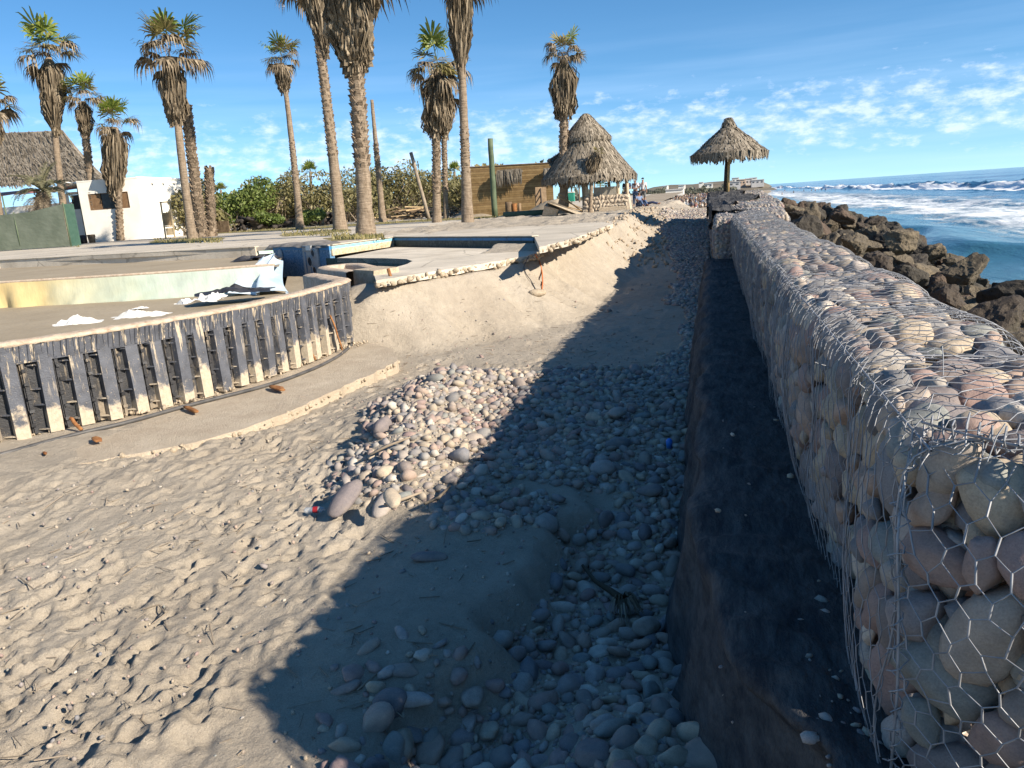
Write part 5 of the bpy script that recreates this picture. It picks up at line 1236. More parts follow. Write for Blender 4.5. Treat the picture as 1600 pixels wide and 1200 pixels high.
def palm(name, label, base, y=None, top=None, w0=14, w1=11, crown=None, crown_r=0, skirt=None, skirt_w=0, boots=None, seed=0, nfr=(5, 6, 9), bend=0., nsk=760, sprof=None, bootsize=None, z0=None, group='fan palms on the plaza', flare=1.35):
    B = aty(base[0], base[1], y); B[2] = ZP if z0 is None else z0; s = y/FPX*1.02
    T = aty(top[0], top[1], y); r = random.Random(seed)
    root = empty(name, B); tag(root, label, 'palm', group)
    k = np.linspace(0, 1, 40); path = B+(T-B)*k[:, None]; path[:, 0] += bend*s*np.sin(PI*k); path -= B
    rad = (w0+(w1-w0)*k)*s*.41*(1+(flare-1)*np.exp(-k*14))
    v, f = trunk_mesh(path, rad, seed=seed); link('trunk', mesh_data('trunk', v, f, MAT['bark']), root)
    if boots:
        for (f0, f1) in boots: q = boots_mesh(path, rad, f0, f1, .16 if w0*s < .6 else .2, bootsize or max(.09, w1*s*.3), seed).build('leaf_bases', MAT['bark'], root); q['kind'] = 'stuff'
    if skirt:
        a, b = aty(*skirt[0], y)-B, aty(*skirt[1], y)-B
        q = skirt_mesh(a, b, skirt_w*s*.42, int(nsk*1.5), seed+5, sprof).build('dead_leaf_skirt', MAT['dry'], root); q['kind'] = 'stuff'
    if crown:
        c = aty(*crown, y)-B; cr = crown_r*s/1.66
        ng, no, nd = nfr
        for i in range(ng+no+nd):
            kind = 'green' if i < ng else 'olive' if i < ng+no else 'dead'
            p = r.choice(PITCHES[:3]) if kind == 'green' else r.choice(PITCHES[1:5]) if kind == 'olive' else r.choice(PITCHES[3:])
            off = np.array([0, 0, -.25*cr*(0 if kind == 'green' else .5 if kind == 'olive' else r.uniform(.6, 1.6))])
            link('frond', FR[(kind, p, r.randrange(2))], root, c+off, (r.gauss(0, .1), r.gauss(0, .1), 2.399*i+r.gauss(0, .25)), cr*r.uniform(.8, 1.12))
    return root
palm('fan_palm', 'fan palm half cut off by the left edge of the picture', (6, 384), 46, (-22, 170), 14, 11, (-18, 150), 58, ((-18, 165), (-14, 230)), 46, seed=1)
palm('fan_palm', 'tall fan palm with a long brown beard rising behind the green fence', (105, 372), 52, (76, 90), 15, 11, (74, 72), 62, ((76, 92), (86, 192)), 52, seed=2, nfr=(6, 6, 11), bend=-4, sprof=[(0, .4), (.2, .8), (.42, 1.), (.6, .75), (.8, .38), (1, .25)])
palm('fan_palm', 'ragged fan palm with rough bark standing before the white hut door', (152, 376), 53, (128, 160), 15, 13, (130, 142), 44, ((130, 158), (134, 205)), 34, [(0, .38), (.5, .85)], seed=3, nfr=(5, 8, 8), nsk=260)
palm('fan_palm', 'short fan palm with a thick brown beard before the white hut window', (189, 377), 53, (180, 200), 12, 12, (177, 186), 46, ((178, 198), (180, 292)), 48, [(0, .5)], seed=4, nfr=(6, 6, 8), nsk=520)
palm('fan_palm', 'smooth-trunked tall fan palm right of the white hut', (301, 374), 43, (268, 90), 17, 13, (264, 66), 66, ((267, 88), (275, 178)), 48, seed=5, nfr=(5, 9, 13), bend=-3, sprof=[(0, .3), (.3, .6), (.6, 1.), (.85, .8), (1, .45)])
palm('bare_palm_trunk', 'thick rough headless palm trunk just behind the smooth-trunked palm', (315, 371), 45.5, (291, 165), 18, 15, boots=[(0, 1)], seed=6, bootsize=.26, group='headless palm trunks')
palm('bare_palm_trunk', 'short rough palm stump right of the smooth-trunked palm', (331, 369), 46.5, (327, 263), 16, 14, boots=[(0, 1)], seed=7, bootsize=.24, group='headless palm trunks')
palm('fan_palm', 'slim fan palm standing alone before the bushes', (469, 358), 53, (441, 100), 14, 8, (439, 84), 38, ((440, 98), (444, 140)), 30, [(.28, .55)], seed=8, nfr=(5, 7, 12), bend=2, nsk=300)
palm('fan_palm', 'leaning fan palm beside the thickest palm, its head above the frame', (532, 360), 43, (484, -40), 22, 13, (480, -40), 62, ((484, -30), (505, 70)), 40, [(.3, .85)], seed=9, bend=3, sprof=[(0, .9), (.3, 1.), (.6, .7), (1, .3)])
palm('fan_palm', 'thickest fan palm with a huge grey-brown beard, its head above the frame', (572, 367), 30.5, (541, -60), 29, 23, (540, -85), 110, ((541, -70), (553, 86)), 92, [(.26, .96)], seed=10, nsk=1500, bend=3, sprof=[(0, .95), (.35, 1.), (.6, .85), (.85, .6), (1, .35)], flare=1.45, bootsize=.19)
palm('bare_palm_trunk', 'thin bare trunk without a head before the low bushes', (598, 344), 62, (581, 156), 13, 6, boots=[(.45, .65)], seed=11, bootsize=.16, group='headless palm trunks')
palm('fan_palm', 'stout bearded fan palm in front of its thinner neighbour', (683, 349), 46, (681, 118), 15, 13, (682, 92), 55, ((683, 108), (684, 198)), 56, [(.2, .75)], seed=13, nfr=(5, 7, 10), nsk=560, sprof=[(0, .3), (.3, .65), (.6, 1.), (.8, .9), (1, .55)])
palm('fan_palm', 'thin fan palm tucked behind the stout bearded one', (696, 330), 58, (692, 135), 9, 9, (696, 128), 38, ((697, 138), (693, 205)), 40, [(.2, .8)], seed=14, nfr=(3, 5, 7), nsk=300)
palm('fan_palm', 'very tall fan palm with a slim pale trunk, its head above the frame', (731, 352), 37, (717, -30), 20, 10, (717, -50), 60, ((718, -40), (720, 92)), 42, [(.22, .42)], seed=15, nsk=520, sprof=[(0, .7), (.3, 1.), (.6, .9), (.8, .5), (1, .25)])
palm('fan_palm', 'upright bearded fan palm in front of the round thatched kiosk', (881, 337), 45, (881, 100), 16, 13, (882, 74), 36, ((881, 92), (881, 172)), 44, [(.22, .7)], seed=16, nfr=(1, 9, 13), nsk=460, sprof=[(0, .35), (.3, .85), (.45, .75), (.6, 1.), (.85, .85), (1, .6)])
palm('fan_palm', 'small dry palm with a yellow tuft against the kiosk roof', (922, 330), 43.6, (926, 238), 7, 6, (934, 236), 12, ((932, 238), (922, 276)), 26, None, seed=17, nfr=(0, 9, 3), nsk=260, sprof=[(0, .5), (.5, 1.), (1, .6)])
for i, (x, y, d, s, lab) in enumerate([(485, 268, 90, 10, 'small green palm top poking out above the middle bushes'), (710, 268, 95, 9, 'small palm top above the bushes right of the tall palms'), (345, 297, 80, 8, 'little palm top over the green bushes at left'), (270, 318, 75, 9, 'dark palm leaves just right of the white hut')]):
    palm('fan_palm', lab, (x, y+50), d, (x, y), 5, 5, (x, y), s*2, seed=30+i, nfr=(12, 3, 0), z0=ZP, group='small palms in the bushes')
# feather palm behind the green fence
def feather_palm():
    y = 47; B = aty(68, 384, y); B[2] = ZP; root = empty('date_palm', B); tag(root, 'dusty feather palm with arching fronds behind the green fence', 'palm')
    s = y/FPX; T = aty(67, 300, y)-B; k = np.linspace(0, 1, 14); path = T*k[:, None]
    v, f = trunk_mesh(path, np.interp(k, [0, .5, 1], [.5, .62, .42])); link('trunk', mesh_data('trunk', v, f, MAT['bark']), root); q = boots_mesh(path, np.full(14, .5), .2, 1, .16, .2, 3).build('leaf_bases', MAT['bark'], root); q['kind'] = 'stuff'
    r = np.random.default_rng(4); meshes = []
    for m, (p0, curve) in enumerate([(80, 55), (62, 75), (45, 95), (20, 95), (-5, 80)]):
        mb = MB(); n = 34; a = R(p0); p = np.array([0, 0, 0.]); L = 2.3
        pts = [p]
        for i in range(n): a_ = R(p0-curve*(i/n)**1.4); p = p+np.array([math.cos(a_), 0, math.sin(a_)])*L/n; pts.append(p)
        pts = np.array(pts); mb.tube(pts, np.linspace(.03, .008, len(pts)), 5)
        for i in range(4, n):
            t = pts[i]-pts[i-1]; t /= np.linalg.norm(t)
            for sg in (-1, 1):
                l = .5*math.sin(PI*(.15+.8*i/n))*r.uniform(.8, 1.15); d = t*.6+np.array([0, sg*.8, .25])+r.normal(0, .08, 3); d /= np.linalg.norm(d); e = pts[i]+d*l+np.array([0, 0, -.12*l]); w = t*.022
                mb.add([pts[i]-w, pts[i]+w, pts[i]+d*l*.5+w*.8, e, pts[i]+d*l*.5-w*.8], [(0, 1, 2, 3, 4)])
        meshes.append(mb.mesh('feather_leaf', MAT['date_leaf'] if m < 4 else MAT['dry']))
    rr = random.Random(6)
    for i in range(40):
        m = [0, 1, 2, 2, 3, 3, 4, 4][i % 8]; link('frond', meshes[m], root, T+np.array([0, 0, -.3 if m == 4 else 0]), (rr.gauss(0, .06), rr.gauss(0, .06), 2.4*i), rr.uniform(.9, 1.15)*(.85 if m == 4 else 1))
feather_palm()
# posts
def pole(name, base, top, y, w0, w1, mat, lab, cat='pole'):
    B = aty(*base, y); B[2] = ZP; T = aty(*top, y)-B; mb = MB(); k = np.linspace(0, 1, 8)
    mb.tube(T*k[:, None]+rng.normal(0, .01, (8, 3)), np.linspace(w0, w1, 8)*y/FPX/2, 10); tag(mb.build(name, mat, None, True, loc=B), lab, cat)
pole('leaning_pole', (670, 338), (642, 238), 60, 6, 5.5, MAT['greywood'], 'grey pole leaning left before the bushes')
pole('green_pole', (773, 333), (766, 216), 51.5, 9.5, 8, MAT['greenpole'], 'tall green painted pole standing upright before the plank wall')

# ------------------------------------------------------------------ bushes
def bush(name, label, c, R_, hgt, mat, seed, leaf=.26, n=2600, lobes=9, twiggy=False, group='bushes behind the plaza'):
    r = np.random.default_rng(seed); root = empty(name, (c[0], c[1], ZP)); tag(root, label, 'bush', group)
    L = [(r.uniform(-.75, .75)*R_, r.uniform(-.5, .5)*R_, hgt*r.uniform(.30, .74), r.uniform(.28, .46)*R_, hgt*r.uniform(.2, .32)) for _ in range(lobes)]
    V = []
    li = r.integers(0, lobes, n); d = r.normal(size=(n, 3)); d /= np.linalg.norm(d, axis=1)[:, None]; rad = r.uniform(.72, 1.06, n)
    Lb = np.array(L); ctr = Lb[li, :3]+d*np.stack([Lb[li, 3], Lb[li, 3], Lb[li, 4]], 1)*rad[:, None]
    ctr[:, 2] = np.maximum(ctr[:, 2], .05+.2*r.random(n))
    a = r.normal(size=(n, 3))+d*.5; a /= np.linalg.norm(a, axis=1)[:, None]; b = np.cross(a, r.normal(size=(n, 3))); b /= np.linalg.norm(b, axis=1)[:, None]; t = np.cross(a, b)
    sz = leaf*r.uniform(.45, 1.1, n)[:, None]
    v = np.stack([ctr-b*sz*.9, ctr+t*sz*.42, ctr+b*sz*.9, ctr-t*sz*.42], 1).reshape(-1, 3)
    link('foliage', mesh_data('foliage', v, np.arange(4*n).reshape(-1, 4), mat, False), root)
    mb = MB()
    for i in range(16 if not twiggy else 40):
        l = L[r.integers(lobes)]; e = np.array(l[:3])+r.normal(0, .25, 3)*R_*.4; e[2] = abs(e[2]); b0 = np.array([r.uniform(-.4, .4)*R_, r.uniform(-.3, .3)*R_, 0]); m = (b0+e)/2+r.normal(0, .2, 3)
        mb.tube([b0, m, e], [.06, .045, .02], 5)
    mb.build('stems', MAT['greywood'], root, True)
BU = [(293, 345, 58, 2.4, 4.6, 'o', 'dense olive bush right of the white hut'), (352, 340, 66, 3.2, 4.4, 'g', 'bright green bush behind the plank fence'), (385, 338, 70, 3.6, 5.4, 'g', 'tallest bright green bush left of the slim palm'), (425, 338, 72, 3.6, 5.2, 'o', 'brownish olive bush behind the log pile'),
      (455, 338, 76, 3.4, 5.9, 'o', 'olive bush directly behind the slim palm'), (497, 336, 74, 3.8, 6.0, 'o', 'big olive bush between the slim and the leaning palm'), (545, 334, 76, 3.6, 5.9, 'o', 'olive bush behind the thickest palm trunk'), (430, 346, 64, 1.6, 1.6, 'g', 'low lime-green bush at the foot of the slim palm'), (493, 345, 63, 1.5, 1.5, 'g', 'low yellow-green bush between the palm trunks'),
      (590, 332, 80, 3.8, 6.0, 'o', 'olive bush behind the thin bare trunk'), (625, 330, 80, 4.4, 6.2, 'o', 'tallest olive bush behind the stacked planks'), (660, 329, 82, 4., 5.4, 'o', 'olive bush behind the leaning grey pole'), (700, 326, 84, 3.8, 5., 'o', 'dry bush behind the stout bearded palm'), (745, 328, 66, 2.9, 4.2, 'o', 'grey-olive bush before the left end of the plank wall'),
      (775, 328, 63, 2.2, 2.8, 'o', 'pale dry bush by the green pole'), (570, 341, 68, 2.4, 3.4, 'o', 'twiggy bush right of the thickest palm'), (318, 350, 60, 1.8, 2.4, 'o', 'scrubby bush behind the rough palm stump')]
for i, (px, py, y, R_, h, k, lab) in enumerate(BU):
    p = aty(px, py, y); bush('bush', lab, p, R_, h, MAT['bush_green' if k == 'g' else 'bush_olive'], 60+i, .25, 2600, 10, k == 'o')
def far_scrub():
    r = np.random.default_rng(17); n = 16000; V = []
    px = r.uniform(230, 860, n); y = r.uniform(86, 130, n); D = np.array([ray(a, 330) for a in px]); P = D*(y/D[:, 1])[:, None]
    z = ZP+np.abs(r.normal(0, 1, n))*1.5+2.2*(fbm(P[:, 0]*.12, P[:, 1]*.12, 0, 3, 5)+.2); z = np.clip(z, ZP+.1, ZP+5.2)
    c = np.stack([P[:, 0], P[:, 1], z], 1); a = r.normal(size=(n, 3)); a /= np.linalg.norm(a, axis=1)[:, None]; b = np.cross(a, r.normal(size=(n, 3))); b /= np.linalg.norm(b, axis=1)[:, None]; s = r.uniform(.2, .5, n)[:, None]
    v = np.stack([c-a*s, c+b*s*.5, c+a*s, c-b*s*.5], 1).reshape(-1, 3)
    tag(link('scrub', mesh_data('scrub', v, np.arange(4*n).reshape(-1, 4), MAT['bush_olive'], False)), 'mass of far scrub closing the gaps between the bushes', 'scrub', kind='stuff')
far_scrub()
# dry grass tufts on the strips and under the palms
def grass():
    r = np.random.default_rng(9); V = []; 
    spots = [(520, 600, 368, 375, 600), (440, 548, 359, 369, 500), (240, 348, 372, 380, 500), (45, 125, 380, 386, 300), (300, 840, 0, 0, 900)]
    C_ = []
    for x0, x1, y0, y1, n in spots:
        for _ in range(n):
            px = r.uniform(x0, x1); py = r.uniform(y0, y1) if y0 else np.interp(px, [300, 470, 620, 850], [365, 357, 347, 335.5])+r.normal(0, 1)
            C_.append(atz(px, py, ZP))
    C_ = np.array(C_); n = len(C_); C_ = C_[(C_[:, 1] > 0) & (C_[:, 1] < 120)]; n = len(C_)
    d = r.normal(0, .05, (n, 3)); d[:, 2] = r.uniform(.05, .16, n); w = r.normal(0, .025, (n, 3)); w[:, 2] = 0
    v = np.stack([C_-w, C_+w, C_+d], 1).reshape(-1, 3)
    m = leaf_mat('dry_grass', (.14, .14, .04), (.24, .21, .08), (.33, .27, .13))
    tag(link('dry_grass', mesh_data('dry_grass', v, np.arange(3*n).reshape(-1, 3), m, False)), 'short dry grass on the strips between the paving', 'grass', kind='stuff')
grass()
# ------------------------------------------------------------------ thatch
def thatch_cone(ctr, z0, z1, r0, r1, n, seed, slen=.5, ell=(1, 1), rag=.12, wid=.05, a0=0, a1=2*PI, hang=.25, conc=0.):
    """layered straw on a cone from (r0,z0) eave to (r1,z1); returns MB"""
    r = np.random.default_rng(seed); mb = MB(); cx, cy = ctr; L = math.hypot(r0-r1, z1-z0)
    def P(a, t, off=0):
        rr = r0+(r1-r0)*t-conc*math.sin(PI*t); return np.array([cx+math.cos(a)*(rr+off)*ell[0], cy+math.sin(a)*(rr+off)*ell[1], z0+(z1-z0)*t+off*.5])
    an = np.linspace(a0, a1, 49); X = np.array([[P(a, t, -.06) for t in np.linspace(0, 1, 8)] for a in an]); mb.grid(X)
    for i in range(n):
        t = 1-math.sqrt(r.random())*1.0; t = min(max(t, 0), .98); a = r.uniform(a0, a1); l = slen*r.uniform(.6, 1.4)/L
        k = .05+.07*r.random()
        p0 = P(a, min(t+l*.6, 1.), .02); p1 = P(a+r.normal(0, .02), t, k); t2 = t-l*.5; p2 = P(a+r.normal(0, .03), t2, k*.8) if t2 > 0 else P(a+r.normal(0, .02), 0, k*.6)+np.array([0, 0, max(t2, -.4)*L*hang*2-rag*r.random()])
        s = np.array([-math.sin(a), math.cos(a), 0])*wid*r.uniform(.5, 1.2)
        mb.add([p0-s, p0+s, p1+s, p1-s, p2+s*.4, p2-s*.4], [(0, 1, 2, 3), (3, 2, 4, 5)])
    return mb

# ------------------------------------------------------------------ parasol on the far wall
def build_parasol():
    B = aty(1134, 303, 34); B[2] = 1.42; s = 34/FPX; root = empty('thatched_parasol', B); tag(root, 'thatched palm-leaf parasol on a wooden post at the end of the wall', 'parasol')
    top = aty(1141, 203, 34)-B; cx = (top[0], 0)
    mb = MB(); mb.tube([(-.03, 0, -.1), (.02, 0, .9), (.10, 0, 1.8)], .075, 8); mb.build('post', MAT['darklog'], root, True)
    mb = MB(); mb.tube([(.08, -.05, -.1), (.11, -.05, .8), (.14, -.02, 1.75)], .06, 8); mb.build('post', mottled('yellow_wood', (.34, .23, .10), (.48, .34, .16), 4, .8, .3), root, True)
    mb = thatch_cone((.13, 0), 1.50, 2.55, 1.48, .16, 2600, 3, .55, (1, 1), .22, .05, conc=.06); q = mb.build('thatch', MAT['thatch'], root); q['kind'] = 'stuff'
    mb = thatch_cone((.13, 0), 1.85, 2.62, 1.05, .1, 900, 5, .5, (1, 1), .15, .05); q = mb.build('thatch_layer', MAT['thatch'], root); q['kind'] = 'stuff'
    mb = thatch_cone((.12, 0), 2.42, 2.95, .26, .06, 240, 4, .3, (1, 1), .08, .04); q = mb.build('thatch_cap', MAT['thatch'], root); q['kind'] = 'stuff'
build_parasol()

# ------------------------------------------------------------------ round kiosk
def build_kiosk():
    y = 46; s = y/FPX; c = aty(938, 330, y); z = ZP; root = empty('thatched_kiosk', (c[0], c[1], z)); tag(root, 'round two-tier thatched kiosk on posts with a stone counter', 'kiosk')
    def X(px): return (aty(px, 300, y)-c)[0]
    def Z(py, px=930): return (aty(px, py, y)-c)[2]+(c[2]-z)
    ze = Z(276, 960)
    cx = X(921); mb = thatch_cone((cx, 0), ze, Z(214, 920), 2.72, .98, 4200, 8, .7, (1, 1), .22, .06, conc=.1); q = mb.build('lower_roof', MAT['thatch'], root); q['kind'] = 'stuff'
    mb = thatch_cone((cx-.03, 0), Z(218, 920), Z(177, 921), 1.36, .05, 1800, 9, .6, (1, 1), .12, .055); q = mb.build('upper_roof', MAT['thatch'], root); q['kind'] = 'stuff'
    mb = MB(); an = np.linspace(0, 2*PI, 33); mb.tube([(cx+1.12*math.cos(a), 1.12*math.sin(a), Z(216.5, 920)) for a in an], .05, 6, False); mb.build('tie_band', mottled('pale_rope', (.5, .44, .34), (.62, .55, .44), 5), root, True)
    # lean-to roof at the back left
    mb = MB(); A = [(X(845), 2.2, Z(249, 845)), (X(890), 2.0, Z(222, 890)), (X(892), 1.2, Z(255, 880)), (X(862), .8, Z(262, 862))]
    r = np.random.default_rng(3); A = np.array(A); mb.add(A, [(0, 1, 2, 3)])
    for i in range(700):
        u, v = r.random(2); p = (A[0]*(1-u)+A[1]*u)*(1-v)+(A[3]*(1-u)+A[2]*u)*v; d = (A[3]-A[0])*.22*r.uniform(.6, 1.4)+r.normal(0, .05, 3); w = r.normal(0, .05, 3); n_ = np.array([0, -.05, .06])*r.random()
        mb.add([p-w+n_, p+w+n_, p+d+n_], [(0, 1, 2)])
    q = mb.build('lean_to_roof', MAT['thatch'], root); q['kind'] = 'stuff'
    wd = mottled('pale_post', (.36, .29, .20), (.5, .42, .30), 4, .85, .4)
    for px, dy, w in ((921.5, -1.3, 5.5), (969.5, -1.2, 5), (981.5, -.6, 4.6), (905, 1.5, 5), (945, 2.0, 5), (975, 1.5, 5)):
        mb = MB(); mb.tube([(X(px), dy, 0), (X(px)+.02, dy, .9), (X(px), dy, ze+.1)], w*s/2, 8); mb.build('post', wd, root, True)
    mb = MB(); an = np.linspace(-PI*.95, .2, 24); mb.tube([(cx+2.35*math.cos(a), 2.35*math.sin(a), ze-.05) for a in an], .06, 6); mb.build('ring_beam', wd, root, True)
    mb = MB(); mb.tube([(X(868), .2, .1), (X(880), 0, Z(300)), (X(896), -.3, Z(273))], .14, 8); mb.build('brace', MAT['greywood'], root, True)
    # counter: rough stone base, smooth block above
    x0, x1 = X(919), X(985); zt = Z(305, 950); mm = mottled('counter_mortar', (.34, .28, .21), (.46, .39, .30), 6, .95, .6)
    mb = MB(); mb.add([(x0-.12, -1.6, 0), (x1+.12, -1.6, 0), (x1+.12, -.2, 0), (x0-.12, -.2, 0), (x0, -1.45, zt), (x1, -1.45, zt), (x1, -.3, zt), (x0, -.3, zt)], [(0, 1, 5, 4), (1, 2, 6, 5), (3, 0, 4, 7), (2, 3, 7, 6), (4, 5, 6, 7)]); cb = mb.build('stone_counter', mm, root)
    r = random.Random(4); SM = [mesh_data('counter_stone', *stone_verts(1, 700+i, .2), mottled('counter_stone%d' % i, (.33+.03*i, .27+.02*i, .2+.015*i), (.5, .42, .32), 5)) for i in range(3)]
    for j in range(4):
        for i in range(13):
            x = x0+(i+.5+.4*(j % 2)+r.uniform(-.15, .15))*(x1-x0)/13.4; zz = (j+.5)*zt/4; yy = -1.6+.15*zz/zt
            link('stone', SM[r.randrange(3)], cb, (x, yy-.01, zz), (r.uniform(-.2, .2), r.uniform(0, 6), r.uniform(-.2, .2)), (.21, .11, .15))
    mb = MB(); mb.box(((X(933)+X(967))/2, -1.0, (zt+Z(292, 950))/2), (X(967)-X(933), .7, Z(292, 950)-zt), 0, 0, 0, 0, .01); mb.build('counter_block', mottled('grey_plaster', (.25, .225, .18), (.34, .31, .25), 6), root)
    mb = MB(); mb.box((X(964), -1.95, .14), (X(986)-X(943), .5, .32), 0, .05, .02, 0, .03); o = mb.build('concrete_chunk', MAT['broken'], loc=(c[0], c[1], z)); tag(o, 'broken pale concrete footing lying before the stone counter', 'concrete')
    # palm thatch flap at left of the counter
    mb = thatch_cone((X(906), -1.5), ze-.25, ze+.75, .75, .15, 420, 11, .5, (1, .6), .2, .05); q = mb.build('roof_flap', MAT['thatch'], root); q['kind'] = 'stuff'
build_kiosk()

def plank_wall():
    y = 57; A = aty(735, 330, y); Bp = aty(866, 330, y); root = empty('plank_wall', (A[0], y, ZP)); tag(root, 'long brown wall of horizontal boards behind the bushes', 'wall')
    zl, zr = aty(735, 262, y)[2]-ZP, aty(866, 255, y)[2]-ZP; L = Bp[0]-A[0]; n = 22
    bm = [mottled('board%d' % i, c1, c2, 3, .85, .4, 24, .02, .1) for i, (c1, c2) in enumerate([((.20, .125, .05), (.30, .20, .09)), ((.25, .16, .07), (.36, .245, .115)), ((.17, .105, .045), (.27, .175, .08))])]
    for i in range(n):
        f0, f1 = i/n, (i+.93)/n; d = .02*rng.random(); mb = MB()
        v = [(0, -d, zl*f0), (L, -d, zr*f0), (L, -d, zr*f1), (0, -d, zl*f1)]; v += [(x, .06, z) for x, _, z in v]
        mb.add(v, [(0, 1, 2, 3), (3, 2, 6, 7), (4, 0, 3, 7), (1, 5, 6, 2), (0, 4, 5, 1)]); mb.build('board', bm[i % 3] if rng.random() < .7 else bm[rng.integers(3)], root)
    mb = MB(); mb.add([(0, .07, 0), (L, .07, 0), (L, .07, zr), (0, .07, zl)], [(0, 3, 2, 1)]); mb.build('backing', MAT['darklog'], root)
    mb = MB(); mb.tube([(0, 0, zl+.03), (L, 0, zr+.03)], .06, 5); mb.build('top_rail', MAT['brownlog'], root)
    for (px0, px1, py0, py1, lab) in ((776, 816, 268, 288, 'thatched awning fringe on the plank wall, left of two'), (850, 871, 265, 284, 'thatched awning fringe on the plank wall, beside the kiosk')):
        a = aty(px0, py0, y-.5); b = aty(px1, py1, y-.5); mb = MB(); w = b[0]-a[0]; h = a[2]-b[2]; r = np.random.default_rng(px0)
        mb.box((w/2, .3, -.1), (w, .5, .12))
        for i in range(320):
            x = r.uniform(0, w); yy = r.uniform(-.1, .3); l = h*r.uniform(.5, 1.15); q = r.normal(0, .05); z0 = -.05+.15*r.random()
            mb.add([(x-.05, yy, z0), (x+.05, yy, z0), (x+.04+q, yy-.08, z0-l*.6), (x-.04+q, yy-.08, z0-l*.6), (x+q, yy-.05, z0-l)], [(0, 1, 2, 3), (3, 2, 4)])
        o = mb.build('thatch_awning', MAT['thatch'], None, False, loc=a); tag(o, lab, 'awning', 'awnings on the plank wall'); 
    # open door frame and raking struts
    p = aty(846, 326, y-1.6); p[2] = ZP; rt = empty('broken_door', p, .9); tag(rt, 'dark door leaf with raking struts standing open before the plank wall', 'door')
    hh = aty(846, 292, y-1.6)[2]-ZP; mb = MB(); mb.box((0, 0, hh/2), (1.0, .08, hh)); mb.build('leaf', MAT['brownlog'], rt)
    for k, (x, zt) in enumerate(((-2.6, .5), (-2.3, .25), (-1.6, .1))): mb = MB(); mb.tube([(0, 0, hh*(.95-.25*k)), (x*.6, x*.75, .1+zt*.4)], .05, 5); mb.build('strut', MAT['darklog'], rt)
plank_wall()

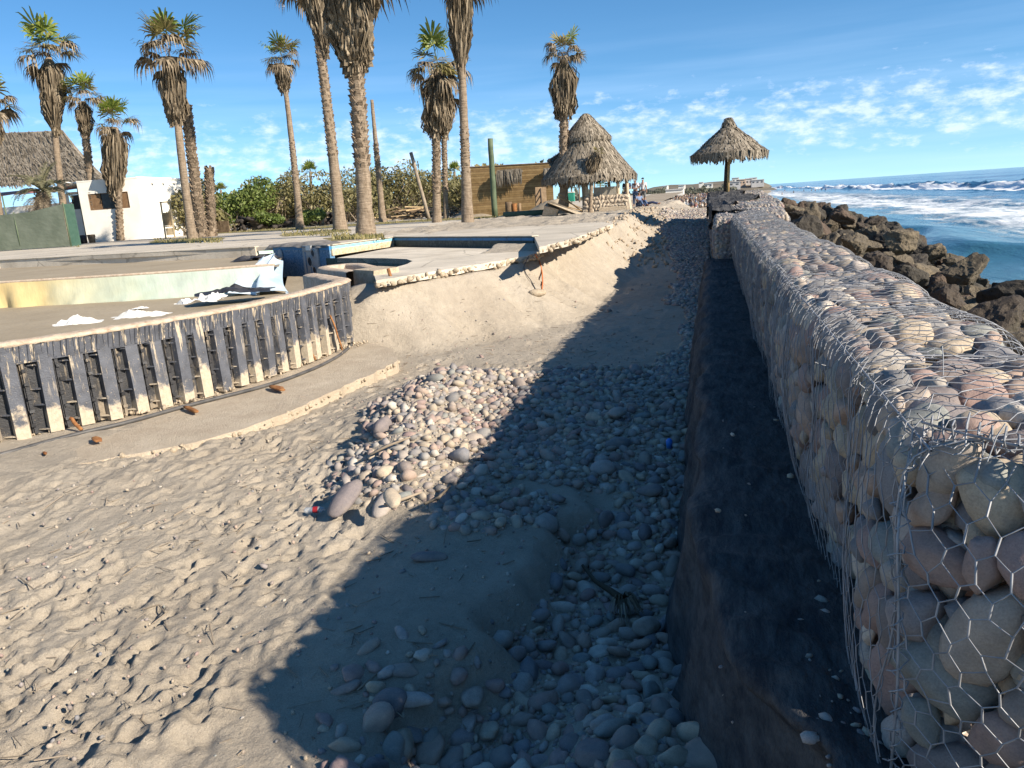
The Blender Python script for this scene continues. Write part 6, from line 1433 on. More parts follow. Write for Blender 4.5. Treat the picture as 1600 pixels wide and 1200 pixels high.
# ------------------------------------------------------------------ wreckage on the plaza
def build_wreckage():
    # fallen green pole
    A = aty(787, 336, 46); A[2] = ZP+.17; Bp = aty(858, 332, 46); mb = MB(); mb.tube([(0, 0, 0), ((Bp-A)[0], 0, 0)], .19, 12); tag(mb.build('fallen_pole', MAT['greenpole'], None, True, loc=A), 'thick green pole lying on the plaza before the plank wall', 'pole')
    # tilted slab of concrete in front of the palm
    p = aty(883, 341, 41); p[2] = ZP; mb = MB(); mb.box((0, 0, .38), (1.9, 1.3, .17), .15, -.12, .42, 0, .05); mb.box((-.75, .15, .28), (.7, .9, .62), .1, .2, .3, 0, .06); tag(mb.build('broken_slab', MAT['broken'], loc=p), 'tilted broken concrete slab lying on rubble before the kiosk palm', 'concrete slab')
    # log stack and dark logs behind the plaza
    for i, (px, py, y, w, h, d, mat, lab) in enumerate([(412, 356, 64, 38, 20, 1.4, 'brownlog', 'stacked brown beams behind the plaza, left stack'), (458, 353, 65, 28, 15, 1.2, 'brownlog', 'stacked brown beams beside the slim palm')]):
        p = aty(px, py, y); p[2] = ZP; s = y/FPX; rt = empty('beam_stack', p, .12); tag(rt, lab, 'timber', 'timber stacks'); n = 4; H_ = h*s/n
        for k in range(n):
            for j in range(2): mb = MB(); mb.box((rng.normal(0, .08), (j-.5)*d*.5, (k+.5)*H_), (w*s*rng.uniform(.9, 1.05), d*.46, H_*.92), rng.normal(0, .02)); mb.build('beam', MAT[mat], rt)
    for i, (px, py, y, n, lab) in enumerate([(382, 359, 63, 14, 'jumble of black burnt logs at the end of the left beam stack'), (437, 354, 63.5, 9, 'small pile of black logs between the beam stacks'), (518, 348, 66, 16, 'black burnt logs left of the leaning palm foot'), (668, 332, 70, 16, 'dark log heap behind the leaning grey pole'), (708, 331, 66, 22, 'tangled heap of dead branches and roots between the palms')]):
        p = aty(px, py, y); p[2] = ZP; rt = empty('log_heap', p); tag(rt, lab, 'logs', 'heaps of logs'); r = np.random.default_rng(i)
        for k in range(n):
            L = r.uniform(.7, 1.5); a = r.uniform(0, PI); e = r.normal(0, .25); c = np.array([r.normal(0, .55), r.normal(0, .4), .13+.9*r.random()**1.6*(1 if i != 1 else .5)]); d = np.array([math.cos(a)*math.cos(e), math.sin(a)*math.cos(e), math.sin(e)])*L/2
            mb = MB(); mb.tube([c-d, c+d], r.uniform(.09, .2) if i != 4 else r.uniform(.03, .08), 8); mb.build('log', MAT['darklog'] if i != 4 else MAT['greywood'], rt, True)
    p = aty(640, 336, 68); p[2] = ZP; rt = empty('plank_heap', p); tag(rt, 'untidy heap of pale planks before the bushes', 'planks'); r = np.random.default_rng(8)
    pm = mottled('pale_plank', (.34, .24, .13), (.52, .39, .23), 4, .85, .3, 30, .01, .25)
    for k in range(46):
        mb = MB(); mb.box((0, 0, 0), (r.uniform(1.2, 3.4), r.uniform(.1, .25), r.uniform(.04, .12)), r.normal(0, .5), r.normal(0, .1), r.normal(0, .13)); mb.build('plank', pm if r.random() < .7 else MAT['brownlog'], rt, loc=(r.normal(0, 1.5), r.normal(0, .6), .1+1.0*r.random()**1.5))
    # low plank fence
    p = aty(346, 362, 60); p[2] = ZP; rt = empty('plank_fence', p); tag(rt, 'short low fence of upright brown planks left of the log pile', 'fence')
    for k in range(12): mb = MB(); mb.box((0, 0, .5), (.13, .04, 1.0*rng.uniform(.93, 1.05)), rng.normal(0, .04)); mb.build('plank', MAT['brownlog'], rt, loc=(-.85+k*.15, 0, 0))
    # stumps by the plank wall and in front of it
    for i, (px, py, y, h, w, lab) in enumerate([(795, 328, 55, .95, .26, 'cut brown stump left of two by the fallen pole'), (804, 328, 55, .8, .2, 'rusty drum-like stump by the fallen pole'), (812, 328, 55, .8, .12, 'thin cut post right of the stumps'), (503, 350, 63, .8, .22, 'square cut stump before the bushes between palms')]):
        p = aty(px, py, y); p[2] = ZP; mb = MB(); mb.tube([(0, 0, 0), (0, 0, h*.5), (.02, 0, h)], [w*1.1, w, w*.95], 9); tag(mb.build('stump', MAT['brownlog'] if i != 1 else MAT['rust'], None, True, loc=p), lab, 'stump')
    # sand and rubble heap by the green pole
    p = aty(752, 331, 58); U, V = np.meshgrid(np.linspace(-1, 1, 24), np.linspace(-1, 1, 16), indexing='ij'); h = np.clip(1-U*U-V*V, 0, 1)*.85*(1+.3*fbm(U*3, V*3, 0, 3, 4)); mb = MB(); mb.grid(np.stack([U*2.4, V*1.2, h-.02], -1)); tag(mb.build('sand_heap', MAT['far_sand'], None, True, loc=(p[0], p[1], ZP)), 'low heap of pale sand beside the green pole', 'sand heap')
    p = aty(866, 328, 53); mb = MB(); mb.grid(np.stack([U*2.2, V*1.3, h*.9-.02], -1)); tag(mb.build('sand_heap', MAT['far_sand'], None, True, loc=(p[0], p[1], ZP)), 'heap of sand and rubble behind the tilted slab', 'sand heap')
    for i, (px, py, L, a) in enumerate([(900, 322, 2.2, .5), (893, 318, 1.8, .7), (905, 328, 1.6, .3)]):
        p = aty(px, py, 44.5); mb = MB(); mb.box((0, 0, 0), (L, .14, .05), .3, 0, a); tag(mb.build('loose_plank', MAT['wood'], loc=(p[0], p[1], max(p[2], ZP+.1))), ['long loose plank leaning beside the kiosk palm', 'shorter loose plank above the others beside the kiosk', 'lowest loose plank on the sand beside the kiosk'][i], 'plank')
build_wreckage()

# ------------------------------------------------------------------ white hut, big thatch, fence at the left
def build_left():
    y = 54; root = empty('white_hut', (0, 0, 0)); 
    def X(px, yy=y): return aty(px, 375, yy)[0]
    def Z(px, py, yy=y): return aty(px, py, yy)[2]
    xa, xb = X(158), X(236); zt = Z(232, 277)+.0; zb = ZP; ya = 53.; dp = 4.6
    O = np.array([(xa+xb)/2, ya, ZP]); root.location = O; root.rotation_euler = (0, 0, .22); tag(root, 'low white plastered hut with brown shuttered window', 'hut')
    xl = X(118); xr = xb; xbk = xb+1.9; yb = ya+dp
    h = zt-ZP
    mb = MB(); win = (X(170), X(222), Z(200, 325)-ZP, Z(200, 300)-ZP)
    def wallx(x0, x1, yy, z0, z1): return [(x0-O[0], yy-ya, z0), (x1-O[0], yy-ya, z0), (x1-O[0], yy-ya, z1), (x0-O[0], yy-ya, z1)]
    for q in (wallx(xa, win[0], ya, 0, h), wallx(win[1], xr, ya, 0, h), wallx(win[0], win[1], ya, 0, win[2]), wallx(win[0], win[1], ya, win[3], h)): mb.add(q, [(0, 1, 2, 3)])
    # right side: recedes, slightly lower at the far end; back and roof
    mb.add([(xr-O[0], 0, 0), (xbk-O[0], dp, 0), (xbk-O[0], dp, h*.97), (xr-O[0], 0, h)], [(0, 1, 2, 3)])
    mb.add([(xl-O[0], 2.2, 0), (xbk-O[0], dp, 0), (xbk-O[0], dp, h*.97), (xl-O[0], dp, h)], [(0, 1, 2, 3)])
    mb.add([(xa-O[0], 0, 0), (xa-O[0], 0, h), (xa-O[0], 2.2, h*.9), (xa-O[0], 2.2, 0)], [(0, 1, 2, 3)])
    mb.add([(xa-O[0], 0, h-.06), (xr-O[0], 0, h-.06), (xbk-O[0], dp, h*.97-.06), (xl-O[0], dp, h-.06), (xl-O[0], 2.2, h*.9)], [(0, 1, 2, 3, 4)])
    mb.build('wall', MAT['white'], root)
    mb = MB(); mb.box(((xa+xr)/2-O[0], .08, h+.02), (xr-xa+.04, .2, .1)); mb.tube([(xr-O[0], 0, h+.02), (xbk-O[0], dp, h*.97+.02)], .1, 6); mb.build('parapet', MAT['white'], root)
    # set-back left wing with a dark opening under a small gable
    mb = MB(); w2 = (X(124), X(142), Z(130, 326)-ZP, Z(130, 303)-ZP); yy = ya+2.2
    for q in (wallx(xl-.4, w2[0], yy, 0, h*.85), wallx(w2[1], xa, yy, 0, h*.9), wallx(w2[0], w2[1], yy, 0, w2[2]), wallx(w2[0], w2[1], yy, w2[3], h*.87)): mb.add(q, [(0, 1, 2, 3)])
    mb.build('wing_wall', MAT['white'], root)
    mb = MB(); mb.add([(w2[0]-O[0], yy-ya+.3, w2[2]), (w2[1]-O[0], yy-ya+.3, w2[2]), (w2[1]-O[0], yy-ya+.3, w2[3]), (w2[0]-O[0], yy-ya+.3, w2[3])], [(0, 1, 2, 3)]); wv = mb.build('opening', MAT['black'], root)  # black sheet behind the hole paints the shade inside
    mb = MB(); mb.box((X(112)-O[0], 1.3, h*.93), (.9, 2.2, .08), 0, 0, -.45); mb.box((X(132)-O[0], 1.3, h*.97), (1.4, 2.2, .08), 0, 0, -.3); mb.build('porch_roof', MAT['white'], root)
    # window: frame, louvred shutters, dark glass
    ww = win[1]-win[0]; wh = win[3]-win[2]; wc = ((win[0]+win[1])/2-O[0], .12, (win[2]+win[3])/2)
    mb = MB(); mb.box((wc[0], .16, wc[2]), (ww, .03, wh)); wn = mb.build('window', mottled('dark_glass', (.02, .022, .025), (.05, .05, .055), 2, .15, .0), root)
    shm = mottled('shutter_wood', (.13, .075, .04), (.22, .135, .07), 5, .7, .3)
    for sx in (-.36, .34):
        mb = MB(); mb.box((wc[0]+sx*ww, .08, wc[2]), (ww*.30, .04, wh*.96)); sh = mb.build('shutter', shm, wn)
        for k in range(8): mb = MB(); mb.box((wc[0]+sx*ww, .05, wc[2]-wh*.42+k*wh*.12), (ww*.27, .05, wh*.07), 0, .5)
    mb = MB()
    for a, b in (((-.5, -.5), (.5, -.5)), ((-.5, .5), (.5, .5)), ((-.5, -.5), (-.5, .5)), ((.5, -.5), (.5, .5))): mb.tube([(wc[0]+a[0]*ww, .02, wc[2]+a[1]*wh), (wc[0]+b[0]*ww, .02, wc[2]+b[1]*wh)], .035, 4)
    mb.build('frame', shm, wn)
    for k in range(3):                     # roof spouts on the right side
        f = .28+.22*k; mb = MB(); mb.box((xr-O[0]+1.9*f+.15, dp*f, h*.92), (.35, .14, .12)); mb.build('roof_spout', MAT['white'], root)
    # wooden frame with a tray beside the hut
    p = aty(268, 379, 50); p[2] = ZP; rt = empty('wooden_stand', p, .3); tag(rt, 'tall pale wooden sign stand at the right corner of the white hut', 'stand')
    hh = 64*50/FPX; wd = mottled('stand_wood', (.30, .23, .13), (.44, .35, .22), 5, .85, .3)
    for x in (-.33, .33): mb = MB(); mb.box((x, 0, hh/2), (.1, .1, hh), 0, 0, .02); mb.build('leg', wd, rt)
    mb = MB(); mb.box((0, 0, hh-.06), (.76, .09, .1)); mb.build('top_rail', wd, rt)
    mb = MB(); mb.box((0, .02, hh*.52), (.6, .05, .95)); b = mb.build('board', mottled('stand_board', (.28, .18, .09), (.42, .29, .15), 4, .8, .3), rt)
    mb = MB(); mb.box((0, -.02, hh*.32), (.66, .09, .08)); mb.build('cross_rail', wd, rt)
    mb = MB(); mb.box((0, .0, hh*.18), (.5, .05, .5)); mb.build('lower_board', wd, rt)
    # thatched hall behind
    yh = 66; rt = empty('thatched_hall', (aty(20, 300, yh)[0], yh, ZP)); tag(rt, 'large grey thatched hall roof behind the white hut', 'building')
    O2 = np.array(rt.location)
    ridge = [aty(-160, 214, yh), aty(96, 204, yh)]; eave = [aty(-160, 300, yh-5), aty(-40, 296, yh-5), aty(168, 282, yh-5)]; hip = aty(166, 284, yh)
    prof = [aty(96, 204, yh), aty(120, 222, yh-1), aty(142, 246, yh-2), aty(160, 275, yh-3)]
    rows = []
    for t in np.linspace(0, 1, 14):
        top = ridge[0]*(1-t)+ridge[1]*t if t < .7 else None
        a = ridge[0]+(ridge[1]-ridge[0])*t; b = np.array([eave[0][0]+(eave[2][0]-eave[0][0])*t, yh-5.5, eave[0][2]+(eave[2][2]-eave[0][2])*t])
        rows.append([a*(1-k)+b*k+np.array([0, 0, -.35*math.sin(PI*k)]) for k in np.linspace(0, 1, 10)])
    X1 = np.array(rows); mb = MB(); mb.grid(X1-O2)
    r = np.random.default_rng(7); 
    for i in range(5200):
        u, v = r.random()*12.99, r.random()*8.99; iu, iv = int(u), int(v); p = X1[iu, iv]+(X1[iu+1, iv]-X1[iu, iv])*(u-iu)+(X1[iu, iv+1]-X1[iu, iv])*(v-iv); d = (X1[iu, iv+1]-X1[iu, iv])*r.uniform(.4, .9)+r.normal(0, .06, 3); w = np.array([.09, 0, 0])*r.uniform(.5, 1.4); up = np.array([0, -.08, .08])*r.random()-O2
        mb.add([p-w+up, p+w+up, p+d+w*.4+up, p+d-w*.4+up], [(0, 1, 2, 3)])
    q = mb.build('front_thatch', MAT['thatch'], rt); q['kind'] = 'stuff'
    e0, e1 = X1[-1, 0], X1[-1, -1]; back = aty(170, 283, yh+5); mb = MB(); E = np.array([[e0+(e1-e0)*k, (e0+(e1-e0)*k)*(1-.99*k)+(back*.6+e0*.4)*.0+(e0+(back-e0)*k)*.99*k] for k in np.linspace(0, 1, 10)])
    E = np.array([[X1[-1, j], e0+(back-e0)*(j/9)+np.array([0, 0, -.35*math.sin(PI*j/9)])] for j in range(10)]); mb.grid(E-O2)
    for i in range(1500):
        j = r.random()*8.99; k = r.random(); ij = int(j); p = (E[ij, 0]*(1-k)+E[ij, 1]*k)*(1-(j-ij))+(E[ij+1, 0]*(1-k)+E[ij+1, 1]*k)*(j-ij); d = (E[ij+1, 0]-E[ij, 0])*.8; w = np.array([.02, .1, 0]); up = np.array([.08, -.03, .06])*r.random()-O2
        mb.add([p-w+up, p+w+up, p+d+up], [(0, 1, 2)])
    q = mb.build('hip_thatch', MAT['thatch'], rt); q['kind'] = 'stuff'
    mb = MB(); mb.box((aty(30, 330, yh)[0]-O2[0]-3, -2.2, 1.7), (14, .25, 3.4)); mb.build('wall', MAT['white'], rt)
    # flat white building edge and pink awning in front of the hall
    p = aty(60, 300, 58); mb = MB(); mb.box((0, 0, 1.75), (10.5, .3, 3.5)); o = mb.build('white_wall', MAT['white'], loc=(aty(50, 300, 58)[0], 58, ZP)); tag(o, 'white flat-roofed wing between the thatched hall and the hut', 'wall')
    pk = mottled('pink_awning', (.36, .15, .13), (.46, .22, .19), 2, .7, .1); a = aty(-60, 312, 53); b = aty(124, 294, 53); mb = MB(); U, V = np.meshgrid(np.linspace(0, 1, 30), np.linspace(0, 1, 6), indexing='ij')
    mb.grid(np.stack([(b[0]-a[0])*U, 3.*V, (b[2]-a[2])*U+.5*V-.12*np.sin(PI*V)+.05*np.sin(U*20)*(1-V)], -1)); rt = empty('awning', a); tag(rt, 'faded pink awning over the terrace behind the green fence', 'awning'); mb.build('canopy', pk, rt, True)
    for f in (0.02, .35, .68, .98): mb = MB(); mb.tube([((b[0]-a[0])*f, 0.05, ZP-a[2]), ((b[0]-a[0])*f, .05, (b[2]-a[2])*f)], .06, 7); mb.build('post', MAT['greenpole'], rt, True)
    mb = MB(); mb.box((0, 0, 1.1), (9.5, .1, 2.2)); o = mb.build('terrace_shade_panel', MAT['darklog'], loc=(aty(30, 330, 56.5)[0], 56.5, ZP)); tag(o, 'dark panel standing in for the shade at the back of the terrace under the pink awning', 'shade panel')  # near-black panel: the shade under the awning put in as colour
    # barrels
    for i, (px, col, lab) in enumerate([(118, 'black', 'black plastic bin beside the green fence'), (131, 'black', 'second black bin, between the first and the brown tub'), (144, 'brownlog', 'brown tub by the foot of the ragged palm')]):
        p = aty(px, 377, 50.5); p[2] = ZP; mb = MB(); mb.tube([(0, 0, 0), (0, 0, .3), (0, 0, .62), (0, 0, .64)], [.22, .26, .29, .2], 12); tag(mb.build('bin', MAT[col], None, True, loc=p), lab, 'bin')
    # green shade-cloth fence
    A = aty(-120, 395, 42); Bp = aty(110, 384, 42); rt = empty('cloth_fence', (Bp[0], 42, ZP)); tag(rt, 'grey-green shade cloth fence sagging between posts at the left edge', 'fence'); w = Bp[0]-A[0]
    U, V = np.meshgrid(np.linspace(0, 1, 50), np.linspace(0, 1, 12), indexing='ij'); zt = np.interp(U, [0, .52, .8, 1], [aty(-120, 345, 42)[2], aty(0, 337, 42)[2]-.02, aty(62, 330, 42)[2]-.0, aty(108, 318, 42)[2]])-ZP
    X2 = np.stack([-w+w*U, .10*np.sin(U*11)*V*(1-V)*2+.0*U-2.2*(1-U)*.5, .04+(zt-.04)*V], -1)
    t = NT('shade_cloth'); c_ = t.ramp(t.noise(1.2, 4), [(.3, (.11, .13, .095)), (.7, (.165, .185, .14))]); mb = MB(); mb.grid(X2); mb.build('cloth', t.done(c_, .85, t.bump(t.noise(2.5, 4, .5, t.map((1, 1, 2))), .3, .1), .2), rt, True)
    mb = MB(); mb.grid(np.stack([.02+.0*U[:12], np.linspace(0, .9, 12)[:, None]+0*V[:12], .04+(zt[-1]-.04)[None]*V[:12]], -1)); mb.build('end_cloth', mottled('green_cloth', (.03, .075, .055), (.05, .10, .075), 3, .8, .2), rt, True)
    for f in (0, .35, .7, 1): mb = MB(); x = -w+w*f; mb.tube([(x, .06-1.1*(1-f), 0), (x, .06-1.1*(1-f), float(np.interp(f, U[:, 0], zt[:, -1]))+.08)], .05, 7); mb.build('post', MAT['greenpole'], rt, True)
build_left()

# ------------------------------------------------------------------ people
SKIN = [mottled('skin_brown', (.19, .10, .065), (.24, .13, .085), 8, .6, .05), mottled('skin_tan', (.28, .16, .11), (.34, .2, .14), 8, .6, .05)]
def cloth_col(name, c): return mottled(name, tuple(k*.85 for k in c), c, 6, .85, .2)
CL = {'white': cloth_col('white_shirt', (.72, .71, .69)), 'dark': cloth_col('dark_cloth', (.05, .05, .055)), 'jeans': cloth_col('blue_jeans', (.075, .12, .22)), 'grey': cloth_col('grey_shorts', (.13, .13, .13)), 'blue': cloth_col('blue_cloth', (.02, .09, .38)), 'navy': cloth_col('navy_cloth', (.025, .035, .08)), 'check': cloth_col('blue_check', (.16, .22, .34)), 'hair': cloth_col('black_hair', (.02, .016, .013)), 'red': cloth_col('red_cloth', (.3, .06, .05))}
def skin_obj(name, verts, edges, radii, mat, parent, root=0):
    me = bpy.data.meshes.new(name); me.from_pydata([tuple(v) for v in verts], edges, []); me.materials.append(mat); o = bpy.data.objects.new(name, me); C.objects.link(o); o.parent = parent
    md = o.modifiers.new('Skin', 'SKIN'); md.use_smooth_shade = True
    for i, sv in enumerate(me.skin_vertices[0].data): sv.radius = radii[i] if hasattr(radii[i], '__len__') else (radii[i], radii[i]); sv.use_root = (i == root)
    sb = o.modifiers.new('Subd', 'SUBSURF'); sb.levels = sb.render_levels = 1
    return o
def person(label, loc, rz, joints, shirt, trousers, skin=0, hair='hair', long_tr=True, shorts_t=.9, hat=None, group=None, sc=1.):
    """joints: dict of pelvis, chest, neck, head, and per side sh, el, wr, hip, kn, an, toe"""
    J = {k: np.array(v, float) for k, v in joints.items()}; root = empty('person', loc, rz); root.scale = (sc,)*3; tag(root, label, 'person', group)
    names = ['pelvis', 'waist', 'chest', 'neck', 'chin', 'head']; J.setdefault('waist', (J['pelvis']+J['chest'])/2); J.setdefault('chin', J['neck']*.5+J['head']*.5)
    V = [J[n] for n in names]; Rr = [(.15, .11), (.135, .10), (.165, .11), .055, .072, .092]; E = [(0, 1), (1, 2), (2, 3), (3, 4), (4, 5)]; idx = {n: i for i, n in enumerate(names)}
    for s in 'lr':
        for n, rd, par in (('sh', .07, 'chest'), ('el', .045, 'sh'), ('wr', .034, 'el'), ('hd', .04, 'wr'), ('hip', .095, 'pelvis'), ('kn', .062, 'hip'), ('an', .042, 'kn'), ('toe', .04, 'an')):
            if n == 'hd': J[s+n] = J[s+'wr']+(J[s+'wr']-J[s+'el'])*.32
            idx[s+n] = len(V); V.append(J[s+n]); Rr.append(rd); E.append((idx[par if par in idx else s+par], idx[s+n]))
    skin_obj('body', V, E, Rr, SKIN[skin], root)
    # shirt
    v = [J['pelvis']*.85+J['waist']*.15, J['waist'], J['chest'], J['chest']*.5+J['neck']*.5]; rr = [(.165, .128), (.152, .118), (.182, .128), .075]; e = [(0, 1), (1, 2), (2, 3)]
    for s in 'lr': v += [J[s+'sh'], J[s+'sh']*.35+J[s+'el']*.65]; rr += [.086, .068]; n = len(v); e += [(2, n-2), (n-2, n-1)]
    skin_obj('shirt', v, e, rr, CL[shirt], root)
    v = [J['pelvis']]; rr = [(.165, .125)]; e = []
    for s in 'lr':
        v += [J[s+'hip'], J[s+'kn']]; rr += [.108, .078]; n = len(v); e += [(0, n-2), (n-2, n-1)]
        if long_tr: v.append(J[s+'kn']*.12+J[s+'an']*.88); rr.append(.062); e.append((n-1, n))
    skin_obj('trousers' if long_tr else 'shorts', v, e, rr, CL[trousers], root)
    hd = J['head']; d = (J['head']-J['neck']); d /= np.linalg.norm(d)
    vv, ff = ico(2); hv = vv*np.array([.102, .108, .10]); hv = hv[:, :]; keep = vv[:, 2] > -.15+.55*(vv[:, 1] < -.2); mp = {i: k for k, i in enumerate(np.nonzero(keep)[0])}
    fc = [tuple(mp[i] for i in f) for f in ff if all(i in mp for i in f)]; mb = MB(); mb.add(hv[keep]+hd+d*.03+np.array([0, .012, 0]), fc); mb.build('hair' if not hat else 'cap', CL[hat or hair], root, True)
    mb = MB(); mb.add(np.array([(-.018, -.095, -.01), (.018, -.095, -.01), (0, -.125, -.015), (0, -.095, .03)])+hd, [(0, 1, 2), (1, 3, 2), (3, 0, 2)]); mb.build('nose', SKIN[skin], root)
    return root
def stand(arm=.0, lean=0., fold=False, step=.0):
    j = dict(pelvis=(0, 0, .93), chest=(0, .0-lean, 1.30), neck=(0, -.01-lean, 1.48), head=(0, -.03-lean, 1.63))
    for s, q in (('l', -1), ('r', 1)):
        j[s+'sh'] = (q*.19, -lean, 1.39); j[s+'el'] = (q*.24, .03-lean, 1.12); j[s+'wr'] = (q*(.22 if not fold else .06), -.05-(.22 if fold else 0)-lean, .88 if not fold else 1.12)
        j[s+'hip'] = (q*.10, 0, .86); j[s+'kn'] = (q*.11, -.02+q*step*.5, .48); j[s+'an'] = (q*.11, .02+q*step, .08); j[s+'toe'] = (q*.13, -.12+q*step, .03)
    return j
def sit():
    j = dict(pelvis=(0, 0, .14), chest=(0, .05, .50), neck=(0, .02, .68), head=(0, -.02, .84))
    for s, q in (('l', -1), ('r', 1)):
        j[s+'sh'] = (q*.18, .05, .59); j[s+'el'] = (q*.26, -.08, .38); j[s+'wr'] = (q*.14, -.28, .36); j[s+'hip'] = (q*.1, -.04, .13); j[s+'kn'] = (q*.16, -.40, .36); j[s+'an'] = (q*.15, -.62, .08); j[s+'toe'] = (q*.16, -.76, .04)
    return j
def recline():
    j = dict(pelvis=(0, 0, .14), chest=(0, .30, .38), neck=(0, .40, .54), head=(0, .40, .70))
    for s, q in (('l', -1), ('r', 1)):
        j[s+'sh'] = (q*.18, .34, .46); j[s+'el'] = (q*.27, .42, .24); j[s+'wr'] = (q*.25, .30, .05); j[s+'hip'] = (q*.1, -.05, .13); j[s+'kn'] = (q*.13, -.45, .22); j[s+'an'] = (q*.13, -.86, .09); j[s+'toe'] = (q*.15, -.92, .17)
    return j
def build_people():
    def at(px, py, y):
        p = aty(px, py, y); p[2] = ZP+.12; return p
    g = 'people resting by the kiosk'
    person('man in white shirt and dark shorts standing with his back turned', at(1005, 321, 51), PI*.9, stand(.0, .02, False, .04), 'white', 'grey', 1, 'hair', False, group=g)
    person('person in white shirt and dark vest standing beside the man in shorts', at(993.5, 321, 50.6), -.5, stand(.0, 0, True, .05), 'white', 'jeans', 0, 'hair', True, group=g)
    person('person in a blue check shirt sitting on the ground before the standing pair', at(999, 325, 48.6), .7, sit(), 'check', 'jeans', 0, 'hair', True, group=g)
    person('person in dark clothes lying back with legs stretched out on the bank', at(1008, 324, 49), 1.5, recline(), 'navy', 'navy', 0, 'hair', True, group=g)
    person('person in navy with a bright blue cap leaning on the kiosk corner', at(980, 324, 48), .3, stand(0, .08, True, .05), 'navy', 'navy', 0, 'hair', True, hat='blue', group=g)
    p = aty(948, 325, 47); p[2] = ZP-.1; person('bare-armed person sitting inside the kiosk, seen above the counter', p, .2, stand(0, 0, False), 'red', 'dark', 1, 'hair', True, group=g)
build_people()

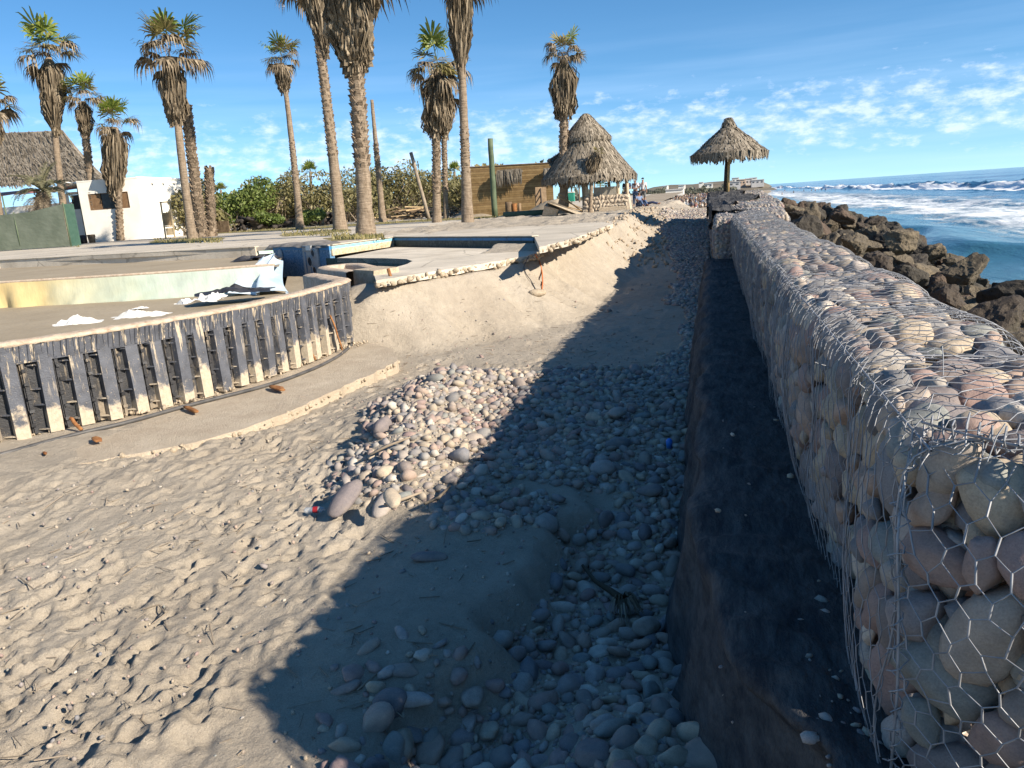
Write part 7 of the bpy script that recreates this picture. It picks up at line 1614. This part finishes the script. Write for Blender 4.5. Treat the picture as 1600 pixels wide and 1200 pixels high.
# ------------------------------------------------------------------ the far beach
def build_far():
    r = np.random.default_rng(23)
    # low-detail bathers as one crowd
    v, f = ico(1); V, Fc, n = [], [], 0
    def fig(x, y, z, h):
        nonlocal n
        for (oz, sx, sz) in ((.42, .17, .26), (.70, .21, .22), (.93, .09, .09)):
            V.append(v*np.array([sx, .14, sz])*h*.9+np.array([x, y, z+oz*h])); Fc.append(f+n); n += len(v)
        for s in (-1, 1):
            V.append(v*np.array([.07, .08, .24])*h+np.array([x+s*.08*h, y, z+.2*h])); Fc.append(f+n); n += len(v)
    def beach_z(y): return float(np.interp(y, [58, 75, 100, 1000], [.25, -.6, -1.9, -2.2]))
    for _ in range(360):
        y = 95+420*r.random()**1.1; px = r.uniform(1012, 1118)-max(0, (130-y))*.3+max(0, y-200)*.12; p = aty(px, 300, y); fig(p[0], y, beach_z(y)-.05, r.uniform(1.4, 1.8))
    t = NT('crowd_clothes'); m = t.done(t.ramp(t.rand(), [(0, (.12, .08, .06)), (.3, (.25, .17, .12)), (.5, (.08, .08, .1)), (.62, (.45, .42, .38)), (.78, (.22, .10, .09)), (.84, (.1, .14, .22)), (.9, (.3, .22, .16))], 'CONSTANT'), .8)
    tag(link('beach_crowd', mesh_data('beach_crowd', np.concatenate(V), np.concatenate(Fc), m)), 'distant crowd of bathers on the beach beyond the wall', 'crowd', kind='stuff')
    V, Fc, n = [], [], 0
    for px, py in [(1226, 298), (1240, 300), (1256, 298), (1268, 297), (1274, 297), (1279, 296), (1284, 296), (1290, 296), (1316, 294), (1335, 293), (1213, 313), (1196, 305), (1222, 303)]:
        p = atz(px, py, ZS+.3); V.append(v*np.array([.22, .2, .45])+p); Fc.append(f+n); n += len(v); V.append(v*np.array([.13, .13, .15])+p+np.array([0, 0, .55])); Fc.append(f+n); n += len(v)
    tag(link('swimmers', mesh_data('swimmers', np.concatenate(V), np.concatenate(Fc), m)), 'tiny swimmers standing in the surf far out', 'swimmers', kind='stuff')
    # wet lagoon on the beach
    t = NT('lagoon'); lm = t.done((.03, .07, .11), .08, t.bump(t.noise(.6, 3), .15, .2), .5); poly = [atz(x, y, -1.86) for x, y in ((1034, 312), (1060, 308.5), (1095, 308), (1112, 309), (1108, 315), (1085, 321), (1050, 321))]
    mb = MB(); mb.add([(p[0], p[1], -1.72) for p in poly], [tuple(range(7))]); tag(mb.build('lagoon', lm), kind='structure')
    # headland
    hl = MB(); P = []
    for px, zt in ((985, 3), (1010, 6), (1040, 7), (1075, 6), (1110, 7), (1150, 7), (1180, 5), (1196, 1.5), (1203, -1)):
        a = aty(px, 295, 640); P.append([(a[0], 560, -2.6), (a[0], 610, -1.0), (a[0], 650, zt*.6), (a[0], 720, zt), (a[0]+20, 900, zt)])
    hl.grid(np.array(P)); t = NT('headland_rock'); tag(hl.build('headland', t.done(t.ramp(t.noise(.06, 6), [(.35, (.10, .085, .065)), (.65, (.2, .17, .12))]), .95), smooth=True), kind='structure')
    wm = [MAT['white'], mottled('far_grey', (.42, .41, .4), (.5, .49, .47), .3), mottled('far_tan', (.5, .36, .26), (.58, .44, .32), .3)]
    dk = mottled('far_window', (.05, .06, .07), (.08, .09, .1), 1)
    B = [(1138, 1157, 292, 284.5, 600, 1, 'long grey house low on the headland'), (1144, 1155, 287, 278.5, 640, 0, 'white stepped house at the left of the headland'), (1155, 1165, 290, 281, 630, 2, 'tan house in the middle of the headland'), (1165, 1176, 289.5, 279.5, 640, 1, 'blue-grey house right of the tan one'), (1174, 1194, 288, 281.5, 620, 1, 'long low grey house at the tip of the headland'), (1172, 1183, 281, 278.3, 660, 0, 'white upper storey at the tip of the headland'),
         (1100, 1114, 294, 287.5, 520, 0, 'single white box house on the shore left of the headland'), (1040, 1068, 303, 296.5, 430, 0, 'long white sloping roofed shed behind the bathers'), (1060, 1070, 295, 290, 560, 0, 'small white house among trees far away'), (1036, 1043, 294, 291, 560, 0, 'tiny white house left of the others'), (1092, 1099, 289, 285.5, 600, 0, 'small pale house above the box house')]
    for x0, x1, y0, y1, d, k, lab in B:
        a = aty(x0, y0, d); b = aty(x1, y1, d); w = b[0]-a[0]; h = b[2]-a[2]+(x1-x0)*0*0; h = aty((x0+x1)/2, y1, d)[2]-aty((x0+x1)/2, y0, d)[2]; c = aty((x0+x1)/2, y0, d)
        rt = empty('far_house', c); tag(rt, lab, 'house', 'houses on the far shore'); mb = MB(); mb.box((0, 6, h/2-1), (w, 12, h+2)); mb.build('wall', wm[k], rt); mb = MB(); mb.box((0, 5.8, h+.25), (w*1.02, 12.6, .5)); mb.build('roof', wm[k if k else 1], rt)
        nw = max(2, int(w/3)) if h > 2.5 else 0
        for i in range(min(nw, 5)): mb = MB(); mb.box((-w/2+(i+.5)*w/min(nw, 5), -.05, h*.55), (w/min(nw, 5)*.4, .2, h*.25)); mb.build('window', dk, rt)
    # trees along the far shore, read as one dark band
    n = 9000; V = []
    px = r.uniform(870, 1150, n); d = r.uniform(470, 620, n)*np.where(px < 980, .45, 1.); D = np.array([ray(a, 295) for a in px]); P = D*(d/D[:, 1])[:, None]
    top = np.interp(px, [870, 980, 1000, 1150], [5, 3, 4.5, 3.5])*(.45+.8*np.abs(noise(px*.16, 0*px, 0, 3)))
    z = -1+top*r.random(n)**.7; c = np.stack([P[:, 0], P[:, 1], z], 1); a = r.normal(size=(n, 3)); a /= np.linalg.norm(a, axis=1)[:, None]; b = np.cross(a, r.normal(size=(n, 3))); b /= np.linalg.norm(b, axis=1)[:, None]; s = (r.uniform(.6, 1.6, n)*d/550)[:, None]
    vv = np.stack([c-a*s, c+b*s*.6, c+a*s, c-b*s*.6], 1).reshape(-1, 3)
    tag(link('far_trees', mesh_data('far_trees', vv, np.arange(4*n).reshape(-1, 4), leaf_mat('hazy_far_leaf', (.075, .082, .06), (.12, .125, .09), (.165, .16, .12)), False)), 'dark band of trees along the far shore', 'trees', kind='stuff')  # distance haze put into the greyed leaf colours
    # palms seen through the kiosk
    for i, (px, pt, d) in enumerate([(893, 291, 150), (905, 285, 150), (913, 286, 160), (929, 284, 155), (938, 288, 170)]):
        Bp = aty(px, 306, d); T = aty(px, pt, d)-Bp; rt = empty('far_palm', Bp); tag(rt, 'distant fan palm seen under the kiosk roof', 'palm', 'palms seen under the kiosk roof'); mb = MB(); mb.tube([(0, 0, -3), T*.5, T], .16, 6); mb.build('trunk', MAT['bark'], rt, True)
        rr = random.Random(i)
        for k in range(14): link('frond', FR[('green', PITCHES[1+k % 4], k % 2)], rt, T, (0, 0, 2.4*k), .8)
    p = aty(891, 308, 90); mb = MB(); mb.box((0, 0, .8), (.95, .8, 1.0)); rt = mb.build('green_container', mottled('green_steel', (.02, .18, .12), (.03, .25, .17), 2, .5, .1), loc=(p[0], p[1], p[2]-.8)); tag(rt, 'small bright green container seen left of the kiosk counter', 'container')
    m2 = MB(); m2.box((0, -.02, 1.34), (1.0, .85, .08)); m2.build('lid', MAT['white'], rt)
    # ground under those, behind the kiosk
    mb = MB(); mb.add([(-4.2, 61, ZP-.02), (-14, 420, ZP), (-60, 420, ZP), (-30, 90, ZP-.01), (-10, 62, ZP-.01)], [(0, 1, 2, 3, 4)]); tag(mb.build('back_sand', MAT['far_sand']), kind='structure')
build_far()
